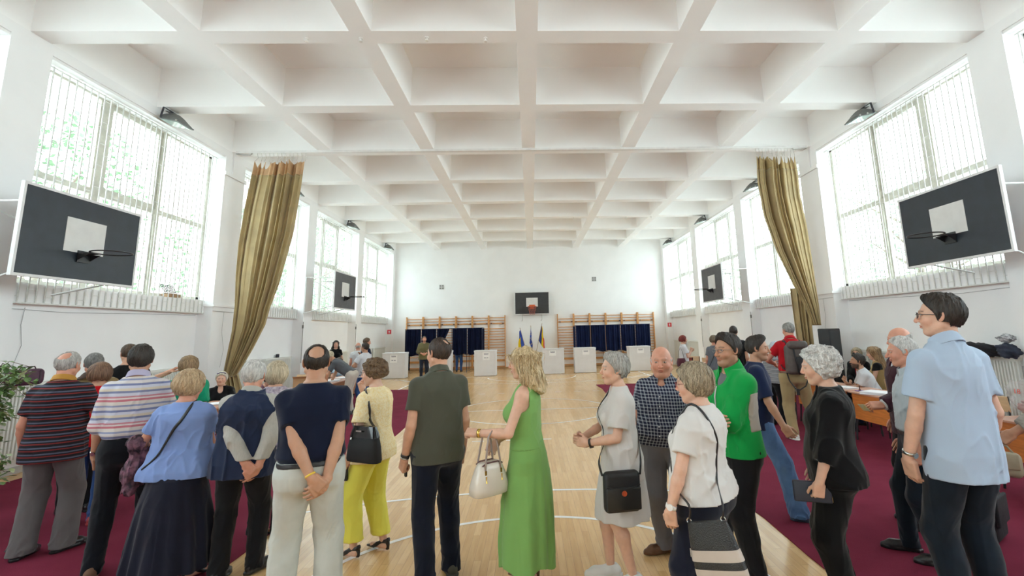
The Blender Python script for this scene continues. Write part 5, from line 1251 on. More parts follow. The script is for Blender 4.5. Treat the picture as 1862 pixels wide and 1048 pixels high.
    for g in c.get('wear', []):
        kind = g['k']
        if kind == 'top': f = top_fn(r, g)
        elif kind == 'trousers': f = leg_fn(r, g)
        elif kind == 'skirt': f = skirt_fn(r, g)
        elif kind == 'shoes':
            for k in (1, -1):
                f, o = shoe_fn(r, k, g.get('st', 'loafer')); Ps, Qs = sdf_mesh(f, o - V3(.23, .23, .0), o + V3(.23, .23, .17), max(.005, vc * .62)); Ps[:, 2] = np.maximum(Ps[:, 2], 0.001)
                np_mesh(g.get('name', 'shoe'), Ps, Qs, g['m'], root, None, g.get('label'))
            continue
        elif kind == 'collar':
            rt = g.get('r', (.064, .080)); rt = (rt[0] + .008, rt[1] + .014); z0, z1 = g.get('z', (.515, .565)); z0, z1 = z0 + .018, z1 + .022; gap = g.get('gap', .6)
            def f(P, rt=rt, z0=z0, z1=z1, gap=gap):
                q = (P - r.pel.astype(f32)) @ r.RT.astype(f32) / f32(r.s); cy = -.022 + (q[:, 2] - .53) * .25; x = q[:, 0]; y = q[:, 1] - cy; zz = q[:, 2] + np.clip(y, -.1, .1) * .42; rr = np.interp(zz, [z0, z1], [rt[1], rt[0]]) * (.88 + .12 * r.g)
                d = np.abs(np.sqrt(x * x + (y * .95) ** 2) - rr) - .0042; d = smax(d, zz - z1, .002); d = smax(d, z0 - zz, .002); a = np.abs(np.arctan2(x, y)); d = np.maximum(d, (gap * (1 + (z1 - zz) * 6) * .5 - a) * rr)
                return d * f32(r.s)
            t0 = r.t2w((0, 0, .54)); Pc, Qc = sdf_mesh(f, t0 - .14, t0 + .14, .0035 if c.get('lod', 'near') == 'near' else .006); np_mesh('collar', Pc, Qc, g['m'], last or root); continue
        elif kind == 'belt':
            z0 = g.get('z', .10)
            def f(P, z0=z0, w_=g.get('w', .018), off=g.get('off', .014)):
                d, q = torso(r, P, off); i, _ = torso(r, P, off - .006); d = np.maximum(d, -i); return np.maximum(d, np.abs(q[:, 2] / r.s - z0) - w_)
            t0 = r.t2w((0, 0, z0)); Pc, Qc = sdf_mesh(f, t0 - .32 * r.g, t0 + .32 * r.g, .005); np_mesh('belt', Pc, Qc, g['m'], root, None, g.get('label')); continue
        fns[g.get('name', kind)] = f
        lo2, hi2 = bounds(r, .09)
        if kind == 'trousers': hi2[2] = min(hi2[2], r.pel[2] + .30) if c.get('lean', 0) < .5 else hi2[2]; lo2[2] = 0
        if kind == 'skirt':
            lo2 = V3(-.42, -.42, 0.0) + V3(r.pel[0], r.pel[1], 0); hi2 = V3(.42, .42, r.pel[2] + .2) + V3(r.pel[0], r.pel[1], 0)
        if kind == 'top': lo2[2] = max(0, min(r.t2w((0, 0, g.get('hem', -.06)))[2] - .12, min(r.arm[1][1][2], r.arm[-1][1][2]) - .1) if c.get('lean', 0) < .5 else 0)
        Pg, Qg = clean(*sdf_mesh(f, lo2, hi2, g.get('vox', vc)))
        last = np_mesh(g.get('name', kind), Pg, Qg, g['m'], root, None, g.get('label'))
        if kind != 'top': last = None
    if 'post' in c: c['post'](r, root, fns)
    PEOPLE.append((root, r, fns)); return root, r, fns
# ------------------------------------------------------------------ wardrobe
def lin(h, k=.85):
    v = [int(h[i:i + 2], 16) / 255 for i in (0, 2, 4)]; return tuple(k * ((x / 12.92) if x <= .04045 else ((x + .055) / 1.055) ** 2.4) for x in v)
def fab(name, hexc, noise=.10, nscale=5, bump=.10, bscale=420, k=.85, **kw):
    return M_(name, lin(hexc, k), .88, noise=noise, nscale=nscale, bump=bump, bscale=bscale, spec=.15, sheen=.15, **kw)
def top(m, name='shirt', **k): return dict(k='top', m=m, name=name, **k)
def pants(m, name='trousers', **k): return dict(k='trousers', m=m, name=name, **k)
def shoes(m, st='loafer', **k): return dict(k='shoes', m=m, st=st, **k)
lea_k = M_('leather_black', (.015, .014, .015), .35, noise=.2); lea_b = M_('leather_brown', (.14, .06, .025), .45, noise=.25, nscale=20)
navyT = fab('tee_navy', '0f1830'); oliveP = fab('polo_olive', '55564a'); jeanN = fab('jeans_navy', '141a2b', noise=.35, nscale=9); whiteJ = fab('jeans_white', 'c9cbc4', nscale=9)
blackC = fab('cotton_black', '111113', noise=.25); black2 = fab('trousers_black', '17171b', noise=.25); greyT = fab('trousers_grey', '6f6b6c', noise=.15); khaki = fab('khaki', 'a8946c'); jeanL = fab('jeans_light', '5f83b2', noise=.3, nscale=7)
jeanB = fab('jeans_blue', '3c5f9c', noise=.3, nscale=7); jeanD = fab('jeans_dark', '1b2530', noise=.35, nscale=8)
gold = M_('gold', (.75, .5, .12), .25, metal=.9, noise=.05); steel = M_('steel', (.55, .55, .52), .25, metal=.9, noise=.05); rubk = M_('rubber_black', (.02, .02, .02), .4, noise=.1)
SK = {'p': (.60, .335, .225), 't': (.48, .26, .165), 'r': (.60, .29, .20), 'l': (.66, .395, .285)}
GREY = dict(hc=(.36, .345, .33), hc2=(.62, .60, .57)); WHT = dict(hc=(.55, .53, .50), hc2=(.80, .78, .75)); DRK = dict(hc=(.022, .016, .012), hc2=(.055, .042, .034)); BRN = dict(hc=(.07, .042, .025), hc2=(.16, .10, .06))
clasp = lambda x=0.0: dict(R=dict(w=(x + .025, -.165, -.05), e=(1, -.22, 0), d=(-.80, -.12, -.55), n=(0, 1, .2), curl=(.35, .5, .3)), L=dict(w=(x - .055, -.185, -.03), e=(-1, -.22, 0), d=(.72, -.1, -.65), n=(0, 1, .2), curl=(.6, .8, .5)))
def watch(k=-1, m=None, strap_=None, big=1, t=.90):
    def f(r, root, fns):
        S_, E_, W_, d, n, q = r.arm[k]; a = E_ + (W_ - E_) * t; rad = .0290 * r.s * (1.05 if t < .88 else 1); o = ring_part(r, 'watch', E_, W_, t, rad, .008 * big, .004, strap_ or rubk, root, None, V3(-n) if False else np.cross(d, n) * -k + n * -.6)
        return o
    return f
def bracelet(k, m, w=.006, t=.93, name='bracelet'):
    return lambda r, root, fns: ring_part(r, name, r.arm[k][1], r.arm[k][2], t, .030 * r.s, w, .003, m, root)
def posts(*fs):
    def f(r, root, fns):
        for g in fs: g(r, root, fns)
    return f
def gl(**k): return lambda r, root, fns: glasses(r, root, **k)
def W_(root, p): a = root.rotation_euler[2]; q = Rz(a) @ V3(p); return V3(root.location) + q
# striped cloths
polo_st = stripes('polo_stripes', [(0, (.014, .012, .016)), (.22, (.16, .022, .022)), (.42, (.014, .012, .016)), (.60, (.075, .085, .13)), (.84, (.014, .012, .016))], .052)
bs = lin('bfc4dc', .9)
shirt_st = stripes('shirt_stripes', [(0, lin('c8cbdc', .9)), (.10, lin('8088ae', .8)), (.18, lin('d4cfd0', .9)), (.30, lin('99a0c0', .8)), (.37, lin('d8d0ca', .9)), (.50, lin('d0808c', .8)), (.58, lin('dcd4d2', .9)), (.64, lin('cf8f9a', .8)), (.70, lin('c8c9d8', .9)), (.82, lin('868dae', .8)), (.90, lin('d4c9b8', .9))], .205)
plaid = stripes('plaid_check', [(0, (.012, .014, .04)), (.62, (.20, .22, .27)), (.68, (.42, .45, .50)), (.88, (.20, .22, .27))], .026, plaid=True, wob=.006)
pin = fab('shirt_ecru', 'bdbab2', noise=.10, nscale=30, stretch=(3, 3, .5))
pinb = fab('shirt_pale', 'bcc5cc', noise=.08, nscale=40, stretch=(3, 3, .4))
thin_st = stripes('thin_stripe', [(0, lin('b4b6b8', .8)), (.5, lin('55585e', .8))], .022)
# ------------------------------------------------------------------ the queue, left to right
P = {}
def add(key, **c): P[key] = person(c); return P[key]
add('1', at=(-4.3, 4.72), face=0.35, h=1.735, g=1.04, belly=.5, hunch=.6, sex='m', seed=3, skin=SK['r'], hair='crown', crown=.056, crowny=.080, crownz=.098, vol=1.2, **GREY, head=(-0.25, .12, 0), scalp=0,
    R=dict(w=(.24, .24, .10), e=(.8, -1, -.5)), L=dict(w=(-.25, .08, -.05), e=(-.6, -1, 0)), fR=(.13, .05, -.6), fL=(-.13, 0, -.2),
    label='elderly man in a dark red and grey striped polo beside the potted plant',
    wear=[top(polo_st, 'polo_shirt', hem=-.14, loose=.028, sleeve=.66, off=.018), dict(k='collar', m=M_('collar_ochre', (.45, .22, .03), .8, noise=.1), gap=.0, r=(.068, .078)), pants(greyT, w=.024, cuff=.062, off=.016), shoes(lea_k)])
add('2', at=(-4.98, 5.8), face=0.7, h=1.69, g=1.1, sex='m', seed=4, skin=SK['r'], **dict(hc=(.12, .115, .11), hc2=(.28, .27, .26)), hair='short', head=(.1, .1, 0), lod='mid',
    label='man in a tan jacket with brown collar, behind the striped polo man',
    wear=[top(fab('jacket_tan', '8f7a56'), 'jacket', sleeve=1.95, hem=-.10, loose=.03, off=.025, fold=.010), dict(k='collar', m=fab('jacket_yoke', '4a3a30'), gap=.3, r=(.075, .13), z=(.47, .56)), pants(black2), shoes(lea_k)])
add('3', at=(-4.58, 5.42), face=0.4, h=1.60, g=1.05, sex='f', seed=5, skin=SK['p'], hair='bob', hc=(.13, .060, .035), hc2=(.30, .17, .10), head=(-.2, .1, 0), lod='mid', hz=-.07,
    L=dict(w=(-.25, .08, -.06)), label='woman with an auburn bob, red top and blue jeans between two men',
    wear=[top(fab('top_red', 'c8141e'), 'blouse', sleeve=.6, hem=-.10, loose=.02), pants(jeanB, w=.010), shoes(M_('shoe_red', (.4, .05, .05), .4, noise=.1))])
add('4', at=(-5.12, 6.45), face=0.75, h=1.79, g=1.0, sex='m', seed=6, skin=SK['p'], hair='short', vol=.7, **BRN, head=(.2, .05, 0), lod='mid',
    label='young man with cropped brown hair in black behind the striped shirt man', wear=[top(blackC, 'shirt'), pants(black2), shoes(lea_k)])
def p5post(r, root, fns):
    watch(-1, strap_=steel, t=.84)(r, root, fns)
add('5', at=(-3.36, 4.36), face=0.5, h=1.785, g=1.02, sex='m', seed=7, skin=SK['t'], hair='short', vol=1.5, **DRK, head=(0.05, .05, 0),
    L=dict(w=(-.235, .10, -.08), e=(-.4, -1, 0), d=(.05, .35, -.93), curl=(.9, 1.0, .6)), R=dict(w=(.10, .26, .14), e=(.9, -.8, -.4)), fL=(-.14, -.05, .1), fR=(.15, .06, -.95),
    label='dark-haired man in a pink, blue and white striped shirt holding a phone',
    wear=[top(shirt_st, 'dress_shirt', hem=.03, tuck=.085, sleeve=1.06, loose=.022, off=.02, flare=.01, fold=.010), dict(k='collar', m=fab('collar_lilac', 'b9b4cf'), gap=.15, r=(.062, .070), z=(.515, .567)), pants(fab('trousers_ink', '11141c', noise=.3), w=.008), dict(k='belt', m=lea_k, z=.085), shoes(M_('suede_brown', (.16, .08, .045), .8, noise=.2), 'sneaker')], post=p5post)
add('6', at=(-4.06, 6.0), face=0.5, h=1.62, g=1.12, sex='f', seed=8, skin=SK['p'], hair='fem', hc=(.20, .12, .06), hc2=(.42, .28, .15), head=(-.1, .1, 0), lod='mid', vol=1.3, mess=.3, hz=-.06,
    L=dict(w=(-.20, .03, .64), e=(-1, .1, .2), d=(.8, -.1, .5), n=(.5, 0, -.85), curl=(.4, .6, .4)), label='woman in an emerald green blouse with a hand on her hair',
    wear=[top(fab('blouse_emerald', '169a72'), 'blouse', sleeve=.75, loose=.035, off=.022, neck='wide', fold=.012), pants(black2), shoes(lea_k)])
def p7post(r, root, fns):
    strap(r, fns['tshirt'], [('t', 1.9, .47, 1.0), ('t', 2.5, .46, .5), ('t', 2.9, .42), ('t', -3.05, .34), ('t', -2.7, .24), ('t', -2.35, .12), ('t', -2.0, .02)], lea_k, .011, .004, root, 'bag_strap')
add('7', at=(-2.8, 4.16), face=0.2, h=1.555, g=1.24, belly=.7, hunch=.3, sex='f', seed=9, skin=SK['r'], hair='fem', hc=(.42, .27, .14), hc2=(.66, .50, .32), head=(-0.2, .1, 0), vol=1.5, mess=.35, hz=-.072, hs=1.04, neck=1.1,
    L=dict(w=(-.34, .20, .06), e=(-1, -.8, -.6), d=(.2, 1, -.1), n=(.4, 0, -1)), R=dict(w=(.16, .30, .12)), fR=(.15, .02, -.8), fL=(-.13, .0, -.2),
    label='woman in a light blue t-shirt and long dark skirt holding a patterned scarf',
    wear=[top(fab('tee_lightblue', '86a0d8', noise=.06), 'tshirt', sleeve=.62, hem=-.08, loose=.05, neck='wide', off=.022, fold=.011, hemw=0), dict(k='skirt', name='skirt', m=fab('skirt_ink', '1e2030', noise=.2), T=[(.13, .35, .30, -.02), (.4, .31, .27, -.02), (.7, .255, .22, -.03), (.84, .215, .185, -.03), (.93, .18, .15, -.02)], pleats=14, pamp=.05), shoes(lea_k, 'heel')], post=p7post)
seat = dict(pel=(0, -.05, .50), fR=(.12, .38, 0), fL=(-.12, .38, 0), knee=(.1, .6, 1))
add('8', at=(-5.7, 9.34), face=PI + .45, h=1.63, g=1.25, belly=.6, sex='f', seed=10, skin=SK['l'], hair='fem', hc=(.62, .55, .42), hc2=(.85, .80, .70), head=(-.05, .05, 0), fat=1.12, lod='mid', **seat, lean=.16,
    R=dict(w=(.12, .36, .27), e=(1, -.4, -.4), d=(-.6, .8, 0), n=(0, 0, -1)), L=dict(w=(-.12, .38, .27), e=(-1, -.4, -.4), d=(.6, .8, 0), n=(0, 0, -1)), bust=1.2,
    label='seated blonde official in a black top with glasses pushed up on her head',
    wear=[top(blackC, 'tshirt', sleeve=.8, neck='v', hem=-.08), pants(black2, hem=.04), shoes(lea_k)],
    post=lambda r, root, fns: (lambda g: (g.tube([Vector(r.H + r.RH @ (V3(x, .055, .118 - 4 * x * x) * r.hs)) for x in np.linspace(-.07, .07, 12)], .007, 6), g.build('raised_glasses', M_('glasses_violet', (.08, .05, .15), .2, noise=.1), root)))(MB()))
add('9', at=(-2.31, 4.16), face=0.27, h=1.63, g=1.06, belly=.4, hunch=.8, sex='m', seed=11, skin=SK['r'], hair='short', vol=1.25, **WHT, head=(-0.1, .1, 0), side=.03, **clasp(.12), fR=(.12, .08, -.7), fL=(-.12, -.03, -.2),
    label='white-haired man in a navy vest over a striped shirt, hands clasped behind',
    wear=[top(pin, 'dress_shirt', sleeve=1.93, hem=.02, off=.014, loose=.015, fold=.010), dict(k='collar', m=fab('collar_cream', 'b9b7ae'), gap=.15, r=(.064, .074), z=(.50, .56)),
          top(fab('vest_navy', '28334f', noise=.15), 'vest', sleeve=0, hem=-.13, off=.030, loose=.025, strap=1, fold=.012, neck='high'), pants(black2, w=.012, off=.014), shoes(lea_k)])
add('10', at=(-2.50, 4.95), face=0.15, h=1.585, g=1.08, sex='f', seed=12, skin=SK['p'], hair='bob', hc=(.42, .33, .21), hc2=(.68, .58, .42), head=(-0.2, .08, 0), lod='near', hz=-.115, R=dict(w=(.14, .28, .15)), fR=(.10, .03, -1.2), fL=(-.1, 0, -1.0),
    label='woman with an ash-blonde bob and lilac patterned blouse behind the vest man',
    wear=[top(mat('blouse_lilac', lin('cfc4ca'), .85, col2=lin('8f7f92'), noise=.3, nscale=38, bump=.2), 'blouse', sleeve=.9, hem=-.08, loose=.03, off=.02, fold=.012), pants(black2, w=.02), shoes(lea_k, 'heel')])
def p11post(r, root, fns):
    bracelet(-1, M_('band_yellow', (.75, .5, .05), .5, noise=.05), .006, .93, 'wristband')(r, root, fns)
add('11', at=(-1.5, 3.5), face=0.36, h=1.765, g=1.07, belly=.35, sex='m', seed=13, skin=SK['t'], hair='crown', crown=.056, crowny=.088, crownz=.085, **DRK, head=(0.0, .06, 0), **clasp(.075), scalp=0, fat=1.05, ears=1.05, fR=(.14, 0, -.2), fL=(-.14, 0, .2),
    label='balding man in a navy t-shirt and white jeans, hands clasped behind his back',
    wear=[top(navyT, 'tshirt', hem=.01, tuck=.062, sleeve=.60, loose=.020, off=.016), pants(whiteJ, w=.022, off=.016, cuff=.060, fold=.009, top=.062), dict(k='belt', m=lea_k, z=.050, off=.0215, w=.016), shoes(lea_b)], post=p11post)
def p12post(r, root, fns):
    glasses(r, root, (.05, .04, .035)); strap(r, fns['blouse'], [('w', (-.255, -.20, 1.06)), ('t', -2.0, .28), ('t', -2.0, .38), ('t', -1.75, .44, .5), ('t', -1.2, .44, .8), ('t', -1.0, .36), ('t', -1.2, .26), ('w', (-.255, .0, 1.06))], lea_k, .010, .005, root, 'bag_strap')
add('12', at=(-1.4, 4.5), face=1.25, h=1.605, g=1.14, belly=.3, hunch=.3, sex='f', seed=14, skin=SK['l'], hair='curly', hc=(.10, .055, .03), hc2=(.26, .16, .08), head=(.25, .1, 0), vol=.45, hz=-.055,
    L=dict(w=(-.24, .10, -.05), e=(-.5, -1, 0), curl=(.9, 1, .6)), R=dict(w=(.06, .17, .52), e=(.7, .2, -1), d=(-.3, .1, .95), n=(0, -1, .2), curl=(.7, .9, .6)), fR=(.11, -.07, -.1), fL=(-.10, .10, .05),
    label='woman in a pale yellow blouse and bright yellow trousers, hand at her mouth',
    wear=[top(mat('lace_yellow', lin('f0d698', .95), .85, col2=lin('f6e8c4', .95), noise=.2, nscale=60, bump=.5, bscale=120), 'blouse', sleeve=.72, hem=-.10, loose=.03, off=.018), pants(fab('trousers_yellow', 'e4dc5c', noise=.06, k=.95), w=.022, hem=.14, cuff=.060, off=.014), shoes(lea_k, 'heel')], post=p12post)
P['12'][0]
add('13', at=(-0.74, 3.98), face=0.48, h=1.79, g=1.0, belly=.15, sex='m', seed=15, skin=SK['p'], hair='crown', crown=.034, crowny=.080, crownz=.100, crownx=.015, hc=(.035, .022, .016), hc2=(.09, .06, .045), head=(0.42, .02, 0), fL=(-.13, -.18, .1), fR=(.13, .05, -.1),
    L=dict(w=(-.235, .05, -.06), e=(-.2, -1, 0), curl=(.9, 1.1, .7)), R=dict(w=(.215, .05, -.06), e=(.2, -1, 0)),
    label='man in an olive polo and dark blue jeans with a black wristband',
    wear=[top(oliveP, 'polo_shirt', hem=-.10, sleeve=.62, loose=.018, off=.015, flare=.004), dict(k='collar', m=oliveP, gap=.2, r=(.060, .070), z=(.512, .562)), pants(jeanN, w=.010, cuff=.056), shoes(M_('shoe_olive', (.05, .05, .035), .8, noise=.2), 'sneaker')],
    post=lambda r, root, fns: (ring_part(r, 'wristband', r.arm[-1][1], r.arm[-1][2], .90, .030 * r.s, .010, .004, rubk, root), ring_part(r, 'watch', r.arm[-1][1], r.arm[-1][2], .97, .029 * r.s, .005, .003, steel, root)))
green = fab('dress_green', '82b264', noise=.05, bump=.15)
def p14post(r, root, fns):
    glasses(r, root, (.35, .2, .12), h=.015); ring_part(r, 'bracelet', r.arm[-1][1], r.arm[-1][2], .93, .029 * r.s, .011, .004, gold, root)
add('14', at=(-0.05, 3.86), face=1.38, h=1.70, g=1.12, sex='f', seed=16, skin=SK['l'], hair='long', hz=-.18, hry=.088, hcy=.040, hc=(.50, .34, .16), hc2=(.86, .70, .44), wave=.020, mess=.25, head=(.1, .05, 0), hs=1.03, bust=1.15,
    L=dict(w=(-.20, .33, .20), e=(-.35, -1, -.8), d=(.1, 1, .12), n=(.5, 0, -.85), curl=(.8, 1.1, .7)), R=dict(w=(.02, .24, .10), e=(1, -.6, -.5), d=(-.35, .45, -.8), n=(-.8, -.3, 0), curl=(.5, .6, .4)),
    label='blonde woman in a long green sleeveless dress carrying a cream handbag',
    wear=[top(green, 'dress_bodice', sleeve=0, hem=.06, neck='wide', off=.012, loose=0, fold=.004), dict(k='skirt', name='dress_skirt', m=green, T=[(.17, .255, .205, .0), (.38, .252, .205, 0), (.62, .23, .195, -.005), (.80, .205, .170, -.012), (.92, .188, .142, -.014), (1.04, .160, .122, -.008)], pleats=10, pamp=.055, hw=.02, fold=.004), shoes(lea_b, 'heel')], post=p14post)
cream_w = fab('linen_white', 'd9d3cf', noise=.05, bump=.3)
def p15post(r, root, fns):
    ring_part(r, 'watch', r.arm[-1][1], r.arm[-1][2], .90, .029 * r.s, .008, .004, rubk, root, None, np.cross(r.arm[-1][3], r.arm[-1][4]))
    strap(r, fns['tunic'], [('w', (-.258, .185, .80)), ('w', (-.235, .20, .90)), ('t', -.30, .12), ('t', .0, .24), ('t', .35, .36), ('t', .8, .45, .4), ('t', 1.6, .47, .9), ('t', 2.5, .44, .3), ('t', -2.9, .30), ('t', -2.4, .14), ('w', (-.24, -.10, .90)), ('w', (-.258, -.085, .80))], lea_k, .009, .004, root, 'bag_strap')
add('15', at=(.66, 3.86), face=1.6, h=1.625, g=1.12, hunch=.4, sex='f', seed=17, skin=SK['l'], hair='short', hc=(.30, .28, .25), hc2=(.58, .56, .52), vol=2.0, quiff=1.0, head=(0.05, -.02, 0), mess=.12,
    L=dict(w=(-.09, .27, .14), e=(-.75, -1, -.4), d=(.45, .9, .12), n=(.9, -.4, 0), curl=(.4, .5, .3)), R=dict(w=(.05, .30, .15), e=(1, -.6, -.5), d=(-.6, .7, .15), n=(-.6, -.8, 0), curl=(.5, .6, .4)), fR=(.09, .10, -.1), fL=(-.09, -.04, .1),
    label='grey-haired woman in a white tunic and skirt with a black shoulder bag',
    wear=[top(cream_w, 'tunic', sleeve=.74, hem=-.14, loose=.05, off=.018, flare=.016, neck='v', fold=.009), dict(k='skirt', name='skirt', m=cream_w, T=[(.47, .205, .215, 0), (.6, .20, .21, 0), (.8, .19, .18, -.01), (.98, .17, .15, -.015)], pleats=7, pamp=.05), shoes(M_('canvas_white', (.72, .72, .70), .7, noise=.08), 'sneaker')], post=p15post)
add('16', at=(1.13, 4.3), face=2.68, h=1.650, hs=1.13, g=1.22, belly=.85, sex='m', seed=18, skin=SK['r'], hair='fringe', fz=.03, **WHT, head=(0.12, .06, 0), fat=1.14, jaw=1.1, nose=1.1, neck=1.15, brow=(.35, .22, .16), side=-.02,
    R=dict(w=(.27, -.10, -.02), e=(.6, -1, 0)), L=dict(w=(-.10, -.16, -.02), e=(-1, -.6, 0)), fR=(.05, .02, -.9), fL=(-.16, .0, .3),
    label='bald man in a navy check shirt and grey trousers facing the queue',
    wear=[top(plaid, 'check_shirt', hem=-.03, sleeve=.80, loose=.012, off=.016, neck='open', fold=.008), dict(k='collar', m=plaid, gap=.55, r=(.066, .088), z=(.495, .562)), pants(fab('slacks_grey', '77757a', noise=.12), w=.016, top=.02), shoes(lea_b)],
    post=lambda r, root, fns: [MB().tube([surf_pt(fns['check_shirt'], r.t2w((0, 0, z)), r.RT @ V3(0, 1, 0), -.001), surf_pt(fns['check_shirt'], r.t2w((0, 0, z)), r.RT @ V3(0, 1, 0), .003)], .006, 8).build('button', M_('button_white', (.7, .7, .7), .3, noise=.05), root) for z in (.40, .32, .24, .16, .08)])
def p17post(r, root, fns):
    ring_part(r, 'watch', r.arm[-1][1], r.arm[-1][2], .90, .030 * r.s, .011, .004, M_('watch_white', (.75, .72, .68), .4, noise=.05), root, None, r.arm[-1][4] * -1)
    glasses(r, root, (.25, .03, .03)); strap(r, fns['tshirt'], [('w', (-.313, -.242, .838)), ('w', (-.30, -.24, .90)), ('t', -2.45, .12), ('t', -2.65, .24), ('t', -2.7, .36), ('t', -2.4, .44, .3), ('t', -1.9, .47, .9), ('t', -1.2, .46, .9), ('t', -.75, .40), ('t', -.85, .22), ('t', -1.3, .08), ('w', (-.305, -.05, .86)), ('w', (-.288, -.041, .78))], lea_k, .007, .003, root, 'bag_strap')
add('17', at=(1.02, 3.05), face=.80, h=1.585, g=1.30, belly=.5, hunch=.3, sex='f', seed=19, skin=SK['l'], hair='fem', hc=(.22, .165, .10), hc2=(.52, .43, .30), vol=1.7, mess=.45, hz=-.088, head=(.25, .1, 0), neck=1.1, bust=1.35,
    L=dict(w=(-.33, .10, -.10), e=(-.9, -.8, 0), d=(.2, .1, -.98), n=(1, .2, .2), curl=(.35, .4, .25)), R=dict(w=(.25, .1, -.05)),
    label='woman in a white t-shirt with ash-blonde hair carrying a striped bag',
    wear=[top(fab('tee_white', 'dedad6', noise=.04), 'tshirt', sleeve=.66, hem=-.015, loose=.034, off=.018, fold=.009, neck='wide', flare=.014), pants(fab('trousers_navy', '15192b', noise=.2), w=.026, off=.016), shoes(lea_k)], post=p17post)
kelly = fab('jacket_green', '12a04a', noise=.05); panelg = fab('panel_stone', 'b4aca2', noise=.05)
def cutpanel(P_, d, q):
    s_ = 1.0; a = np.maximum(.105 + q[:, 0], q[:, 1] - .015); a = np.maximum(a, q[:, 2] - .40); a = np.maximum(a, .13 - q[:, 2] + 0 * a); return np.maximum(d, a)
def p18post(r, root, fns):
    glasses(r, root, (.16, .15, .15), w=.024, h=.013, rim=.0018); m = MB(); pts = [Vector(surf_pt(fns['jacket'], r.t2w((.012 * k, 0, z)), r.RT @ V3(0, 1, 0), .002)) for k, z in [(0, v) for v in np.linspace(.44, .22, 10)]]
    m.tube(pts, .006, 6); m.build('zip', M_('zip_grey', (.5, .5, .5), .4, noise=.1), root)
add('18', at=(1.52, 3.74), face=1.82, h=1.765, g=1.0, sex='m', seed=20, skin=SK['t'], hair='short', vol=1.4, quiff=1.3, **DRK, head=(0.1, .02, 0), beard=.28, nose=1.15, jaw=.95, fat=.95, recede=.5, fwd=.5,
    R=dict(w=(-.11, .25, .20), e=(1, .1, -.7), d=(-.95, .15, .1), n=(0, -1, 0), curl=(.6, .8, .5)), L=dict(w=(.10, .21, .15), e=(-1, .1, -.7), d=(.95, .1, .2), n=(0, -1, 0), curl=(.6, .8, .5)), fR=(.12, .05, -.2), fL=(-.13, 0, .2),
    label='man with glasses and arms crossed in a bright green zip jacket',
    wear=[top(kelly, 'jacket', sleeve=1.93, hem=-.05, loose=.03, off=.024, fold=.008, neck='v'), top(panelg, 'jacket_panel', sleeve=.9, hem=-.05, loose=.03, off=.0275, fold=.008, neck='v', cut=cutpanel, sd=0), top(fab('tee_grey', '77777a'), 'undershirt', sleeve=.3, hem=.05, off=.008, fold=.003), dict(k='collar', m=kelly, gap=.75, r=(.070, .082), z=(.500, .575)), pants(black2, w=.006), shoes(M_('trainer_blue', (.03, .08, .3), .6, noise=.3), 'sneaker')], post=p18post)
add('19', at=(2.27, 4.98), face=-1.98, h=1.715, g=1.04, sex='m', seed=21, skin=SK['t'], hair='short', vol=1.4, quiff=1.5, **DRK, head=(-0.1, .05, 0), beard=.22, nose=1.2, hunch=.3, lean=.08, fwd=.7, lod='near',
    R=dict(w=(.24, .22, -.03), e=(.3, -1, -.2), curl=(.5, .6, .4)), L=dict(w=(-.24, -.15, -.02)), fR=(.06, .30, 0), fL=(-.08, -.32, 0, .03),
    label='dark-haired man in a navy t-shirt and light jeans walking to the right',
    wear=[top(fab('tee_marine', '1c2747'), 'tshirt', sleeve=.85, hem=-.09, loose=.03, off=.018, fold=.010), pants(jeanL, w=.018, cuff=.066), shoes(M_('shoe_slate', (.04, .05, .08), .6, noise=.2), 'loafer')])
def p20post(r, root, fns):
    m = MB(); m.lathe([(.004, -.004), (.006, 0), (.004, .004)], Vector(r.H + r.RH @ (V3(-.086, -.010, -.035) * r.hs)), 10); m.build('earring', gold, root)
add('20', at=(2.02, 3.36), face=1.1, h=1.645, g=1.30, belly=.5, hunch=.5, sex='f', seed=22, skin=SK['l'], hair='curly', vol=1.15, **WHT, head=(0.0, .12, 0), lod='near', hs=1.04, hz=-.08,
    L=dict(w=(-.27, .13, -.07), e=(-.6, -1, 0), d=(.05, .2, -.95), n=(.9, .3, 0), curl=(.8, 1.0, .6)), R=dict(w=(.20, .10, -.05), e=(1, -.8, 0)),
    label='woman with curly white hair dressed in black holding a wallet',
    wear=[top(fab('knit_black', '0d0d10', noise=.2), 'sweater', sleeve=1.45, hem=-.08, loose=.025, off=.022, neck='v', fold=.008), pants(fab('slacks_black', '0b0b0d'), w=.022), shoes(lea_k)], post=p20post)
add('21', at=(3.56, 4.60), face=1.3, h=1.785, g=1.05, sex='m', seed=23, skin=SK['r'], hair='fringe', fz=.035, **WHT, head=(0.15, .05, 0), beard=0, jaw=1.0, fat=1.03, lod='near', L=dict(w=(-.32, .34, .15), e=(-.6, -.6, -1), d=(-.1, 1, .0), n=(.6, 0, -.8), curl=(.6, .8, .5)),
    label='bald man in a burgundy jacket holding out an identity card',
    wear=[top(fab('jacket_burgundy', '3a1826'), 'jacket', sleeve=1.93, hem=-.16, loose=.03, off=.030, neck='v', fold=.008), top(fab('shirt_white', 'd8dadc', noise=.03), 'dress_shirt', sleeve=1.98, hem=.0, off=.012, fold=.003), dict(k='collar', m=fab('shirt_white', 'd8dadc'), gap=.5, r=(.062, .075)), pants(black2), shoes(lea_k)])
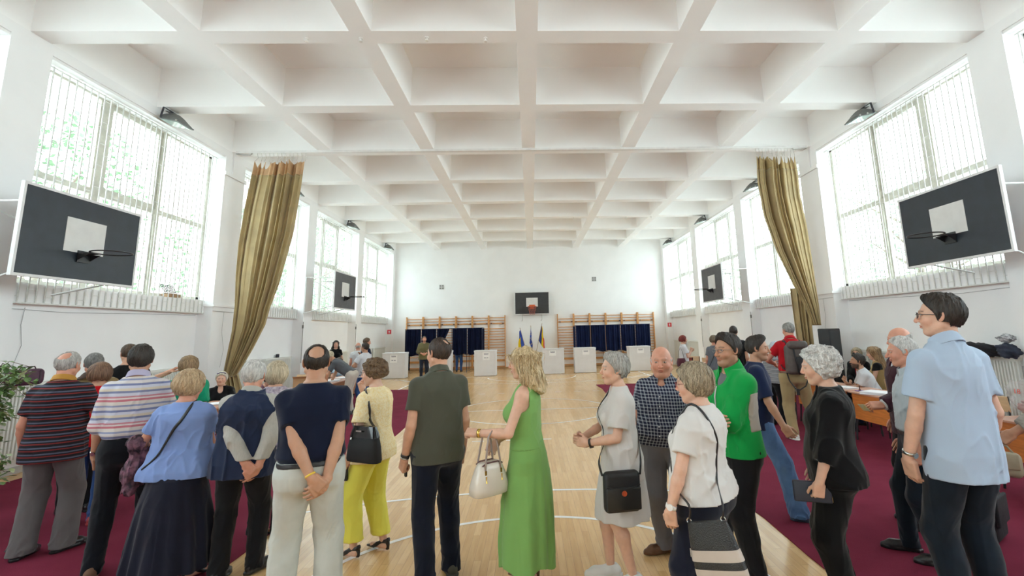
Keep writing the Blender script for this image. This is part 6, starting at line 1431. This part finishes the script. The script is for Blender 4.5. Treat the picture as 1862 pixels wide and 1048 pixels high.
add('22', at=(3.10, 3.98), face=1.1, h=1.70, g=1.0, hunch=.4, sex='m', seed=24, skin=SK['r'], hair='short', vol=1.0, recede=.3, hc=(.50, .48, .45), hc2=(.78, .76, .73), head=(0.05, .08, 0), nose=1.2, fat=1.0, fwd=.4,
    L=dict(w=(-.24, .05, -.06), e=(-.5, -1, 0)), R=dict(w=(.2, .05, -.05)), fL=(-.10, -.04, .1), fR=(.12, .14, 0),
    label='short white-haired man in a pale pinstriped shirt behind the tall man',
    wear=[top(pinb, 'dress_shirt', sleeve=1.9, hem=-.03, tuck=.045, loose=.03, off=.018, fold=.010, neck='open'), dict(k='collar', m=pinb, gap=.5, r=(.062, .080), z=(.50, .562)), dict(k='belt', m=lea_k, z=.045, off=.024), pants(jeanD, w=.008), shoes(lea_k)],
    post=lambda r, root, fns: [MB().tube([surf_pt(fns['dress_shirt'], r.t2w((0, 0, z)), r.RT @ V3(0, 1, 0), -.001), surf_pt(fns['dress_shirt'], r.t2w((0, 0, z)), r.RT @ V3(0, 1, 0), .003)], .006, 8).build('button', M_('button_white', (.7, .7, .7), .3, noise=.05), root) for z in (.36, .28, .20, .12)])
def p23post(r, root, fns):
    glasses(r, root, (.03, .035, .05), w=.024, h=.017, rim=.0022); ring_part(r, 'watch', r.arm[-1][1], r.arm[-1][2], .86, .031 * r.s, .009, .004, steel, root, None, np.cross(r.arm[-1][3], r.arm[-1][4]))
skyp = fab('polo_sky', 'b4c6dc', noise=.03, bump=.12, bscale=420)
add('23', at=(2.6, 3.0), face=0.12, h=1.995, g=.926, sex='m', seed=25, skin=SK['l'], hair='short', vol=1.7, quiff=.8, **DRK, head=(0.72, -.04, 0), nose=1.1, hs=1.07, sh=.45, jaw=1.05,
    L=dict(w=(-.235, .10, -.065), e=(-.8, -1, 0), d=(.25, .15, -.95), n=(.9, 0, .3), curl=(.3, .4, .3)), R=dict(w=(.23, .08, -.05)),
    label='very tall man with glasses in a pale blue polo, hand in his jeans pocket',
    wear=[top(skyp, 'polo_shirt', sleeve=.66, hem=-.15, loose=.03, off=.018, flare=.014, fold=.012), dict(k='collar', m=skyp, gap=.15, r=(.058, .072), z=(.505, .562)), pants(jeanD, w=.016, off=.014), shoes(lea_b)], post=p23post)
knit = mat('knit_stone', lin('a9a39c'), .9, noise=.1, nscale=6, bump=1, bscale=90, stretch=(.2, .2, 1))
add('24', at=(3.87, 3.44), face=0.95, h=1.70, g=1.1, sex='f', seed=26, skin=SK['t'], hair='bob', **BRN, head=(0, .1, 0), L=dict(w=(-.22, .44, .10), e=(-.5, -1, -.3), d=(.1, .7, -.6), n=(.8, 0, -.5), curl=(.8, .9, .5)),
    label='person in a stone knit sweater at the right edge holding a beige bag', wear=[top(knit, 'sweater', sleeve=1.72, loose=.03, off=.022), pants(black2), shoes(lea_k)])
# ------------------------------------------------------------------ people further into the hall
add('25', at=(-4.42, 20.45), face=PI + .35, h=1.75, sex='m', seed=31, skin=SK['r'], hair='short', vol=.7, **BRN, beard=.7, lod='far', R=dict(w=(.10, .26, .12), e=(1, -.8, -.3)), L=dict(w=(-.02, .28, .12), e=(-1, -.8, -.3)),
    label='bearded man in an olive overshirt standing before the black voting booths', wear=[top(fab('overshirt', '6f6848'), 'overshirt', sleeve=1.6, loose=.04, off=.03, hem=-.12), pants(fab('jeans_ink', '242a38')), shoes(lea_k)])
add('26', at=(-3.53, 24.12), face=0, h=1.68, sex='m', seed=32, hair='short', **DRK, lod='far', label='voter in blue jeans inside a closed black booth, only legs visible', wear=[top(navyT), pants(jeanB), shoes(lea_k)])
add('27', at=(-6.35, 16.2), face=PI + .45, h=1.70, g=.92, sex='f', seed=33, skin=SK['l'], hair='long', hz=-.14, **DRK, lod='far', L=dict(w=(-.2, .2, .1)), label='dark-haired woman in a black t-shirt by the left wall', wear=[top(blackC, sleeve=.5), pants(black2), shoes(lea_k)])
add('28', at=(-4.32, 12.05), face=1.6, h=1.72, g=1.0, lean=.95, sex='m', seed=34, skin=SK['t'], hair='short', hc=(.45, .38, .26), hc2=(.7, .62, .45), head=(0, .6, 0), lod='far', R=dict(w=(.16, .44, .33), e=(1, -.3, .3)), L=dict(w=(-.16, .46, .33), e=(-1, -.3, .3)),
    label='person in a grey t-shirt and white trousers bending over a desk', wear=[top(fab('tee_slate', '5c6066'), sleeve=.7, hem=-.02), pants(fab('trousers_white', 'cfc6bb', noise=.05), hem=.04), shoes(lea_k)])
add('29', at=(-4.25, 12.75), face=1.1, h=1.635, g=1.02, sex='m', seed=35, skin=SK['t'], hair='short', **DRK, head=(.25, .05, 0), lod='mid', L=dict(w=(-.12, .27, .2), e=(-1, -.2, -.6), d=(.95, .1, .1), n=(0, -1, 0)), R=dict(w=(.05, .2, .45), e=(1, .1, -.8), d=(-.2, 0, 1)),
    label='man in a white t-shirt and blue jeans with hand on chin', wear=[top(fab('tee_bright', 'd9dbe0', noise=.03), 'tshirt', sleeve=.65, hem=-.09, loose=.03), pants(jeanB), shoes(M_('trainer_grey', (.3, .3, .33), .7, noise=.2), 'sneaker')])
add('30', at=(-4.78, 14.4), face=-0.9, h=1.765, sex='m', seed=36, skin=SK['r'], hair='short', **BRN, lod='far', head=(0, .1, 0), label='man in a navy t-shirt facing right by the last left desk', wear=[top(fab('tee_marine', '1c2747')), pants(jeanB), shoes(lea_k)])
add('31', at=(-5.32, 15.3), face=.35, h=1.62, g=1.05, sex='m', seed=37, skin=SK['r'], hair='fringe', fz=.01, **GREY, lod='far', label='bald man half hidden behind the man in the white t-shirt', wear=[top(fab('shirt_white', 'd8dadc')), pants(black2), shoes(lea_k)])
add('32', at=(-5.62, 14.6), face=PI + .8, h=1.62, g=.95, sex='f', seed=38, skin=SK['l'], hair='bob', **BRN, lod='far', **seat, lean=.2, R=dict(w=(.1, .34, .27), e=(1, -.3, -.4)), L=dict(w=(-.1, .34, .27), e=(-1, -.3, -.4)), label='seated young woman in a pale blue blouse behind the far left desk',
    wear=[top(fab('blouse_ice', 'b9d0e4')), pants(black2, hem=.04), shoes(lea_k)])
chair(-5.62, 14.6, PI + .8, 'plywood chair under the young woman in pale blue')
add('33', at=(4.28, 13.7), face=-1.7, h=1.615, g=1.12, sex='f', seed=39, skin=SK['l'], hair='bob', hz=-.05, hc=(.16, .018, .012), hc2=(.30, .04, .03), lod='mid', L=dict(w=(-.1, .22, .34)), R=dict(w=(.06, .20, .36), e=(.6, -.4, -1), d=(0, .3, .9), curl=(.8, .9, .6)),
    label='red-haired woman in a white blouse standing sideways', wear=[top(fab('blouse_white', 'dcdcdf', noise=.04), 'blouse', sleeve=.6, hem=-.08, loose=.03), dict(k='skirt', name='skirt', m=black2, T=[(.5, .22, .2, 0), (.98, .18, .15, -.01)]), shoes(lea_k, 'heel')])
add('34', at=(4.52, 12.0), face=-0.5, h=1.62, g=1.12, sex='f', seed=40, skin=SK['r'], hair='fem', hc=(.14, .10, .06), hc2=(.25, .19, .12), hz=-.05, lod='mid', head=(-.3, .1, 0), label='woman in a grey t-shirt and blue jeans seen from behind',
    wear=[top(fab('tee_ash', '70747c'), 'tshirt', sleeve=.6, hem=-.09, loose=.03), pants(fab('jeans_royal', '24489a', noise=.2)), shoes(lea_k)], post=lambda r, root, fns: strap(r, fns['tshirt'], [('t', -2.3, .0), ('t', -2.7, .18), ('t', 3.0, .34), ('t', 2.5, .46, .3)], lea_k, .010, .004, root, 'bag_strap'))
add('35', at=(4.34, 10.35), face=-0.35, h=1.845, g=1.05, sex='m', seed=41, skin=SK['t'], hair='short', vol=.9, **DRK, lod='mid', L=dict(w=(-.29, .03, -.06), curl=(.9, 1, .6)), label='tall dark-haired man in black behind the green jacket man', wear=[top(blackC, 'tshirt', sleeve=.55, loose=.03), pants(black2), shoes(lea_k)])
add('36', at=(4.36, 8.12), face=-0.25, h=1.875, g=1.10, sex='m', seed=42, skin=SK['r'], hair='short', **dict(hc=(.20, .20, .19), hc2=(.42, .42, .40)), head=(0.5, .12, 0), lod='mid', hunch=.2, L=dict(w=(-.22, .20, .17), e=(-1, -.6, -.4)), R=dict(w=(.2, .22, .2)), fL=(-.10, -.10, .35), fR=(.30, .16, -.3),
    label='man in a red polo and khaki trousers wearing a grey backpack',
    wear=[top(fab('polo_red', 'c01624'), 'polo_shirt', sleeve=.62, hem=.0, tuck=.05, loose=.02, off=.018), dict(k='collar', m=fab('polo_red', 'c01624'), gap=.2, r=(.062, .078)), dict(k='belt', m=lea_b, z=.055, off=.03), pants(khaki, w=.016), shoes(M_('trainer_white', (.65, .65, .62), .7, noise=.1), 'sneaker')])
add('37', at=(4.55, 9.2), face=-0.9, h=1.52, g=1.1, hunch=1, lean=.28, sex='f', seed=43, skin=SK['l'], hair='fem', hc=(.55, .60, .66), hc2=(.75, .8, .85), lod='mid', head=(-.3, .4, 0), label='stooped white-haired woman in a fine striped top beside the backpack man', wear=[top(thin_st, 'striped_top', sleeve=.9, hem=-.09, loose=.03), pants(black2, w=.02), shoes(lea_k)])
def p38post(r, root, fns): pass
add('38', at=(5.9, 8.42), face=1.1, h=1.78, g=1.05, sex='m', seed=44, skin=SK['t'], hair='short', vol=1.9, **DRK, beard=1.0, head=(.1, -.05, 0), lod='mid', **seat, lean=.42, R=dict(w=(.05, .28, .42), e=(.6, .3, -1), d=(-.3, .2, .9), n=(0, -1, 0), curl=(.8, 1, .6)), L=dict(w=(-.05, .40, .17), e=(-1, -.1, -.2), d=(.9, .4, 0), n=(0, 0, -1)),
    label='bearded man in a white printed t-shirt leaning on the orange desk',
    wear=[top(fab('tee_bright', 'd9dbe0'), 'tshirt', sleeve=.62, hem=-.05, loose=.02), top(blackC, 'shirt_print', sleeve=.2, hem=.12, off=.0185, loose=.02, fold=.002, cut=lambda P_, d, q: np.maximum(d, np.maximum(np.maximum(np.abs(q[:, 0]) - .08, .05 - q[:, 1]), np.abs(q[:, 2] - .26) - .07 + .015 * np.sin(q[:, 0] * 90)))), pants(jeanD, hem=.04), shoes(lea_k)])
chair(6.02, 8.40, 1.50, 'plywood chair under the bearded man in white')
add('39', at=(6.74, 10.0), face=2.35, h=1.64, g=1.0, sex='f', seed=45, skin=SK['p'], hair='bob', hc=(.30, .24, .15), hc2=(.52, .44, .30), hz=-.085, lod='mid', pel=(0, -.05, .60), fR=(.12, .36, 0), fL=(-.12, .36, 0), knee=(.1, .6, 1), L=dict(w=(-.16, .3, .1)), R=dict(w=(.12, .32, .1)),
    label='woman with sunglasses and a black cardigan sitting by the radiator', wear=[top(fab('top_scarlet', 'a8202c'), 'camisole', sleeve=.1, hem=-.05, off=.010), top(blackC, 'cardigan', sleeve=1.7, hem=-.08, off=.022, neck='v', cut=lambda P_, d, q: np.maximum(d, .035 - np.abs(q[:, 0]) - 10 * (q[:, 1] < .03))), pants(black2, hem=.04), shoes(lea_k)],
    post=lambda r, root, fns: glasses(r, root, (.02, .02, .02), w=.027, h=.021, shade=True))
chair(6.74, 10.0, 2.35, 'plywood chair under the woman in sunglasses')
add('40', at=(6.32, 8.85), face=0.95, h=1.66, g=.98, sex='f', seed=46, skin=SK['l'], hair='long', hz=-.33, wave=.004, hc=(.20, .11, .05), hc2=(.46, .30, .15), lod='mid', pel=(0, -.05, .66), fR=(.12, .36, 0), fL=(-.12, .36, 0), knee=(.1, .6, 1), lean=.12, head=(.1, .2, 0), L=dict(w=(-.12, .30, .10), e=(-1, -.8, -.2)), R=dict(w=(.08, .34, .14)),
    label='young woman with very long light brown hair sitting in profile', wear=[top(fab('top_sand', 'b89c6a'), 'top', sleeve=.15, hem=-.05, off=.014, loose=.01), top(blackC, 'sleeve', sleeve=.62, hem=.38, off=.017, cut=lambda P_, d, q: np.maximum(d, .125 + q[:, 0])), pants(fab('jeans_ink2', '1d2f4a')), shoes(lea_k)])
chair(6.32, 8.85, .95, 'plywood chair under the young woman with very long hair')
add('41', at=(-5.50, 10.25), face=PI + 1.1, h=1.58, g=1.05, sex='f', seed=47, skin=SK['l'], hair='fem', **DRK, lod='mid', **seat, lean=.55, head=(0, .6, 0), R=dict(w=(.1, .34, .2)), L=dict(w=(-.1, .34, .2)),
    label='seated dark-haired woman in a flowered dark top bending over papers', wear=[top(mat('floral_dark', (.02, .018, .03), .85, col2=(.28, .12, .16), noise=.3, nscale=30), 'blouse', sleeve=.8), pants(black2, hem=.04), shoes(lea_k)])
chair(-5.50, 10.25, PI + 1.1, 'plywood chair under the woman in the flowered top')
add('42', at=(-4.22, 24.25), face=.2, h=1.62, g=1.05, lean=.35, sex='m', seed=48, skin=SK['r'], hair='fem', **GREY, lod='far', label='grey-haired voter leaning inside the half open booth', wear=[top(fab('shirt_check_grey', '9a958c', noise=.4, nscale=40), sleeve=.6), pants(black2, hem=.04), shoes(lea_k)])
# ================================================================== BAGS AND HELD THINGS
def ring_loft(secs, m, name, parent, n=28, ex=3.0, smooth=True, label=None):
    """secs: (z, half width x, half depth y, cx, cy)"""
    g = MB(); g.smooth = smooth; P_ = []
    for (z, a, b, cx, cy) in secs:
        row = []
        for k in range(n):
            t = 2 * PI * k / n; c, s = math.cos(t), math.sin(t); rr = (abs(c) ** ex + abs(s) ** ex) ** (-1 / ex); row.append((cx + a * c * rr, cy + b * s * rr, z))
        P_.append(row)
    g.grid(P_, True); g.smooth = False; g.add(P_[0], [tuple(range(n))[::-1]]); g.add(P_[-1], [tuple(range(n))]); return g.build(name, m, parent, label)
def held(key, name, label, cat, local, rz=0, tilt=(0, 0), group=None):
    root = P[key][0]; w = W_(root, local); t = thing(name, label, cat, tuple(w), 0, group); t.rotation_euler = (tilt[0], tilt[1], root.rotation_euler[2] + rz); return t
def arm(key, k): return P[key][1].arm[k]
# cream handbag on the blonde woman's forearm
r = P['14'][1]; S_, E_, Wr, d_, n_, q_ = r.arm[-1]; fa = E_ + (Wr - E_) * .62
cream_l = M_('leather_cream', (.66, .60, .52), .28, noise=.06, nscale=8, coat=.4)
t = held('14', 'handbag', 'cream leather handbag hanging from the blonde woman\'s forearm', 'handbag', (fa[0] + .0, fa[1] + .0, fa[2] - .41), PI / 2 + .85); t.scale = (.86, .86, .86)
ring_loft([(0, .155, .075, 0, 0), (.01, .170, .085, 0, 0), (.06, .172, .088, 0, 0), (.14, .150, .078, 0, 0), (.20, .125, .066, 0, 0), (.245, .105, .052, 0, 0), (.25, .095, .045, 0, 0)], cream_l, 'bag_body', t, 36, 3.4)
m = MB(); m.smooth = True
for s in (-1, 1): m.tube([(-.098, s * .050, .238), (-.055, s * .048, .256), (.055, s * .048, .256), (.098, s * .050, .238)], .006, 7)
m.build('frame_trim', M_('trim_plum', (.10, .03, .03), .35, noise=.1), t)
m = MB(); m.smooth = True; hx = fa
for s in (-1, 1):
    m.tube([(-.075, s * .060, .19), (-.07, s * .058, .27), (-.052, s * .05, .38), (-.035, s * .045, .46), (0, s * .045, .49 + .012), (.035, s * .045, .46), (.052, s * .05, .38), (.07, s * .058, .27), (.075, s * .060, .19)], .0085, 8)
m.build('handle', M_('handle_taupe', (.33, .26, .23), .4, noise=.1), t)
m = MB()
for x, s in ((-.075, 1), (.075, 1), (-.075, -1), (.075, -1)): m.cbox((x, s * .066, .185), (.018, .008, .035)); m.tube([(x, s * .076, .16), (x, s * .078, .13), (x, s * .078, .11)], [.006, .004, .009], 7)
m.build('gold_charm', gold, t)
# black shoulder bag of the woman in white
t = held('15', 'shoulder_bag', 'black square shoulder bag with a round orange badge', 'bag', (-.255, .05, .56), .12 + PI / 2)
m = MB(); m.smooth = True; m.rbox((0, 0, .135), (.265, .085, .27), .035, seg=4); m.build('bag_body', mat('nylon_black', (.012, .012, .014), .55, noise=.2, nscale=30, bump=.2), t)
m = MB(); m.smooth = True; m.rbox((0, .045, .095), (.25, .02, .15), .01, seg=3); m.build('front_pocket', M_('pocket_black', (.02, .02, .02), .4, noise=.2), t)
m = MB(); m.tube([(-.12, .050, .185), (-.06, .053, .168), (0, .055, .162), (.06, .053, .168), (.12, .050, .185)], .004, 6); m.build('flap_edge', M_('pocket_black', (.02, .02, .02)), t)
MB().tube([(0, .052, .135), (0, .062, .135)], .018, 18).build('badge', M_('badge_orange', (.55, .09, .03), .4, noise=.3, nscale=90), t)

# striped bag of the woman in the white t-shirt
t = held('17', 'striped_bag', 'black shoulder bag with two beige stripes on the white t-shirt woman\'s hip', 'bag', (-.31, -.22, .53), PI / 2 - .12, (.0, .28))
hgt_ = .28; sec = [(0, .150, .030), (.10, .150, .036), (.2, .135, .032), (.28, .120, .020)]
bagk = M_('leather_pebble', (.02, .02, .02), .4, noise=.2, nscale=60, bump=.5, bscale=160); beige_ = M_('stripe_beige', (.50, .42, .36), .5, noise=.08)
def band(z0, z1, m, nm, ex=0):
    def at(z):
        for (a, b) in zip(sec, sec[1:]):
            if a[0] <= z <= b[0]: k = (z - a[0]) / (b[0] - a[0]); return a[1] + (b[1] - a[1]) * k + ex, a[2] + (b[2] - a[2]) * k + ex
        return sec[-1][1], sec[-1][2]
    zs_ = [z0 + (z1 - z0) * i / 4 for i in range(5)]
    return ring_loft([(z, *at(z), 0, 0) for z in zs_], m, nm, t, 28, 3.2)
band(0, .28, bagk, 'bag_body'); band(.02, .062, beige_, 'stripe', .0015); band(.098, .150, beige_, 'stripe', .0015)

m = MB()
for x in (-.105, .11): m.tube([(x + .014 * math.cos(a), 0, .285 + .014 * math.sin(a)) for a in [2 * PI * i / 12 for i in range(13)]], .003, 5, cap=False)
m.tube([(.135, .02, .16), (.14, .025, .12)], .005, 6); m.build('buckle', steel, t)
# black bag of the woman in yellow
t = held('12', 'shoulder_bag', 'black patent shoulder bag under the arm of the woman in yellow', 'bag', (-.255, -.10, .80), PI / 2 - .15)
ring_loft([(0, .165, .045, .0, 0), (.02, .170, .052, 0, 0), (.12, .158, .05, 0, 0), (.22, .135, .035, 0, 0), (.27, .115, .018, 0, 0)], mat('suede_black', (.008, .008, .009), .7, noise=.2, nscale=20), 'bag_body', t, 32, 4)
ring_loft([(.19, .146, .044, 0, 0), (.23, .136, .036, 0, 0), (.278, .116, .022, 0, 0)], M_('patent_black', (.012, .012, .013), .12, noise=.2, nscale=9), 'patent_top', t, 32, 4)

m = MB(); m.cbox((.02, .048, .245), (.06, .004, .012)); m.tube([(.10, .045, .19), (.10, .05, .175)], .008, 8); m.build('metal_badge', steel, t)
# small wallet in her hand
S_, E_, Wr, d_, n_, q_ = arm('12', -1); c_ = Wr + d_ * .10 + n_ * .03
t = held('12', 'phone_case', 'black phone wallet in the hand of the woman in yellow', 'phone', tuple(c_ + V3(.0, .0, -.02)), .2); MB().rbox((0, 0, 0), (.02, .085, .15), .006, seg=2).build('case_body', lea_k, t)
# wallet of the woman in black
S_, E_, Wr, d_, n_, q_ = arm('20', -1); c_ = Wr + d_ * .085 + n_ * .035
t = held('20', 'wallet', 'dark navy zip wallet held by the curly white-haired woman', 'wallet', tuple(c_), .1, (0, .15)); m = MB(); m.smooth = True; m.rbox((0, .02, .015), (.028, .22, .125), .010, seg=3); m.build('wallet_body', M_('wallet_navy', (.02, .025, .045), .4, noise=.2), t)
MB().tube([(0, -.09, -.04), (0, -.092, .07)], .003, 6).build('zip_edge', gold, t)
# identity card
S_, E_, Wr, d_, n_, q_ = arm('21', -1); c_ = Wr + d_ * .155 + n_ * .02
t = held('21', 'identity_card', 'identity card held out by the man in the burgundy jacket', 'card', tuple(c_), .2, (.9, .1)); MB().rbox((0, 0, 0), (.105, .074, .003), .001, seg=1).build('card_body', mat('card_mint', lin('c8d6c4'), .4, noise=.2, nscale=40, col2=lin('d8c86a')), t)
MB().box((-.045, -.02, .0016), (-.018, .018, .0022)).build('portrait', M_('card_pink', lin('d89a8a'), .5, noise=.2, nscale=60), t)
# card in the dark haired man's hand, phone of the striped shirt man, keys of the polo man
S_, E_, Wr, d_, n_, q_ = arm('35', -1); c_ = Wr + d_ * .17; t = held('35', 'slip', 'cream card in the hand of the tall man in black', 'card', tuple(c_)); MB().rbox((0, 0, -.02), (.06, .003, .09), .001, seg=1).build('slip_body', M_('slip_cream', (.70, .62, .42), .6, noise=.1), t)
S_, E_, Wr, d_, n_, q_ = arm('5', -1); c_ = Wr + d_ * .11 + n_ * .03; t = held('5', 'phone', 'dark phone in the hand of the pink and blue striped shirt man', 'phone', tuple(c_), .1, (.5, 0)); MB().rbox((0, .01, 0), (.012, .075, .15), .005, seg=2).build('phone_body', M_('phone_dark', (.04, .045, .05), .2, noise=.1), t)
S_, E_, Wr, d_, n_, q_ = arm('13', -1); c_ = Wr + d_ * .10 + n_ * .032; t = held('13', 'car_key', 'black car key in the fist of the man in the olive polo', 'key', tuple(c_)); MB().rbox((0, 0, -.02), (.02, .035, .07), .008, seg=2).build('key_fob', rubk, t)
MB().tube([(0, .01, .02), (0, .014, .045)], .009, 10).build('key_ring', gold, t)
# beige bag at the right edge
S_, E_, Wr, d_, n_, q_ = arm('24', -1); c_ = Wr + d_ * .10 + V3(0, .02, -.12)
t = held('24', 'beige_bag', 'soft beige bag held at the right edge of the photo', 'bag', tuple(c_ + V3(0, 0, -.03)), PI / 2 - .2); m = MB(); m.smooth = True; m.rbox((0, 0, .0), (.24, .09, .17), .04, seg=4); m.build('bag_body', M_('bag_beige', (.36, .31, .22), .6, noise=.15, nscale=12), t)
m = MB(); m.smooth = True; m.rbox((0, .045, .03), (.22, .02, .11), .009, seg=3); m.build('bag_flap', M_('bag_beige', (.36, .31, .22)), t)
m = MB(); m.smooth = True; m.tube([(-.08, 0, .08), (-.05, 0, .125), (0, 0, .14), (.05, 0, .125), (.08, 0, .08)], .007, 6); m.build('handle', M_('bag_beige', (.36, .31, .22)), t)
# patterned scarf over the arm of the woman in light blue
r = P['7'][1]; S_, E_, Wr, d_, n_, q_ = r.arm[-1]; c_ = E_ + (Wr - E_) * .45
def scarf_fn(P_):
    a = V3(c_); d = rc(P_, E_ + V3(-.02, -.03, .0), Wr + V3(-.01, .03, .0), .055, .055); d = smin(d, rc(P_, a + V3(-.02, -.03, -.02), a + V3(-.05, -.05, -.28), .072, .045), .04); d = smin(d, rc(P_, a + V3(-.01, .06, -.02), a + V3(-.03, .06, -.20), .065, .075), .04); d = smin(d, el(P_, a + V3(-.06, -.01, -.17), (.075, .10, .11)), .04)
    n1 = noise3(np.stack([P_[:, 0] * 16, P_[:, 1] * 16, P_[:, 2] * 7 + P_[:, 0] * 5], 1), 5); n2 = noise3(np.stack([P_[:, 0] * 38, P_[:, 1] * 38, P_[:, 2] * 9 + 4 * n1], 1), 8); d = d + .012 * (1 - 2.2 * np.abs(n1)) - .016 * (1 - np.abs(n2)) ** 3 + .005
    b = rc(P_, E_, Wr, .046, .036); d = smax(d, -(b), .004)
    body, _ = torso(r, P_, .03); return smax(d, -body, .004)
t = thing('scarf', 'crumpled plum and grey patterned scarf over the light blue woman\'s arm', 'scarf', tuple(P['7'][0].location), P['7'][0].rotation_euler[2])
Ps, Qs = clean(*sdf_mesh(scarf_fn, c_ - V3(.28, .28, .50), c_ + V3(.22, .26, .20), .007)); np_mesh('scarf_cloth', Ps, Qs, mat('scarf_pattern', lin('8a5f70'), .85, col2=lin('221c26'), noise=.3, nscale=20, bump=.3), t)
# backpack
r = P['36'][1]; root = P['36'][0]; bp = r.t2w((0, -.235, .27))
t = thing('backpack', 'grey-brown roll-top backpack on the man in the red polo', 'backpack', tuple(W_(root, bp)), root.rotation_euler[2])
bpm = mat('backpack_grey', lin('5a504c'), .55, noise=.25, nscale=9, bump=.4, bscale=20); bpk = M_('webbing_black', (.015, .015, .017), .6, noise=.2)
g = MB(); g.smooth = True; g.rbox((0, -.02, -.02), (.34, .19, .48), .075, seg=5); g.build('pack_body', bpm, t)
g = MB(); g.smooth = True; g.rbox((.02, -.06, .20), (.31, .17, .14), .06, seg=4, R=Matrix.Rotation(-.25, 3, 'X')); g.build('pack_lid', bpm, t)
g = MB(); g.smooth = True; g.rbox((.06, -.115, -.10), (.17, .04, .26), .018, seg=3); g.build('front_panel', bpk, t)
g = MB(); g.smooth = True
for s in (-1, 1):
    g.tube([(s * .10, .05, .20), (s * .12, .11, .27), (s * .13, .20, .27), (s * .14, .31, .16), (s * .16, .30, .0)], .018, 6, flat=.35)
    g.tube([(s * .15, .02, -.2), (s * .19, .12, -.16), (s * .2, .22, -.08)], .012, 6, flat=.4)
g.tube([(-.06, -.125, .2), (-.04, -.14, 0), (.0, -.135, -.25)], .012, 6, flat=.3)
g.build('shoulder_strap', bpk, t)
g = MB(); g.smooth = True; g.tube([(-.15, .03, -.24), (-.13, .00, -.36), (-.06, -.03, -.48), (0, -.035, -.50), (.1, -.02, -.44), (.17, .02, -.30)], .010, 6, flat=.4); g.rbox((-.03, -.04, -.53), (.05, .02, .10), .008); g.build('waist_strap', bpk, t)
# dark red bag of the red haired woman
t = held('33', 'handbag', 'dark red handbag at the side of the red-haired woman', 'handbag', (.22, -.12, .78)); ring_loft([(0, .03, .12, 0, 0), (.12, .04, .13, 0, 0), (.22, .02, .10, 0, 0)], M_('leather_wine', (.10, .015, .03), .35, noise=.15), 'bag_body', t)
MB().tube([(0, -.08, .2), (-.02, -.05, .40), (-.04, .0, .52), (-.02, .05, .40), (0, .08, .2)], .006, 6).build('handle', lea_k, t)
